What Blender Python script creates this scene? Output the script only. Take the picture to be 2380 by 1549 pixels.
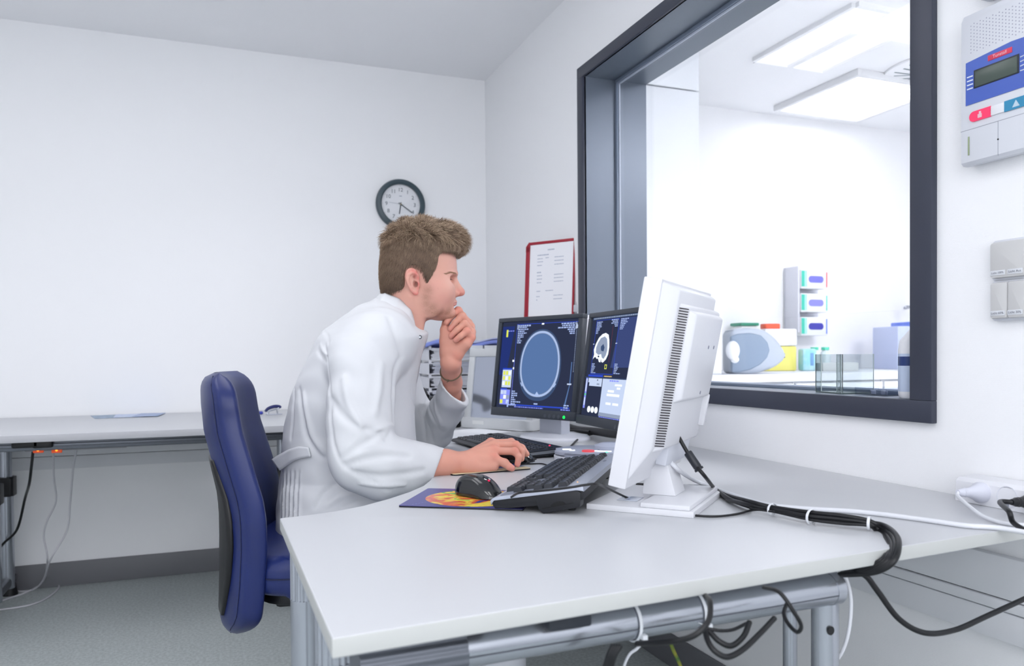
import bpy, bmesh, math, random
import numpy as np
from mathutils import Vector, Matrix

random.seed(7)
rng = np.random.default_rng(7)
for o in list(bpy.data.objects):
    bpy.data.objects.remove(o, do_unlink=True)
SC = bpy.context.scene
COL = SC.collection
PI = math.pi

# ------------------------------------------------------------------ camera
FPX, CXP, CYP = 1796.6, 1190.0, 774.5 + 82.24
YAW, PITCH, ROLL = math.radians(21.2), math.radians(-0.904), math.radians(-0.4266)
CZ = 1.0


def cam_axes():
    cy, sy = math.cos(YAW), math.sin(YAW)
    cp, sp = math.cos(PITCH), math.sin(PITCH)
    f = np.array([sy * cp, cy * cp, sp])
    r = np.array([cy, -sy, 0.0])
    u = np.cross(r, f)
    cr, sr = math.cos(ROLL), math.sin(ROLL)
    return cr * r + sr * u, -sr * r + cr * u, f


CR, CU, CF = cam_axes()
CAMP = np.array([0.0, 0.0, CZ])
cam = bpy.data.cameras.new('camera')
cam.sensor_fit = 'HORIZONTAL'
cam.sensor_width = 36.0
cam.lens = FPX / 2380.0 * 36.0
cam.shift_y = 82.24 / 2380.0
cam.clip_start = 0.02
cam.dof.use_dof = True
cam.dof.focus_distance = 1.75
cam.dof.aperture_fstop = 5.0
camo = bpy.data.objects.new('camera', cam)
COL.objects.link(camo)
camo.matrix_world = Matrix(((CR[0], CU[0], -CF[0], 0), (CR[1], CU[1], -CF[1], 0),
                            (CR[2], CU[2], -CF[2], CZ), (0, 0, 0, 1)))
SC.camera = camo


def ray(px, py):
    return CR * ((px - CXP) / FPX) - CU * ((py - CYP) / FPX) + CF


def P(px, py, d):
    """world point seen at a photo position, d metres deep"""
    return CAMP + ray(px, py) * d


def on(px, py, ax, v):
    d = ray(px, py)
    return CAMP + d * ((v - CAMP[ax]) / d[ax])


# ------------------------------------------------------------------ world, exposure
wd = bpy.data.worlds.new('world')
SC.world = wd
wd.use_nodes = True
wd.node_tree.nodes['Background'].inputs[0].default_value = (0.75, 0.83, 1, 1)
wd.node_tree.nodes['Background'].inputs[1].default_value = 0.15
SC.view_settings.view_transform = 'Standard'
SC.view_settings.look = 'None'
SC.view_settings.gamma = 1.0
SC.view_settings.use_curve_mapping = False
SC.view_settings.exposure = 0.22
LAMP_ROOM = 3.6      # emission of the ceiling lamps in this room
LAMP_REAR_ADDED = 5.0       # emission of the two lamps added behind the camera for frontal light
DAY_WINDOW = 3.7      # daylight coming through the window behind the camera
LAMP_SCAN = 6.2      # emission of the ceiling lamps behind the window


def area_light(name, loc, sx, sy, power, col=(0.90, 0.945, 1.0)):
    l = bpy.data.lights.new(name, 'AREA')
    l.shape = 'RECTANGLE'
    l.size, l.size_y = sx, sy
    l.energy = power
    l.color = col
    o = bpy.data.objects.new(name, l)
    COL.objects.link(o)
    o.location = loc
    return o


# ------------------------------------------------------------------ materials
def lin(c):
    out = []
    for v in c[:3]:
        v = v / 255.0
        out.append(v / 12.92 if v <= 0.04045 else ((v + 0.055) / 1.055) ** 2.4)
    return (out[0], out[1], out[2], 1.0)


MATS = {}


def mat(name, col=(200, 200, 200), rough=0.5, metal=0.0, emit=None, es=0.0, coat=0.0, sub=0.0,
        bump=None, var=None, spec=0.5, trans=0.0, ior=1.45, attr=None):
    if name in MATS:
        return MATS[name]
    m = bpy.data.materials.new(name)
    m.use_nodes = True
    nt = m.node_tree
    b = nt.nodes['Principled BSDF']
    b.inputs['Base Color'].default_value = lin(col)
    b.inputs['Roughness'].default_value = rough
    b.inputs['Metallic'].default_value = metal
    b.inputs['Coat Weight'].default_value = coat
    b.inputs['Specular IOR Level'].default_value = spec
    b.inputs['Transmission Weight'].default_value = trans
    b.inputs['IOR'].default_value = ior
    if sub:
        b.inputs['Subsurface Weight'].default_value = sub
        b.inputs['Subsurface Radius'].default_value = (1.0, 0.35, 0.2)
        b.inputs['Subsurface Scale'].default_value = 0.008
    if emit is not None:
        b.inputs['Emission Color'].default_value = lin(emit)
        b.inputs['Emission Strength'].default_value = es
    tc = None
    if attr:
        a = nt.nodes.new('ShaderNodeAttribute')
        a.attribute_name = attr
        nt.links.new(a.outputs['Color'], b.inputs['Base Color'])
    if var:
        tc = nt.nodes.new('ShaderNodeTexCoord')
        n = nt.nodes.new('ShaderNodeTexNoise')
        n.inputs['Scale'].default_value = var[0]
        n.inputs['Detail'].default_value = 4
        nt.links.new(tc.outputs['Object'], n.inputs['Vector'])
        r = nt.nodes.new('ShaderNodeValToRGB')
        r.color_ramp.elements[0].position = 0.38
        r.color_ramp.elements[1].position = 0.62
        r.color_ramp.elements[0].color = lin(var[1])
        r.color_ramp.elements[1].color = lin(var[2])
        nt.links.new(n.outputs['Fac'], r.inputs['Fac'])
        nt.links.new(r.outputs['Color'], b.inputs['Base Color'])
    if bump:
        tc = tc or nt.nodes.new('ShaderNodeTexCoord')
        n2 = nt.nodes.new('ShaderNodeTexNoise')
        n2.inputs['Scale'].default_value = bump[0]
        n2.inputs['Detail'].default_value = 3
        nt.links.new(tc.outputs['Object'], n2.inputs['Vector'])
        bp = nt.nodes.new('ShaderNodeBump')
        bp.inputs['Strength'].default_value = bump[1]
        bp.inputs['Distance'].default_value = bump[2]
        nt.links.new(n2.outputs['Fac'], bp.inputs['Height'])
        nt.links.new(bp.outputs['Normal'], b.inputs['Normal'])
    MATS[name] = m
    return m


def emis(name, col=(255, 255, 255), s=1.0):
    """a surface that gives off light: lamp, display pixel, LED"""
    if name in MATS:
        return MATS[name]
    m = bpy.data.materials.new(name)
    m.use_nodes = True
    nt = m.node_tree
    nt.nodes.clear()
    e = nt.nodes.new('ShaderNodeEmission')
    e.inputs[0].default_value = lin(col)
    e.inputs[1].default_value = s
    o = nt.nodes.new('ShaderNodeOutputMaterial')
    nt.links.new(e.outputs[0], o.inputs[0])
    MATS[name] = m
    return m


def glassmat(name, tint=(250, 252, 252), refl=1.0, rough=0.0, ior=1.45):
    """thin clear sheet: Fresnel mix of a mirror and a tinted clear layer"""
    m = bpy.data.materials.new(name)
    m.use_nodes = True
    nt = m.node_tree
    nt.nodes.clear()
    t = nt.nodes.new('ShaderNodeBsdfTransparent')
    t.inputs[0].default_value = lin(tint)
    g = nt.nodes.new('ShaderNodeBsdfGlossy')
    g.inputs['Roughness'].default_value = rough
    fr = nt.nodes.new('ShaderNodeLayerWeight')
    fr.inputs['Blend'].default_value = 0.5
    pw = nt.nodes.new('ShaderNodeMath')
    pw.operation = 'POWER'
    pw.inputs[1].default_value = 5.0
    mu = nt.nodes.new('ShaderNodeMath')
    mu.operation = 'MULTIPLY_ADD'
    mu.inputs[1].default_value = refl * .9
    mu.inputs[2].default_value = refl * .04
    mx = nt.nodes.new('ShaderNodeMixShader')
    o = nt.nodes.new('ShaderNodeOutputMaterial')
    nt.links.new(fr.outputs['Facing'], pw.inputs[0])
    nt.links.new(pw.outputs[0], mu.inputs[0])
    nt.links.new(mu.outputs[0], mx.inputs[0])
    nt.links.new(t.outputs[0], mx.inputs[1])
    nt.links.new(g.outputs[0], mx.inputs[2])
    nt.links.new(mx.outputs[0], o.inputs[0])
    MATS[name] = m
    return m


# ------------------------------------------------------------------ geometry helpers
def smooth_path(pts, n=8):
    pts = [Vector(p) for p in pts]
    if len(pts) < 3:
        return pts
    ext = [pts[0] * 2 - pts[1]] + pts + [pts[-1] * 2 - pts[-2]]
    out = []
    for i in range(1, len(ext) - 2):
        p0, p1, p2, p3 = ext[i - 1], ext[i], ext[i + 1], ext[i + 2]
        for k in range(n):
            t = k / n
            out.append(0.5 * ((2 * p1) + (p2 - p0) * t + (2 * p0 - 5 * p1 + 4 * p2 - p3) * t * t
                              + (3 * p1 - p0 - 3 * p2 + p3) * t ** 3))
    out.append(pts[-1])
    return out


class G:
    def __init__(self, M=None):
        self.bm = bmesh.new()
        self.M = M

    def _fin(self, verts, mi, M=None):
        fs = set()
        for v in verts:
            fs.update(v.link_faces)
        for f in fs:
            f.material_index = mi
        for X in (M, self.M):
            if X is not None:
                bmesh.ops.transform(self.bm, matrix=X, verts=verts)
        return self

    def _bev(self, verts, w, seg):
        es = set()
        for v in verts:
            es.update(v.link_edges)
        r = bmesh.ops.bevel(self.bm, geom=list(es), offset=w, segments=seg, profile=0.5, affect='EDGES')
        vs = set(r['verts'])
        for f in r['faces']:
            vs.update(f.verts)
        # gather the whole island
        stack = list(vs)
        seen = set(stack)
        while stack:
            v = stack.pop()
            for e in v.link_edges:
                q = e.other_vert(v)
                if q not in seen:
                    seen.add(q)
                    stack.append(q)
        return list(seen)

    def box(self, c, s, bev=0.0, mi=0, M=None, seg=2, rz=0.0):
        r = bmesh.ops.create_cube(self.bm, size=1.0)
        vs = r['verts']
        bmesh.ops.scale(self.bm, vec=Vector(s), verts=vs)
        if bev > 0:
            vs = self._bev(vs, min(bev, min(s) * 0.49), seg)
        if rz:
            bmesh.ops.rotate(self.bm, cent=(0, 0, 0), matrix=Matrix.Rotation(rz, 3, 'Z'), verts=vs)
        bmesh.ops.translate(self.bm, vec=Vector(c), verts=vs)
        return self._fin(vs, mi, M)

    def box2(self, lo, hi, bev=0.0, mi=0, M=None):
        lo, hi = Vector(lo), Vector(hi)
        return self.box((lo + hi) / 2, (abs(hi.x - lo.x), abs(hi.y - lo.y), abs(hi.z - lo.z)), bev, mi, M)

    def prism(self, poly, z0, z1, mi=0, M=None, bev=0.0, seg=2):
        vb = [self.bm.verts.new((p[0], p[1], z0)) for p in poly]
        vt = [self.bm.verts.new((p[0], p[1], z1)) for p in poly]
        n = len(poly)
        self.bm.faces.new(vb[::-1])
        self.bm.faces.new(vt)
        for i in range(n):
            self.bm.faces.new((vb[i], vb[(i + 1) % n], vt[(i + 1) % n], vt[i]))
        vs = vb + vt
        if bev > 0:
            es = [e for v in vs for e in v.link_edges if abs(e.verts[0].co.z - e.verts[1].co.z) < 1e-7]
            r = bmesh.ops.bevel(self.bm, geom=list(set(es)), offset=bev, segments=seg, profile=0.5, affect='EDGES')
            stack = list(r['verts'])
            seen = set(stack)
            while stack:
                v = stack.pop()
                for e in v.link_edges:
                    q = e.other_vert(v)
                    if q not in seen:
                        seen.add(q)
                        stack.append(q)
            vs = list(seen)
        return self._fin(vs, mi, M)

    def tube(self, pts, r, n=10, mi=0, M=None, sm=8, caps=True, closed=False):
        path = smooth_path(pts, sm) if sm > 1 else [Vector(p) for p in pts]
        rr = r if callable(r) else (lambda t: r)
        rings = []
        up = None
        N = len(path)
        for i, p in enumerate(path):
            if closed:
                t = (path[(i + 1) % N] - path[i - 1]).normalized()
            else:
                t = (path[min(i + 1, N - 1)] - path[max(i - 1, 0)]).normalized()
            if up is None:
                up = Vector((0, 0, 1)) if abs(t.z) < 0.9 else Vector((1, 0, 0))
            a = up - t * up.dot(t)
            if a.length < 1e-6:
                a = t.orthogonal()
            a.normalize()
            up = a
            b = t.cross(a)
            ra = rr(i / max(1, N - 1))
            if not isinstance(ra, (tuple, list)):
                ra = (ra, ra)
            rings.append([self.bm.verts.new(p + a * (ra[0] * math.cos(2 * PI * k / n)) + b * (ra[1] * math.sin(2 * PI * k / n)))
                          for k in range(n)])
        m = N if closed else N - 1
        for i in range(m):
            A, B = rings[i], rings[(i + 1) % N]
            for k in range(n):
                self.bm.faces.new((A[k], A[(k + 1) % n], B[(k + 1) % n], B[k]))
        if caps and not closed:
            self.bm.faces.new(rings[0][::-1])
            self.bm.faces.new(rings[-1])
        return self._fin([v for q in rings for v in q], mi, M)

    def cyl(self, a, b, r, r2=None, n=20, mi=0, M=None):
        r2 = r if r2 is None else r2
        return self.tube([a, b], lambda t: r + (r2 - r) * t, n=n, mi=mi, M=M, sm=1)

    def lathe(self, prof, n=32, mi=0, M=None, arc=2 * PI):
        rings = []
        for (r, z) in prof:
            r = max(r, 1e-5)
            rings.append([self.bm.verts.new((r * math.cos(2 * PI * k / n), r * math.sin(2 * PI * k / n), z)) for k in range(n)])
        for i in range(len(rings) - 1):
            A, B = rings[i], rings[i + 1]
            for k in range(n):
                self.bm.faces.new((A[k], A[(k + 1) % n], B[(k + 1) % n], B[k]))
        self.bm.faces.new(rings[0][::-1])
        self.bm.faces.new(rings[-1])
        return self._fin([v for q in rings for v in q], mi, M)

    def sphere(self, c, r, mi=0, M=None, n=20):
        vs = bmesh.ops.create_uvsphere(self.bm, u_segments=n, v_segments=n // 2, radius=1.0)['verts']
        s = r if isinstance(r, (tuple, list)) else (r, r, r)
        bmesh.ops.scale(self.bm, vec=Vector(s), verts=vs)
        bmesh.ops.translate(self.bm, vec=Vector(c), verts=vs)
        return self._fin(vs, mi, M)

    def poly(self, pts, mi=0, M=None):
        vs = [self.bm.verts.new(Vector(p)) for p in pts]
        self.bm.faces.new(vs)
        return self._fin(vs, mi, M)

    def grid(self, fn, nu, nv, mi=0, M=None, cu=False, cv=False):
        vs = [[self.bm.verts.new(Vector(fn(i / (nu if cu else nu - 1), j / (nv if cv else nv - 1)))) for j in range(nv)]
              for i in range(nu)]
        for i in range(nu if cu else nu - 1):
            for j in range(nv if cv else nv - 1):
                self.bm.faces.new((vs[i][j], vs[(i + 1) % nu][j], vs[(i + 1) % nu][(j + 1) % nv], vs[i][(j + 1) % nv]))
        return self._fin([v for q in vs for v in q], mi, M)

    def rect(self, x0, z0, x1, z1, y=0.0, mi=0, M=None):
        """upright rectangle facing -y"""
        return self.poly([(x0, y, z0), (x1, y, z0), (x1, y, z1), (x0, y, z1)], mi, M)

    def build(self, name, mats, parent=None, smooth=35.0, w=False, recalc=True):
        bm = self.bm
        if recalc:
            bmesh.ops.recalc_face_normals(bm, faces=bm.faces)
        if smooth:
            lim = math.radians(smooth)
            for f in bm.faces:
                f.smooth = True
            for e in bm.edges:
                if len(e.link_faces) == 2 and e.calc_face_angle(0.0) > lim:
                    e.smooth = False
        if w and parent is not None:
            bmesh.ops.transform(bm, matrix=world_of(parent).inverted(), verts=bm.verts)
        me = bpy.data.meshes.new(name)
        bm.to_mesh(me)
        bm.free()
        for m in (mats if isinstance(mats, (list, tuple)) else [mats]):
            me.materials.append(m)
        o = bpy.data.objects.new(name, me)
        COL.objects.link(o)
        if parent is not None:
            o.parent = parent
        return o


def world_of(o):
    M = o.matrix_basis.copy()
    while o.parent is not None:
        o = o.parent
        M = o.matrix_basis @ M
    return M


def tag(o, label, cat, group=None):
    o['label'] = label
    o['category'] = cat
    if group:
        o['group'] = group
    return o


def struct(o):
    o['kind'] = 'structure'
    return o


def thing(name, label, cat, loc=(0, 0, 0), rot=None, group=None):
    o = bpy.data.objects.new(name, None)
    o.empty_display_size = 0.05
    COL.objects.link(o)
    M = Matrix.Translation(Vector(loc))
    if rot is not None:
        M = M @ (rot if isinstance(rot, Matrix) else Matrix.Rotation(rot, 4, 'Z'))
    o.matrix_basis = M
    return tag(o, label, cat, group)


def copy_tree(o, parent=None):
    c = o.copy()
    COL.objects.link(c)
    c.parent = parent
    for ch in [x for x in bpy.data.objects if x.parent == o]:
        copy_tree(ch, c)
    return c


def lab(o, text):
    o['label'] = text
    return o


def text_obj(name, body, size, m, parent, M, thick=0.0, align='CENTER', xs=1.0):
    """lettering as a flat mesh: local x right, z up, facing -y, placed by M"""
    cu = bpy.data.curves.new('t', 'FONT')
    cu.body = body
    cu.size = size
    cu.align_x = align
    cu.align_y = 'CENTER'
    cu.extrude = thick
    cu.resolution_u = 3
    to = bpy.data.objects.new('t', cu)
    me = bpy.data.meshes.new_from_object(to)
    bpy.data.objects.remove(to)
    bpy.data.curves.remove(cu)
    me.name = name
    me.transform(M @ Matrix.Rotation(PI / 2, 4, 'X') @ Matrix.Diagonal((xs, 1, 1, 1)))
    me.materials.clear()
    me.materials.append(m)
    o = bpy.data.objects.new(name, me)
    COL.objects.link(o)
    o.parent = parent
    return o


def pose(pos, az, tilt):
    """frame: x = width, y = backwards, z = up; tilt leans the top back"""
    ct, st = math.cos(math.radians(tilt)), math.sin(math.radians(tilt))
    B = Matrix(((1, 0, 0, 0), (0, ct, st, 0), (0, -st, ct, 0), (0, 0, 0, 1)))
    return Matrix.Translation(Vector(pos)) @ Matrix.Rotation(math.radians(az), 4, 'Z') @ B


def rrect(w, h, r, n=5, cx=0.0, cy=0.0):
    out = []
    for sx, sy, a0 in ((1, 1, 0), (-1, 1, 90), (-1, -1, 180), (1, -1, 270)):
        for k in range(n + 1):
            a = math.radians(a0 + 90 * k / n)
            out.append((cx + sx * (w / 2 - r) + r * math.cos(a), cy + sy * (h / 2 - r) + r * math.sin(a)))
    return out


def onyz(X):
    """matrix: local x -> world -Y, local z -> world Z, local y (back) -> world +X, at the wall plane X"""
    return Matrix(((0, 1, 0, X), (-1, 0, 0, 0), (0, 0, 1, 0), (0, 0, 0, 1)))
# ------------------------------------------------------------------ the setting
XW, YB, ZC = 1.368, 3.894, 2.462
XL, YF = -1.75, -1.7
M_wall = mat('wall_paint', (246, 247, 249), 0.75)
M_ceil = mat('ceiling_paint', (246, 247, 249), 0.85)
M_base = mat('baseboard_vinyl', (112, 113, 118), 0.5)


def wallpaper():
    m = mat('woven_wallpaper', (246, 247, 249), 0.7)
    nt = m.node_tree
    b = nt.nodes['Principled BSDF']
    tc = nt.nodes.new('ShaderNodeTexCoord')
    mp = nt.nodes.new('ShaderNodeMapping')
    mp.inputs['Rotation'].default_value = (0, 0, 0)
    sx = nt.nodes.new('ShaderNodeSeparateXYZ')
    cx = nt.nodes.new('ShaderNodeCombineXYZ')
    nt.links.new(tc.outputs['Object'], sx.inputs[0])
    nt.links.new(sx.outputs['Y'], cx.inputs['X'])
    nt.links.new(sx.outputs['Z'], cx.inputs['Y'])
    br = nt.nodes.new('ShaderNodeTexBrick')
    br.inputs['Scale'].default_value = 60
    br.inputs['Mortar Size'].default_value = 0.03
    br.inputs['Mortar Smooth'].default_value = 1.0
    br.inputs['Brick Width'].default_value = 0.45
    br.inputs['Row Height'].default_value = 0.22
    nz = nt.nodes.new('ShaderNodeTexNoise')
    nz.inputs['Scale'].default_value = 45
    nt.links.new(tc.outputs['Object'], nz.inputs['Vector'])
    sc_n = nt.nodes.new('ShaderNodeVectorMath')
    sc_n.operation = 'MULTIPLY_ADD'
    sc_n.inputs[1].default_value = (.010, .006, 0)
    nt.links.new(nz.outputs['Color'], sc_n.inputs[0])
    nt.links.new(cx.outputs[0], sc_n.inputs[2])
    nt.links.new(sc_n.outputs[0], br.inputs['Vector'])
    ns = nt.nodes.new('ShaderNodeTexNoise')
    ns.inputs['Scale'].default_value = 230
    nt.links.new(tc.outputs['Object'], ns.inputs['Vector'])
    ad = nt.nodes.new('ShaderNodeMath')
    ad.operation = 'MULTIPLY_ADD'
    ad.inputs[1].default_value = -0.6
    nt.links.new(br.outputs['Fac'], ad.inputs[0])
    nt.links.new(ns.outputs['Fac'], ad.inputs[2])
    bp = nt.nodes.new('ShaderNodeBump')
    bp.inputs['Strength'].default_value = 0.30
    bp.inputs['Distance'].default_value = 0.0012
    nt.links.new(ad.outputs[0], bp.inputs['Height'])
    nt.links.new(bp.outputs['Normal'], b.inputs['Normal'])
    return m


M_paper = wallpaper()


def vinyl():
    m = mat('speckled_vinyl', (150, 158, 158), 0.45)
    nt = m.node_tree
    b = nt.nodes['Principled BSDF']
    tc = nt.nodes.new('ShaderNodeTexCoord')
    prev = None
    for sc, c0, c1, p0, p1 in ((95, (174, 181, 181), (192, 199, 199), 0.40, 0.60),):
        n = nt.nodes.new('ShaderNodeTexNoise')
        n.inputs['Scale'].default_value = sc
        n.inputs['Detail'].default_value = 5
        nt.links.new(tc.outputs['Object'], n.inputs['Vector'])
        r = nt.nodes.new('ShaderNodeValToRGB')
        r.color_ramp.elements[0].position = p0
        r.color_ramp.elements[1].position = p1
        r.color_ramp.elements[0].color = lin(c0)
        r.color_ramp.elements[1].color = lin(c1)
        nt.links.new(n.outputs['Fac'], r.inputs['Fac'])
        prev = r
    v = nt.nodes.new('ShaderNodeTexVoronoi')
    v.inputs['Scale'].default_value = 150
    nt.links.new(tc.outputs['Object'], v.inputs['Vector'])
    r2 = nt.nodes.new('ShaderNodeValToRGB')
    r2.color_ramp.elements[0].position = 0.10
    r2.color_ramp.elements[1].position = 0.22
    r2.color_ramp.elements[0].color = (1, 1, 1, 1)
    r2.color_ramp.elements[1].color = (0, 0, 0, 1)
    nt.links.new(v.outputs['Distance'], r2.inputs['Fac'])
    mx = nt.nodes.new('ShaderNodeMix')
    mx.data_type = 'RGBA'
    nt.links.new(r2.outputs['Color'], mx.inputs[0])
    nt.links.new(prev.outputs['Color'], mx.inputs[6])
    mx.inputs[7].default_value = lin((132, 150, 150))
    nt.links.new(mx.outputs[2], b.inputs['Base Color'])
    return m


M_floor = vinyl()
struct(G().box2((XL - .1, YF - .1, -.1), (XW + .26, YB + .1, 0)).build('floor', M_floor))
struct(G().box2((XL - .1, YF - .1, ZC), (XW + .26, YB + .1, ZC + .1)).build('ceiling', M_ceil))
struct(G().box2((XL - .1, YB, 0), (XW, YB + .1, ZC)).build('wall_back', M_wall))
struct(G().box2((XL - .1, YF, 0), (XL, YB, ZC)).build('wall_left', M_wall))
struct(G().box2((XL - .1, YF - .1, 0), (XW + .26, YF, ZC)).build('wall_front', M_wall))
# wall with the observation window
WY0, WY1, WZ0, WZ1 = 1.148, 2.76, 0.857, 2.129      # outside of the frame
IY0, IY1, IZ0, IZ1 = 1.201, 2.711, 0.903, 2.086     # clear opening
XT = XW + 0.26
g = G()
g.box2((XW, YF, 0), (XT, IY0 - .01, ZC))
g.box2((XW, IY1 + .01, 0), (XT, YB + .1, ZC))
g.box2((XW, IY0 - .01, 0), (XT, IY1 + .01, IZ0 - .01))
g.box2((XW, IY0 - .01, IZ1 + .01), (XT, IY1 + .01, ZC))
struct(g.build('wall_right', M_paper))
# baseboards
struct(G().box2((XL, YB - .012, 0), (XW, YB, .105), .003).build('baseboard_back', M_base))
struct(G().box2((XW - .012, YF, 0), (XW, YB - .012, .105), .003).build('baseboard_right', M_base))

# window_1
M_frame = mat('frame_dark', (56, 60, 74), 0.42)
M_reveal = mat('reveal_grey', (100, 109, 122), 0.34, metal=0.25)
M_bead = mat('glazing_bead', (120, 132, 150), 0.4)
M_gask = mat('gasket', (200, 208, 222), 0.5)
win = struct(thing('window_1', 'dark framed observation window in the right wall', 'window', (XW, (WY0 + WY1) / 2, WZ0)))
del win['label'], win['category']
xf = 1.353
g = G()
g.box2((xf, WY0, WZ0), (XW + .002, WY1, IZ0), .002)
g.box2((xf, WY0, IZ1), (XW + .002, WY1, WZ1), .002)
g.box2((xf, WY0, IZ0), (XW + .002, IY0, IZ1), .002)
g.box2((xf, IY1, IZ0), (XW + .002, WY1, IZ1), .002)
g.build('window_frame', M_frame, win, w=True)
xg = 1.512
g = G()
t = .01
g.box2((XW - .006, IY0 - t, IZ0 - t), (XT + .01, IY1 + t, IZ0))
g.box2((XW - .006, IY0 - t, IZ1), (XT + .01, IY1 + t, IZ1 + t))
g.box2((XW - .006, IY0 - t, IZ0), (XT + .01, IY0, IZ1))
g.box2((XW - .006, IY1, IZ0), (XT + .01, IY1 + t, IZ1))
g.build('window_reveal', M_reveal, win, w=True)
for nm, mm, a, b2, s in (('glazing_bead', M_bead, 1.496, 1.505, .014), ('window_gasket', M_gask, 1.505, 1.509, .020)):
    g = G()
    g.box2((a, IY0, IZ0), (b2, IY1, IZ0 + s * .6), .001)
    g.box2((a, IY0, IZ1 - s), (b2, IY1, IZ1), .001)
    g.box2((a, IY0, IZ0 + s * .6), (b2, IY0 + s, IZ1 - s), .001)
    g.box2((a, IY1 - s, IZ0 + s * .6), (b2, IY1, IZ1 - s), .001)
    g.build(nm, mm, win, w=True)
M_glass = glassmat('window_glass', (255, 255, 255), 0.8)
G().box2((xg - .002, IY0, IZ0), (xg + .002, IY1, IZ1)).build('window_pane', M_glass, win, w=True)

# cable trunking on the walls (below the worktops)
M_trunk = mat('trunking_white', (226, 228, 232), 0.5)
g = G()
for z0, z1, dp in ((.52, .575, .02), (.577, .63, .024), (.632, .66, .02)):
    g.box2((XL, YB - dp, z0), (XW - .03, YB, z1), .003)
struct(g.build('trim_1', M_trunk))
g = G()
for z0, z1, dp in ((.468, .523, .02), (.525, .545, .023), (.547, .625, .02)):
    g.box2((XW - dp, YF, z0), (XW, YB - .03, z1), .003)
struct(g.build('trim_2', M_trunk))

# unseen ceiling lamps of this room; the rear pair is added to even the light
M_lampbody = mat('lamp_body', (235, 236, 238), 0.4)


def ceiling_lamp(loc, sx, sy, zc, strength, label, group=None, emname='lamp_glow'):
    t = thing('ceiling_light', label, 'ceiling light', (loc[0], loc[1], zc), group=group)
    g = G()
    w = .03
    g.box2((-sx / 2 - w, -sy / 2 - w, -.035), (-sx / 2, sy / 2 + w, 0), .003)
    g.box2((sx / 2, -sy / 2 - w, -.035), (sx / 2 + w, sy / 2 + w, 0), .003)
    g.box2((-sx / 2, -sy / 2 - w, -.035), (sx / 2, -sy / 2, 0), .003)
    g.box2((-sx / 2, sy / 2, -.035), (sx / 2, sy / 2 + w, 0), .003)
    g.build('lamp_frame', M_lampbody, t)
    G().box2((-sx / 2, -sy / 2, -.024), (sx / 2, sy / 2, -.004)).build('diffuser', emis(emname, (250, 250, 255), strength), t)
    return t


ceiling_lamp((-.95, 2.1), .6, 1.2, ZC, LAMP_ROOM, 'ceiling light panel over the side table, left of the two in front', 'ceiling lights of the control room')
ceiling_lamp((.05, 2.1), .6, 1.2, ZC, LAMP_ROOM, 'ceiling light panel over the curved desk, right of the two in front', 'ceiling lights of the control room')
ceiling_lamp((-.95, -.4), .6, 1.2, ZC, LAMP_REAR_ADDED, 'added ceiling light panel behind the photographer, left of the two', 'ceiling lights of the control room', 'added_glow_rear')
ceiling_lamp((.05, -.4), .6, 1.2, ZC, LAMP_REAR_ADDED, 'added ceiling light panel behind the photographer, right of the two', 'ceiling lights of the control room', 'added_glow_rear')
# daylight window in the wall behind the camera (seen mirrored in the clock glass)
wn2 = struct(thing('window_2', 'w', 'w', (-.25, YF, 1.55)))
del wn2['label'], wn2['category']
g = G()
for x0, x1, z0, z1 in ((-1.32, -1.26, -.72, .78), (1.26, 1.32, -.72, .78), (-1.26, 1.26, -.72, -.66), (-1.26, 1.26, .72, .78), (-.03, .03, -.66, .72)):
    g.box2((x0, -.01, z0), (x1, .05, z1), .004)
g.build('window_frame', M_lampbody, wn2)
G().box2((-1.26, .0, -.66), (1.26, .012, .72)).build('bright_sky_pane', emis('daylight', (248, 250, 255), DAY_WINDOW), wn2)

# ------------------------------------------------------------------ the bright room behind the glass
YB2, XR2, YF2 = 3.84, 5.6, -.6
M_w2 = mat('scan_room_paint', (248, 249, 251), 0.8)
struct(G().box2((XT, YF2 - .1, -.1), (XR2 + .1, YB2 + .1, 0)).build('floor', mat('scan_room_floor', (240, 242, 243), .5)))
struct(G().box2((XT, YF2 - .1, ZC), (XR2 + .1, YB2 + .1, ZC + .1)).build('ceiling', M_w2))
struct(G().box2((XT, YB2, 0), (XR2 + .1, YB2 + .1, ZC)).build('wall_far', M_w2))
struct(G().box2((XR2, YF2, 0), (XR2 + .1, YB2, ZC)).build('wall_far_right', M_w2))
struct(G().box2((XT, YF2 - .1, 0), (XR2 + .1, YF2, ZC)).build('wall_near', M_w2))


def onz(px, py, z=ZC):
    return on(px, py, 2, z)


# the lit panel seen through the glass
c4 = [onz(1969, 161), onz(2140, 196), onz(1961, 268), onz(1795, 240)]
cx_, cy_ = 3.42, 3.385
ceiling_lamp((cx_, cy_), .58, .58, ZC, LAMP_SCAN, 'square glowing ceiling light panel behind the window', None, 'scan_lamp_glow')
# a second, dimmer luminaire with louvre nearer to the window
pA, pB, pC, pD = onz(2000, 22), onz(2105, 50), onz(1905, 145), onz(1800, 135)
ca = (pA + pB + pC + pD) / 4
t = thing('ceiling_light', 'long dim louvred ceiling light behind the window, nearer than the glowing square one', 'ceiling light', (ca[0], ca[1], ZC))
sx, sy = .42, abs(((pA + pB) / 2 - (pC + pD) / 2)[1]) + .1
g = G()
g.box2((-sx / 2 - .02, -sy / 2, -.02), (-sx / 2, sy / 2, 0))
g.box2((sx / 2, -sy / 2, -.02), (sx / 2 + .02, sy / 2, 0))
g.box2((-sx / 2, -sy / 2 - .02, -.02), (sx / 2, -sy / 2, 0))
g.box2((-sx / 2, sy / 2, -.02), (sx / 2, sy / 2 + .02, 0))
g.box2((-.015, -sy / 2, -.02), (.015, sy / 2, -.002))
g.build('lamp_frame', M_w2, t)
g = G()
g.box2((-sx / 2, -sy / 2, -.008), (-.015, sy / 2, -.002))
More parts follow.
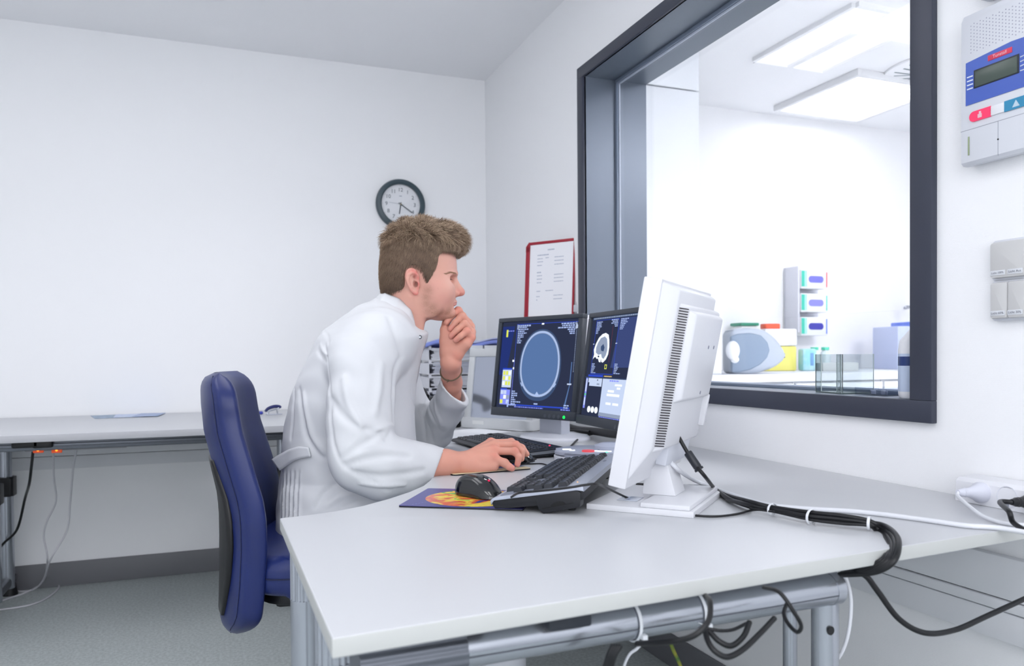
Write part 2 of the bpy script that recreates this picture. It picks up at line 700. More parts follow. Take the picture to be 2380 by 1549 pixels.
g.box2((.015, -sy / 2, -.008), (sx / 2, sy / 2, -.002))
g.build('diffuser', emis('scan_lamp_dim', (248, 250, 255), 1.15), t)
for (ax, ay) in ((3.0, .6),):  # unseen lamp, added to brighten this room evenly
    ceiling_lamp((ax, ay), 1.2, .6, ZC, LAMP_SCAN * 5.0, 'added ceiling light panel at the near end of the bright room', None, 'scan_added_glow_near')

# tall white cupboard at the left side of the bright room
t = thing('tall_cupboard', 'tall white cupboard with a seam near its top, behind the left end of the window', 'cupboard', (1.84, 3.15, 0))
M_cup = mat('cupboard_white', (232, 236, 241), .45)
G().box2((-.205, -.22, 0), (.185, .25, 2.36), .003).build('body', M_cup, t)
G().box2((-.205, -.24, .02), (.188, -.222, 2.165), .003).build('door', M_cup, t)
G().box2((-.205, -.24, 2.171), (.188, -.222, 2.345), .003).build('door', M_cup, t)
G().box2((-.205, -.20, 2.37), (.14, .25, 2.43), .003).build('cornice', mat('cornice_grey', (205, 208, 208), .6), t)

# round swirl air outlet
t = thing('ceiling_vent', 'round ceiling air outlet with dark radial slots behind the window', 'air vent', (3.50, 2.93, ZC))
G().lathe([(.26, -.001), (.26, -.012), (.24, -.016), (.0, -.016)], 48).build('vent_plate', M_w2, t)
g = G()
M_slot = mat('vent_slot', (70, 95, 105), .6)
for k in range(26):
    a = 2 * PI * k / 26
    r0, r1 = (.07, .21) if k % 2 else (.11, .225)
    ca_, sa_ = math.cos(a), math.sin(a)
    q = .35
    p0 = Vector((r0 * math.cos(a), r0 * math.sin(a), -.0168))
    p1 = Vector((r1 * math.cos(a + q), r1 * math.sin(a + q), -.0168))
    n_ = (p1 - p0).normalized().cross(Vector((0, 0, 1))) * .0045
    g.poly([p0 - n_, p0 + n_, p1 + n_, p1 - n_])
g.build('vent_slots', M_slot, t)
# ------------------------------------------------------------------ corner desk
DZ = 0.72
DT = 0.0215
M_top = mat('worktop_white', (196, 198, 202), 0.33, bump=(900, .02, .0002))
M_edge = mat('worktop_edge', (190, 192, 190), 0.45)
M_alu = mat('brushed_aluminium', (178, 182, 190), 0.27, metal=0.85)
M_alud = mat('dark_aluminium', (110, 114, 122), 0.4, metal=0.7)
M_black = mat('black_plastic', (18, 19, 23), 0.42)
M_dgrey = mat('dark_grey_plastic', (46, 50, 58), 0.5)

desk = thing('corner_desk', 'large white corner desk in the foreground with an aluminium beam and curved inner edge', 'desk', (.7, 1.1, 0))
outline = [(0.108, 0.780), (1.366, 0.868), (1.366, 3.892), (0.53, 3.892), (0.53, 2.3), (.525, 2.0), (.512, 1.87),
           (.487, 1.762), (.455, 1.69), (.425, 1.63), (.38, 1.565), (.323, 1.508), (.262, 1.452), (.206, 1.421), (.155, 1.406), (0.107, 1.402)]
g = G()
g.prism(outline, DZ - DT, DZ, bev=.0022, seg=3)
for f in g.bm.faces:
    f.normal_update()
    f.material_index = 0 if abs(f.normal.z) > .6 else 1
g.build('worktop', [M_top, M_edge], desk, w=True)


def beam(a, b, r, cap, m, parent, name='support_beam'):
    a, b = Vector(a), Vector(b)
    o = G().cyl(a, b, r, n=32).build(name, m, parent, w=True)
    return o


# the round beam just behind the front edge
A, B = Vector((.27, .872, .6545)), Vector((.838, .888, .6545))
g = G()
g.cyl(A, B, .0235, n=36)
dirv = (B - A).normalized()
side = Vector((dirv.y, -dirv.x, 0))
g.tube([A + side * .0232 + Vector((0, 0, -.004)), B + side * .0232 + Vector((0, 0, -.004))], .0011, 6, 1, sm=1)
g.build('support_beam', [M_alu, M_alud], desk, w=True)
g = G()
g.cyl(B, B + dirv * .016, .0242, n=36)
g.cyl(B + dirv * .016, B + dirv * .019, .0235, .019, n=36)
lab(g.build('beam_end_cap', M_alu, desk, w=True), 'polished cap on the right end of the beam')
g = G()
A2 = A - dirv * .125
prof = []
n = 72
ribs = [Vector((0, 0, 0))]
for e0, e1 in ((A2, A),):
    rings = []
    for p in (e0, e1):
        rings.append([g.bm.verts.new(p + Vector((0, 0, 1)) * ((.031 + (.0016 if k % 4 < 2 else 0)) * math.cos(2 * PI * k / n))
                                     + side * ((.031 + (.0016 if k % 4 < 2 else 0)) * math.sin(2 * PI * k / n))) for k in range(n)])
    for k in range(n):
        g.bm.faces.new((rings[0][k], rings[0][(k + 1) % n], rings[1][(k + 1) % n], rings[1][k]))
    g.bm.faces.new(rings[0][::-1])
    g.bm.faces.new(rings[1])
lab(g.build('beam_sleeve', M_alud, desk, w=True), 'ribbed sleeve on the left end of the beam')
# brackets below the top
g = G()
g.box2((.20, .835, .688), (.30, .905, .6985), .002)
g.build('bracket', M_dgrey, desk, w=True)
g = G()
g.box2((.372, .842, .668), (.43, .90, .6985), .004)
g.build('bracket', M_dgrey, desk, w=True)
for x0, x1, y0, y1 in ((.62, .68, .90, 1.3), (.16, .22, .93, 1.35)):
    G().box2((x0, y0, .675), (x1, y1, .6985), .002).build('cross_rail', M_alud, desk, w=True)
# inventory label, upside down
ML = Matrix.Translation((.2705, .833, .6915)) @ Matrix.Rotation(math.radians(2), 4, 'Z')
lb = G().box((0, 0, 0), (.036, .001, .0115), M=ML).build('inventory_label', mat('label_white', (225, 226, 228), .5), desk, w=True)
M_ink = mat('black_print', (30, 32, 40), .6)
text_obj('label_lettering', 'CT02', .0105, M_ink, lb, world_of(desk).inverted() @ ML @ Matrix.Translation((0, -.0008, 0)) @ Matrix.Rotation(PI, 4, 'Y'))


# legs
def column(name, x, y, r, z1, parent, ribbed=False, r_low=None, z_low=.30):
    g = G()
    n = 64
    if ribbed:
        prof = [(r + (.0018 if k % 4 < 2 else 0)) for k in range(n)]
        lo = [g.bm.verts.new((x + prof[k] * math.cos(2 * PI * k / n), y + prof[k] * math.sin(2 * PI * k / n), .60)) for k in range(n)]
        hi = [g.bm.verts.new((x + prof[k] * math.cos(2 * PI * k / n), y + prof[k] * math.sin(2 * PI * k / n), z1)) for k in range(n)]
        for k in range(n):
            g.bm.faces.new((lo[k], lo[(k + 1) % n], hi[(k + 1) % n], hi[k]))
        g.bm.faces.new(lo[::-1])
        g.bm.faces.new(hi)
        g.cyl((x, y, .04), (x, y, .60), r + .002, n=32)
    else:
        g.cyl((x, y, z_low), (x, y, z1), r, n=32)
        g.cyl((x, y, .04), (x, y, z_low), r_low or r * .85, n=32)
    return g.build(name, M_alu, parent, w=True)


l1 = column('leg', .846, .90, .0195, .633, desk, r_low=.0165, z_low=.515)
G().cyl((.838, .8795, .595), (.838, .8812, .595), .0065, n=16).build('adjusting_hole', M_black, l1, w=True)
column('leg', .145, 1.03, .0225, .6985, desk, ribbed=True)
column('leg', .14, 1.32, .0225, .6985, desk, ribbed=True)
column('leg', .62, 3.5, .02, .6985, desk)
column('leg', 1.28, 3.5, .02, .6985, desk)
for x0, x1, y0, y1 in ((.125, .165, .93, 1.42), (.826, .866, .83, 1.20)):
    G().box2((x0, y0, .02), (x1, y1, .05), .008).build('foot_rail', M_alud, desk, w=True)
for x, y in ((.145, .95), (.145, 1.40), (.846, .85), (.846, 1.18), (.62, 3.5), (1.28, 3.5)):
    G().cyl((x, y, 0), (x, y, .04), .02, n=16).build('foot_glide', M_black, desk, w=True)

# pale post standing further back (leg of the wall side)
column('leg', 1.05, 1.21, .0135, .6985, desk, r_low=.0135)

# ------------------------------------------------------------------ table along the back wall
tab = thing('side_table', 'long white table along the back wall behind the blue chair', 'table', (-.5, 3.45, 0))
g = G()
g.box2((XL + .02, 2.965, .725), (.44, 3.885, .75), .002)
for f in g.bm.faces:
    f.normal_update()
    f.material_index = 0 if abs(f.normal.z) > .6 else 1
g.build('tabletop', [M_top, mat('table_edge_grey', (176, 177, 182), .5)], tab, w=True)
g = G()
g.box2((XL + .1, 3.05, .688), (.38, 3.09, .7245), .006)
g.box2((XL + .1, 3.042, .700), (.38, 3.05, .712), .003)
g.build('front_rail', M_alud, tab, w=True)
g = G()
g.box2((XL + .1, 3.78, .672), (.38, 3.82, .7245), .006)
g.build('rear_rail', M_alud, tab, w=True)
for (x, ys) in ((-.815, (3.79, 3.575)), (.30, (3.75, 3.5))):
    for y in ys:
        lg = column('leg', x, y, .024, .7245, tab, r_low=.028, z_low=.430)
        g = G()
        g.prism(rrect(.068, .08, .012, cx=x, cy=y), .430, .508, bev=.005)
        lab(g.build('clamp_collar', M_black, lg, w=True), 'black clamp collar')
    g = G()
    g.box2((x - .02, min(ys) - .32, .045), (x + .02, 3.87, .085), .012)
    g.build('foot_rail', M_alud, tab, w=True)
    for y in (min(ys) - .27, 3.83):
        g = G()
        g.cyl((x, y, 0), (x, y, .05), .03, .022, n=20)
        g.build('foot_glide', M_black, tab, w=True)

# ------------------------------------------------------------------ office chair
CH = Matrix.Translation((.02, 1.93, 0)) @ Matrix.Rotation(math.radians(-8), 4, 'Z')
chair = thing('office_chair', 'dark blue upholstered office chair the seated person sits on', 'chair', (0, 0, 0), CH)
M_blue = mat('blue_leatherette', (26, 40, 98), 0.36, bump=(60, .05, .002), var=(3, (24, 37, 92), (29, 45, 108)))
M_seam = mat('blue_seam', (16, 24, 62), .6)


def spine(z):
    """front of the backrest cushion, chair frame (x forward)"""
    pts = [(.385, .080), (.45, .088), (.52, .093), (.60, .096), (.66, .095), (.70, .090), (.76, .075), (.84, .056), (.90, .049), (.965, .046)]
    zs = [p[0] for p in pts]
    return float(np.interp(z, zs, [p[1] for p in pts]))


BT = .072


def back_pt(u, v):
    # u around the cushion section (closed), v height
    z0, z1 = .392, .968
    z = z0 + (z1 - z0) * v
    ends = min(v, 1 - v) * (z1 - z0)
    wsc = 1.0 - .42 * max(0, 1 - ends / .07) ** 2.0 * (1 if v < .5 else .6)
    hw = (.215 + .018 * math.sin(PI * min(1, v * 1.2))) * wsc
    th = BT * (1 if v < .75 else 1 - .12 * (v - .75) / .25)
    endc = math.sqrt(max(0.0, 1 - max(0, 1 - ends / .04) ** 2.2))
    th *= max(endc, .05)
    a = 2 * PI * u
    ca, sa = math.cos(a), math.sin(a)
    q = 2 / 4.2
    x = th / 2 * math.copysign(abs(ca) ** q, ca)
    y = hw * math.copysign(abs(sa) ** q, sa)
    bend = .055 * (y / .23) ** 2
    return (spine(z) - BT / 2 + x + bend - .02, y, z)


g = G()
g.grid(back_pt, 72, 60, cu=True)
bk = g.build('backrest', M_blue, chair, smooth=180)
for sgn in (1, -1):
    g = G()
    pts = []
    for k in range(30):
        v = .01 + .98 * k / 29
        p = back_pt(.25 * sgn + (.085 * sgn), v)
        pts.append((p[0], p[1] + sgn * .0004, p[2]))
    g.tube(pts, .0012, 6, sm=1)
    g.build('seam', M_seam, bk)
g = G()


def shell_pt(u, v):
    z = .44 + .34 * v
    y = (u - .5) * .37 * (1 - .25 * (2 * v - 1) ** 2)
    x = spine(z) - BT - .012 + .055 * (y / .23) ** 2
    return (x - .006 * math.cos((u - .5) * PI) * math.cos((v - .5) * PI), y, z)


g.grid(shell_pt, 14, 14)
g.build('backrest_shell', mat('chair_shell_black', (16, 17, 20), .45), chair)
bpy.data.objects['backrest_shell'].modifiers.new('t', 'SOLIDIFY').thickness = .012
g = G()
seatp = rrect(.46, .47, .10, 8, cx=.29, cy=0)
g.prism(seatp, .492, .578, bev=.032, seg=6)
st = g.build('seat', M_blue, chair, smooth=60)
g = G()
ring = [(x, y, .535) for x, y in rrect(.4615, .4715, .101, 8, cx=.29)]
g.tube(ring, .0018, 6, closed=True, sm=1)
g.build('seam', M_seam, st)
G().prism(rrect(.40, .40, .08, 6, cx=.29), .468, .494, bev=.005).build('seat_pan', M_black, chair)
g = G()
g.tube([(.20, 0, .45), (.06, 0, .445), (.008, 0, .47), (.0, 0, .56)], lambda t: (.010, .03), 12)
g.box2((.12, -.09, .43), (.34, .09, .468), .01)
g.build('mechanism', M_black, chair)
g = G()
g.cyl((.24, 0, .12), (.24, 0, .44), .024, n=20)
g.build('gas_column', M_alud, chair)
M_bsub = M_black
g = G()
for k in range(5):
    a = 2 * PI * k / 5 + .55
    c0 = Vector((.24, 0, .115))
    g.tube([c0, c0 + Vector((math.cos(a) * .15, math.sin(a) * .15, -.005)), c0 + Vector((math.cos(a) * .30, math.sin(a) * .30, -.035))],
           lambda t: (.016 - .005 * t, .024 - .008 * t), 10, sm=4)
g.build('star_base', M_black, chair)
for k in range(5):
    a = 2 * PI * k / 5 + .55
    p = Vector((.24 + .305 * math.cos(a), .305 * math.sin(a), 0))
    g = G()
    for s in (-1, 1):
        n_ = Vector((-math.sin(a), math.cos(a), 0)) * s
        g.cyl(p + n_ * .006 + Vector((0, 0, .028)), p + n_ * .024 + Vector((0, 0, .028)), .028, n=20)
    g.sphere(p + Vector((0, 0, .045)), (.022, .022, .014))
    g.build('caster', M_black, chair)

# ------------------------------------------------------------------ stapler and small things on the side table
M_navy = mat('navy_plastic', (30, 38, 98), .35)
sp = on(637, 961, 2, .75)
stp = thing('stapler', 'small navy blue stapler with an open arm on the side table', 'stapler', (0, 0, 0), Matrix.Translation((on(637, 960, 1, 3.55)[0], 3.55, .75)) @ Matrix.Rotation(math.radians(10), 4, 'Z') @ Matrix.Scale(.62, 4))
g = G()
g.box2((-.055, -.018, 0), (.055, .018, .007), .003)
g.build('base', mat('grey_plastic', (190, 194, 206), .4), stp)
g = G()
MA = Matrix.Translation((-.045, 0, .026)) @ Matrix.Rotation(math.radians(-14), 4, 'Y')
g.box2((0, -.008, -.006), (.085, .008, .006), .002, M=MA)
g.tube([(-.005, 0, .004), (.0, 0, .03)], .008, 8, sm=1, M=Matrix.Translation((-.04, 0, 0)))
g.tube([(0.025, 0, .004), (.02, 0, .034)], .005, 8, sm=1)
g.build('magazine', M_alu, stp)
g = G()
g.tube([(-.062, 0, .026), (-.04, 0, .046), (0, 0, .058), (.035, 0, .057), (.048, 0, .050)], lambda t: (.008 + .004 * math.sin(PI * t), .012), 12)
g.build('arm', M_navy, stp)
o = thing('punch', 'small blue object on the side table beside the stapler, half hidden by the chair', 'desk tool', (on(600, 955, 1, 3.62)[0], 3.62, .75))
g = G()
g.box2((-.05, -.02, 0), (.02, .02, .012), .004)
g.build('base', mat('bright_blue_plastic', (70, 80, 190), .4), o)
g = G()
g.box2((-.045, -.012, .012), (-.005, .012, .03), .004)
g.build('lever', mat('pinkish_plastic', (190, 160, 170), .4), o)

# leaflets fanned on the table near the wall
lp = on(300, 965, 2, .752)
lf_cols = [((150, 170, 195), (95, 125, 150)), ((205, 214, 235), (170, 190, 225)), ((170, 180, 215), (120, 150, 190))]
for k, (dx, wd_, an, lbl) in enumerate(((-.085, .10, 12, 'grey-blue printed leaflet, left one of three on the side table'),
                                        (.0, .10, 3, 'pale printed leaflet between two others on the side table'),
                                        (.085, .10, -6, 'blue-green printed leaflet, right one of three on the side table'))):
    o = thing('leaflet', lbl, 'leaflet', (lp[0] + dx, 3.76, .7505 + .0012 * k), math.radians(an), 'leaflets on the side table')
    g = G()
    g.box2((-.052, -.10, 0), (.052, .10, .0009))
    g.build('paper', mat('leaflet_%d' % k, lf_cols[k][0], .4, var=(30, lf_cols[k][0], lf_cols[k][1])), o)
# ------------------------------------------------------------------ monitors
M_bezel = mat('bezel_anthracite', (52, 58, 68), 0.45)
M_white = mat('white_casing', (224, 225, 230), 0.38)
M_greyp = mat('monitor_foot_grey', (196, 200, 212), 0.45)
M_scr = emis('screen_dark', (44, 50, 72), 1.0)
E_blue = emis('screen_blue', (48, 74, 190), 1.0)
E_navy = emis('screen_navy', (36, 50, 110), 1.0)
E_txt = emis('screen_text', (160, 178, 225), 1.0)
E_brain = emis('screen_brain', (84, 112, 158), 1.0)
E_bone = emis('screen_bone', (165, 185, 225), 1.0)
E_halo = emis('screen_halo', (60, 78, 112), 1.0)
E_pale = emis('screen_pale', (190, 204, 232), 1.0)
E_lil = emis('screen_lilac', (130, 140, 235), 1.0)
E_yel = emis('screen_yellow', (215, 222, 90), 1.0)
E_wht = emis('screen_white', (228, 236, 248), 1.1)
E_red = emis('screen_red', (120, 50, 62), 1.0)
E_grn = emis('screen_green', (90, 215, 120), 1.0)
E_pgrey = emis('screen_grey', (140, 152, 176), 1.0)
E_tan = emis('screen_tan', (200, 176, 120), 1.0)
E_slate = emis('screen_slate', (58, 70, 116), 1.0)
SM = [M_scr, E_blue, E_navy, E_txt, E_brain, E_bone, E_halo, E_pale, E_lil, E_yel, E_wht, E_red, E_grn, E_pgrey, E_tan, E_slate]


def ell(cx, cz, rx, rz, y, n=56, sq=2.0, taper=0.0):
    out = []
    for k in range(n):
        a = 2 * PI * k / n
        ca, sa = math.cos(a), math.sin(a)
        x = rx * math.copysign(abs(ca) ** (2 / sq), ca)
        z = rz * math.copysign(abs(sa) ** (2 / sq), sa)
        x *= 1 - taper * (z / rz)
        out.append((cx + x, y, cz + z))
    return out


class Scr:
    """display contents in photo-like fractions: (0,0) top left, (1,1) bottom right"""

    def __init__(self, w, h, y):
        self.w, self.h, self.y = w, h, y
        self.g = G()
        self.l = 0

    def pt(self, u, v):
        return ((u - .5) * self.w, self.y - .00012 * self.l, (.5 - v) * self.h)

    def r(self, u0, v0, u1, v1, mi):
        self.l += 1
        self.g.poly([self.pt(u0, v1), self.pt(u1, v1), self.pt(u1, v0), self.pt(u0, v0)], mi)

    def p(self, uv, mi):
        self.l += 1
        self.g.poly([self.pt(*q) for q in uv[::-1]], mi)

    def text(self, u, v, rows, wid, mi=3, dv=.021, align=1, seed=0, fs=.011):
        R = random.Random(seed + int(u * 1000) + int(v * 77))
        self.l += 1
        for k in range(rows):
            L = wid[k % len(wid)]
            x = 0
            while x < L:
                ww = min(R.uniform(.012, .035), L - x)
                a = u + x if align > 0 else u - L + x
                self.g.poly([self.pt(a, v + k * dv + fs), self.pt(a + ww, v + k * dv + fs), self.pt(a + ww, v + k * dv), self.pt(a, v + k * dv)], mi)
                x += ww + .006


def monitor(M, label, group, contents, case, foot_c, foot_r):
    t = thing('monitor', label, 'monitor', (0, 0, 0), M, group)
    W, H, sw, sh = .414, .345, .376, .301
    oz = .007
    g = G()   # bezel: ring of four bars with a recessed inner lip
    zt, zb = sh / 2 + oz, -sh / 2 + oz
    g.box2((-W / 2, -.012, zt), (W / 2, .012, H / 2), .0025)
    g.box2((-W / 2, -.012, -H / 2), (W / 2, .012, zb), .0025)
    g.box2((-W / 2, -.012, zb), (-sw / 2, .012, zt), .0025)
    g.box2((sw / 2, -.012, zb), (W / 2, .012, zt), .0025)
    g.build('bezel', M_bezel, t)
    g = G()
    pr = [(-W / 2 + .001, .010), (-W / 2 + .002, .030), (-W / 2 + .05, .048), (-W / 2 + .10, .058), (W / 2 - .10, .058),
          (W / 2 - .05, .048), (W / 2 - .002, .030), (W / 2 - .001, .010)]
    g.prism(pr, -H / 2 + .001, H / 2 - .001, bev=.006)
    g.build('rear_casing', case, t)
    s = Scr(sw, sh, -.0035)
    s.r(0, 0, 1, 1, 0)
    s.y -= .0001
    contents(s)
    bmesh.ops.translate(s.g.bm, vec=(0, 0, oz), verts=s.g.bm.verts)
    s.g.build('screen', SM, t, smooth=0, recalc=False)
    for k in range(4):
        G().cyl((.072 + .021 * k, -.0125, -H / 2 + .0105), (.072 + .021 * k, -.0105, -H / 2 + .0105), .0062, n=18).build('control_button', mat('button_grey', (64, 70, 82), .4), t)
    G().cyl((.160, -.0130, -H / 2 + .0105), (.160, -.0105, -H / 2 + .0105), .0052, n=18).build('power_light', emis('led_green', (30, 235, 90), 1.6), t)
    # stand
    Mi = M.inverted()
    az = math.atan2(M[1][0], M[0][0])
    base = Matrix.Translation((foot_c[0], foot_c[1], DZ)) @ Matrix.Rotation(az, 4, 'Z')
    g = G(Mi @ base)
    g.lathe([(foot_r, 0), (foot_r, .004), (foot_r - .006, .010), (foot_r * .62, .017), (.02, .020)], 48)
    bmesh.ops.scale(g.bm, vec=(1, .78, 1), verts=g.bm.verts, space=(Mi @ base).inverted())
    g.build('stand_base', mat('stand_base_white', (214, 217, 226), .4), t)
    g = G(Mi @ base)
    g.box2((-.054, -.022, .012), (.054, .022, .20), .006)
    g.build('stand_column', M_greyp, t)
    return t


def scr_axial(s):
    s.r(0, 0, 1, 1, 0)
    s.p([(0, .05), (.17, .05), (.10, .62), (0, .62)], 2)
    s.r(.20, .03, .205, .80, 1)
    s.r(.2, .028, .985, .034, 1)
    s.r(.15, .955, .96, .97, 1)
    s.r(.20, .42, .204, .97, 8)
    s.text(.22, .04, 1, [.17], 3, fs=.018)
    s.text(.22, .062, 9, [.12, .14, .09, .12, .08, .08, .04, .06, .05], 3, dv=.022, fs=.014)
    s.r(.205, .035, .225, .09, 13)
    s.text(.955, .04, 6, [.17, .16, .21, .09, .07, .06], 3, dv=.022, align=-1, fs=.015)
    s.p([(.965, .03), (.998, .10), (.96, .11)], 7)
    s.r(.06, .09, .085, .175, 9)
    s.text(.085, .10, 1, [.09], 8, fs=.010)
    # small tool palettes
    s.r(.055, .54, .185, .765, 7)
    s.r(.055, .54, .185, .56, 1)
    for i in range(3):
        for j in range(3):
            s.r(.065 + .04 * i, .575 + .06 * j, .095 + .04 * i, .62 + .06 * j, 9 if (i + j) % 3 != 2 else 10)
    s.r(.05, .79, .185, .965, 8)
    s.r(.05, .775, .14, .79, 1)
    for (i, j, c) in ((0, 0, 7), (1, 0, 7), (1, 1, 10), (2, 1, 13), (0, 2, 9), (2, 2, 7)):
        s.r(.055 + .043 * i, .80 + .054 * j, .093 + .043 * i, .845 + .054 * j, c)
    # head section
    s.l += 1
    cx, cz, w, h = .555, .49, s.w, s.h

    def E(rx, rz, mi, taper=.04, dy=0.0, dx=0.0):
        s.l += 1
        pts = ell((cx + dx - .5) * w, (.5 - cz - dy) * h, rx * w, rz * h, s.y - .00012 * s.l, taper=taper, sq=2.15)
        s.g.poly(pts, mi)
    E(.272, .402, 6, dy=.012)
    E(.256, .372, 13)
    E(.251, .367, 5)
    E(.236, .347, 13)
    E(.232, .342, 4)
    s.p([(.525, .842), (.552, .80), (.585, .842)], 5)
    for a in (-1, 1):
        s.p([(.555 + a * .20, .74), (.555 + a * .225, .70), (.555 + a * .232, .71), (.555 + a * .208, .75)], 5)
    s.r(.545, .032, .575, .05, 10)
    s.r(.525, .93, .575, .945, 3)
    s.r(.19, .445, .215, .468, 10)
    s.r(.205, .53, .222, .555, 10)
    s.text(.215, .80, 7, [.05, .08, .08, .04, .06, .13, .06], 3, dv=.024, fs=.015)
    s.r(.165, .93, .185, .99, 3)
    s.text(.17, .958, 1, [.12], 3, fs=.014)
    s.text(.27, .978, 1, [.38], 8, fs=.010)
    s.text(.87, .978, 1, [.11], 8, fs=.012)
    s.p([(.955, .47), (.965, .47), (.962, .70), (.925, .93), (.905, .97), (.9, .965), (.95, .72)], 4)
    s.r(.925, .70, .975, .715, 7)
    s.text(.905, .93, 2, [.06, .05], 3, dv=.024, fs=.014)
    s.l += 1
    R = random.Random(4)
    v = .06
    while v < .58:
        L = R.uniform(.006, .016)
        s.g.poly([s.pt(.984, v + L), s.pt(.990, v + L), s.pt(.990, v), s.pt(.984, v)], 13)
        v += L + .005


def scr_sagittal(s):
    s.r(0, 0, 1, 1, 0)
    s.r(0, 0, 1, .022, 6)
    s.text(.02, .004, 1, [.9], 13, fs=.012)
    s.p([(.52, .03), (1, .03), (1, .50), (.44, .51)], 15)
    for (u0, v0, u1, v1) in ((.085, .03, .50, .034), (.08, .03, .086, .575), (.495, .03, .501, .575), (.085, .572, .50, .578)):
        s.r(u0, v0, u1, v1, 1)
    s.text(.095, .045, 8, [.11, .09, .09, .10, .07, .06, .04, .04], 3, dv=.016, fs=.010)
    s.text(.485, .035, 5, [.12, .10, .12, .06, .05], 3, dv=.016, align=-1, fs=.010)
    s.text(.53, .035, 7, [.13, .10, .12, .09, .07, .06, .05], 3, dv=.016, fs=.010)
    s.text(.095, .47, 7, [.05, .05, .07, .06, .05, .04, .09], 3, dv=.015, fs=.009)
    s.text(.515, .47, 7, [.05, .05, .07, .06, .05, .04, .11], 3, dv=.015, fs=.009)
    s.r(.405, .10, .409, .46, 11)
    out = [(.10, .43), (.115, .38), (.10, .33), (.125, .27), (.17, .21), (.23, .175), (.29, .165), (.345, .185), (.37, .24), (.385, .31),
           (.38, .38), (.35, .43), (.30, .462), (.27, .455), (.26, .42), (.255, .46), (.225, .455), (.20, .42), (.175, .425), (.15, .405), (.125, .41)]
    s.p(out, 10)
    inn = [(.145, .36), (.14, .31), (.165, .26), (.21, .215), (.28, .20), (.325, .225), (.345, .28), (.355, .34), (.34, .39), (.305, .425), (.27, .41), (.25, .375), (.20, .385)]
    s.p(inn, 13)
    s.p([(.23, .30), (.27, .275), (.30, .31), (.29, .35), (.25, .345), (.235, .33)], 6)
    s.p([(.19, .395), (.215, .39), (.225, .405), (.20, .412)], 0)
    s.r(.345, .48, .385, .525, 9)
    s.r(.353, .488, .377, .517, 0)
    s.r(.075, .27, .10, .278, 7)
    s.r(.49, .27, .52, .278, 7)
    s.r(.06, .585, .34, .605, 1)
    s.text(.36, .59, 1, [.14], 14, fs=.012)
    s.r(0, .61, 1, .615, 6)
    s.r(.03, .62, .065, .93, 8)
    s.r(.035, .63, .06, .76, 7)
    s.r(.035, .78, .06, .80, 12)
    s.r(.035, .82, .06, .90, 7)
    s.r(.08, .62, .34, .665, 7)
    s.r(.105, .665, .34, .70, 7)
    s.r(.25, .63, .265, .645, 0)
    s.r(.25, .67, .30, .685, 13)
    s.r(.355, .62, 1, .985, 7)
    s.text(.48, .63, 1, [.16], 8, fs=.014)
    for (a, b, c_, d) in ((.58, .665, .70, .685), (.62, .695, .68, .715), (.47, .725, .58, .748), (.46, .76, .68, .785), (.46, .845, .55, .868), (.58, .845, .68, .868)):
        s.r(a, b, c_, d, 10)
    s.r(.355, .95, 1, .985, 13)
    for k in range(3):
        s.l += 1
        s.g.poly(ell((.165 + .07 * k - .5) * s.w, (.5 - .935) * s.h, .032 * s.w, .032 * s.h, s.y - .00012 * s.l), 10)
    s.text(.37, .988, 1, [.5], 8, fs=.009)


mon1 = monitor(pose((1.0199, 2.399, .9627), -70.05, 7.16), 'dark-rimmed monitor showing one large round head scan, left of the scan monitors', 'scan monitors', scr_axial, M_white, (1.085, 2.40), .135)
mon2 = monitor(pose((1.079, 1.965, .9597), -93, 8.2), 'dark-rimmed monitor showing a small side-view head scan, half hidden by the white monitor', 'scan monitors', scr_sagittal, M_white, (1.175, 1.97), .120)

# the white monitor in front, seen from behind
MW = pose((.7909, 1.2670, .9539), 222, 10.6)
wm = thing('monitor', 'white monitor seen from behind, with rows of dark vent slots, nearest on the desk', 'monitor', (0, 0, 0), MW)
W, H = .37, .36
g = G()
g.prism([(-W / 2, -.004), (-W / 2, .022), (-W / 2 + .002, .026), (W / 2 - .002, .026), (W / 2, .022), (W / 2, -.004)], -H / 2, H / 2, bev=.002)
g.build('front_frame', M_white, wm)
G().rect(-W / 2 + .017, -H / 2 + .017, W / 2 - .017, H / 2 - .017, -.0045).build('screen', mat('screen_glass_black', (12, 13, 16), .2), wm, recalc=False)
# rear casing: bevelled slab, then the raised back
g = G()


def slab(g, x0, x1, z0, z1, y0, X0, X1, Z0, Z1, y1, mi=0):
    a = [(x0, y0, z0), (x1, y0, z0), (x1, y0, z1), (x0, y0, z1)]
    b = [(X0, y1, Z0), (X1, y1, Z0), (X1, y1, Z1), (X0, y1, Z1)]
    va = [g.bm.verts.new(p) for p in a]
    vb = [g.bm.verts.new(p) for p in b]
    g.bm.faces.new(va[::-1])
    g.bm.faces.new(vb)
    for i in range(4):
        g.bm.faces.new((va[i], va[(i + 1) % 4], vb[(i + 1) % 4], vb[i]))
    return g._fin(g._bev(va + vb, .004, 2), mi)


slab(g, -W / 2 + .002, W / 2 - .002, -H / 2 + .002, H / 2 - .002, .020, -W / 2 + .055, W / 2 - .038, -H / 2 + .07, H / 2 - .012, .050)
g.build('rear_casing', M_white, wm)
g = G()
slab(g, -.150, .152, -.122, .150, .036, -.135, .116, -.110, .142, .062)
# split hump with the connector bay left open on the lower right
g.build('rear_hump', M_white, wm)
g = G()
slab(g, -.130, .112, -.030, .138, .058, -.115, .100, -.020, .132, .074)
g.build('electronics_cover', M_white, wm)
for x0_, x1_ in ((-.130, -.118),):
    G().box2((x0_, .045, -.085), (x1_, .073, -.02), .003).build('cover_cheek', M_white, wm)
G().box2((-.10, .035, -.150), (.055, .056, -.10), .003).build('connector_bay', mat('bay_light', (214, 217, 226), .5), wm)
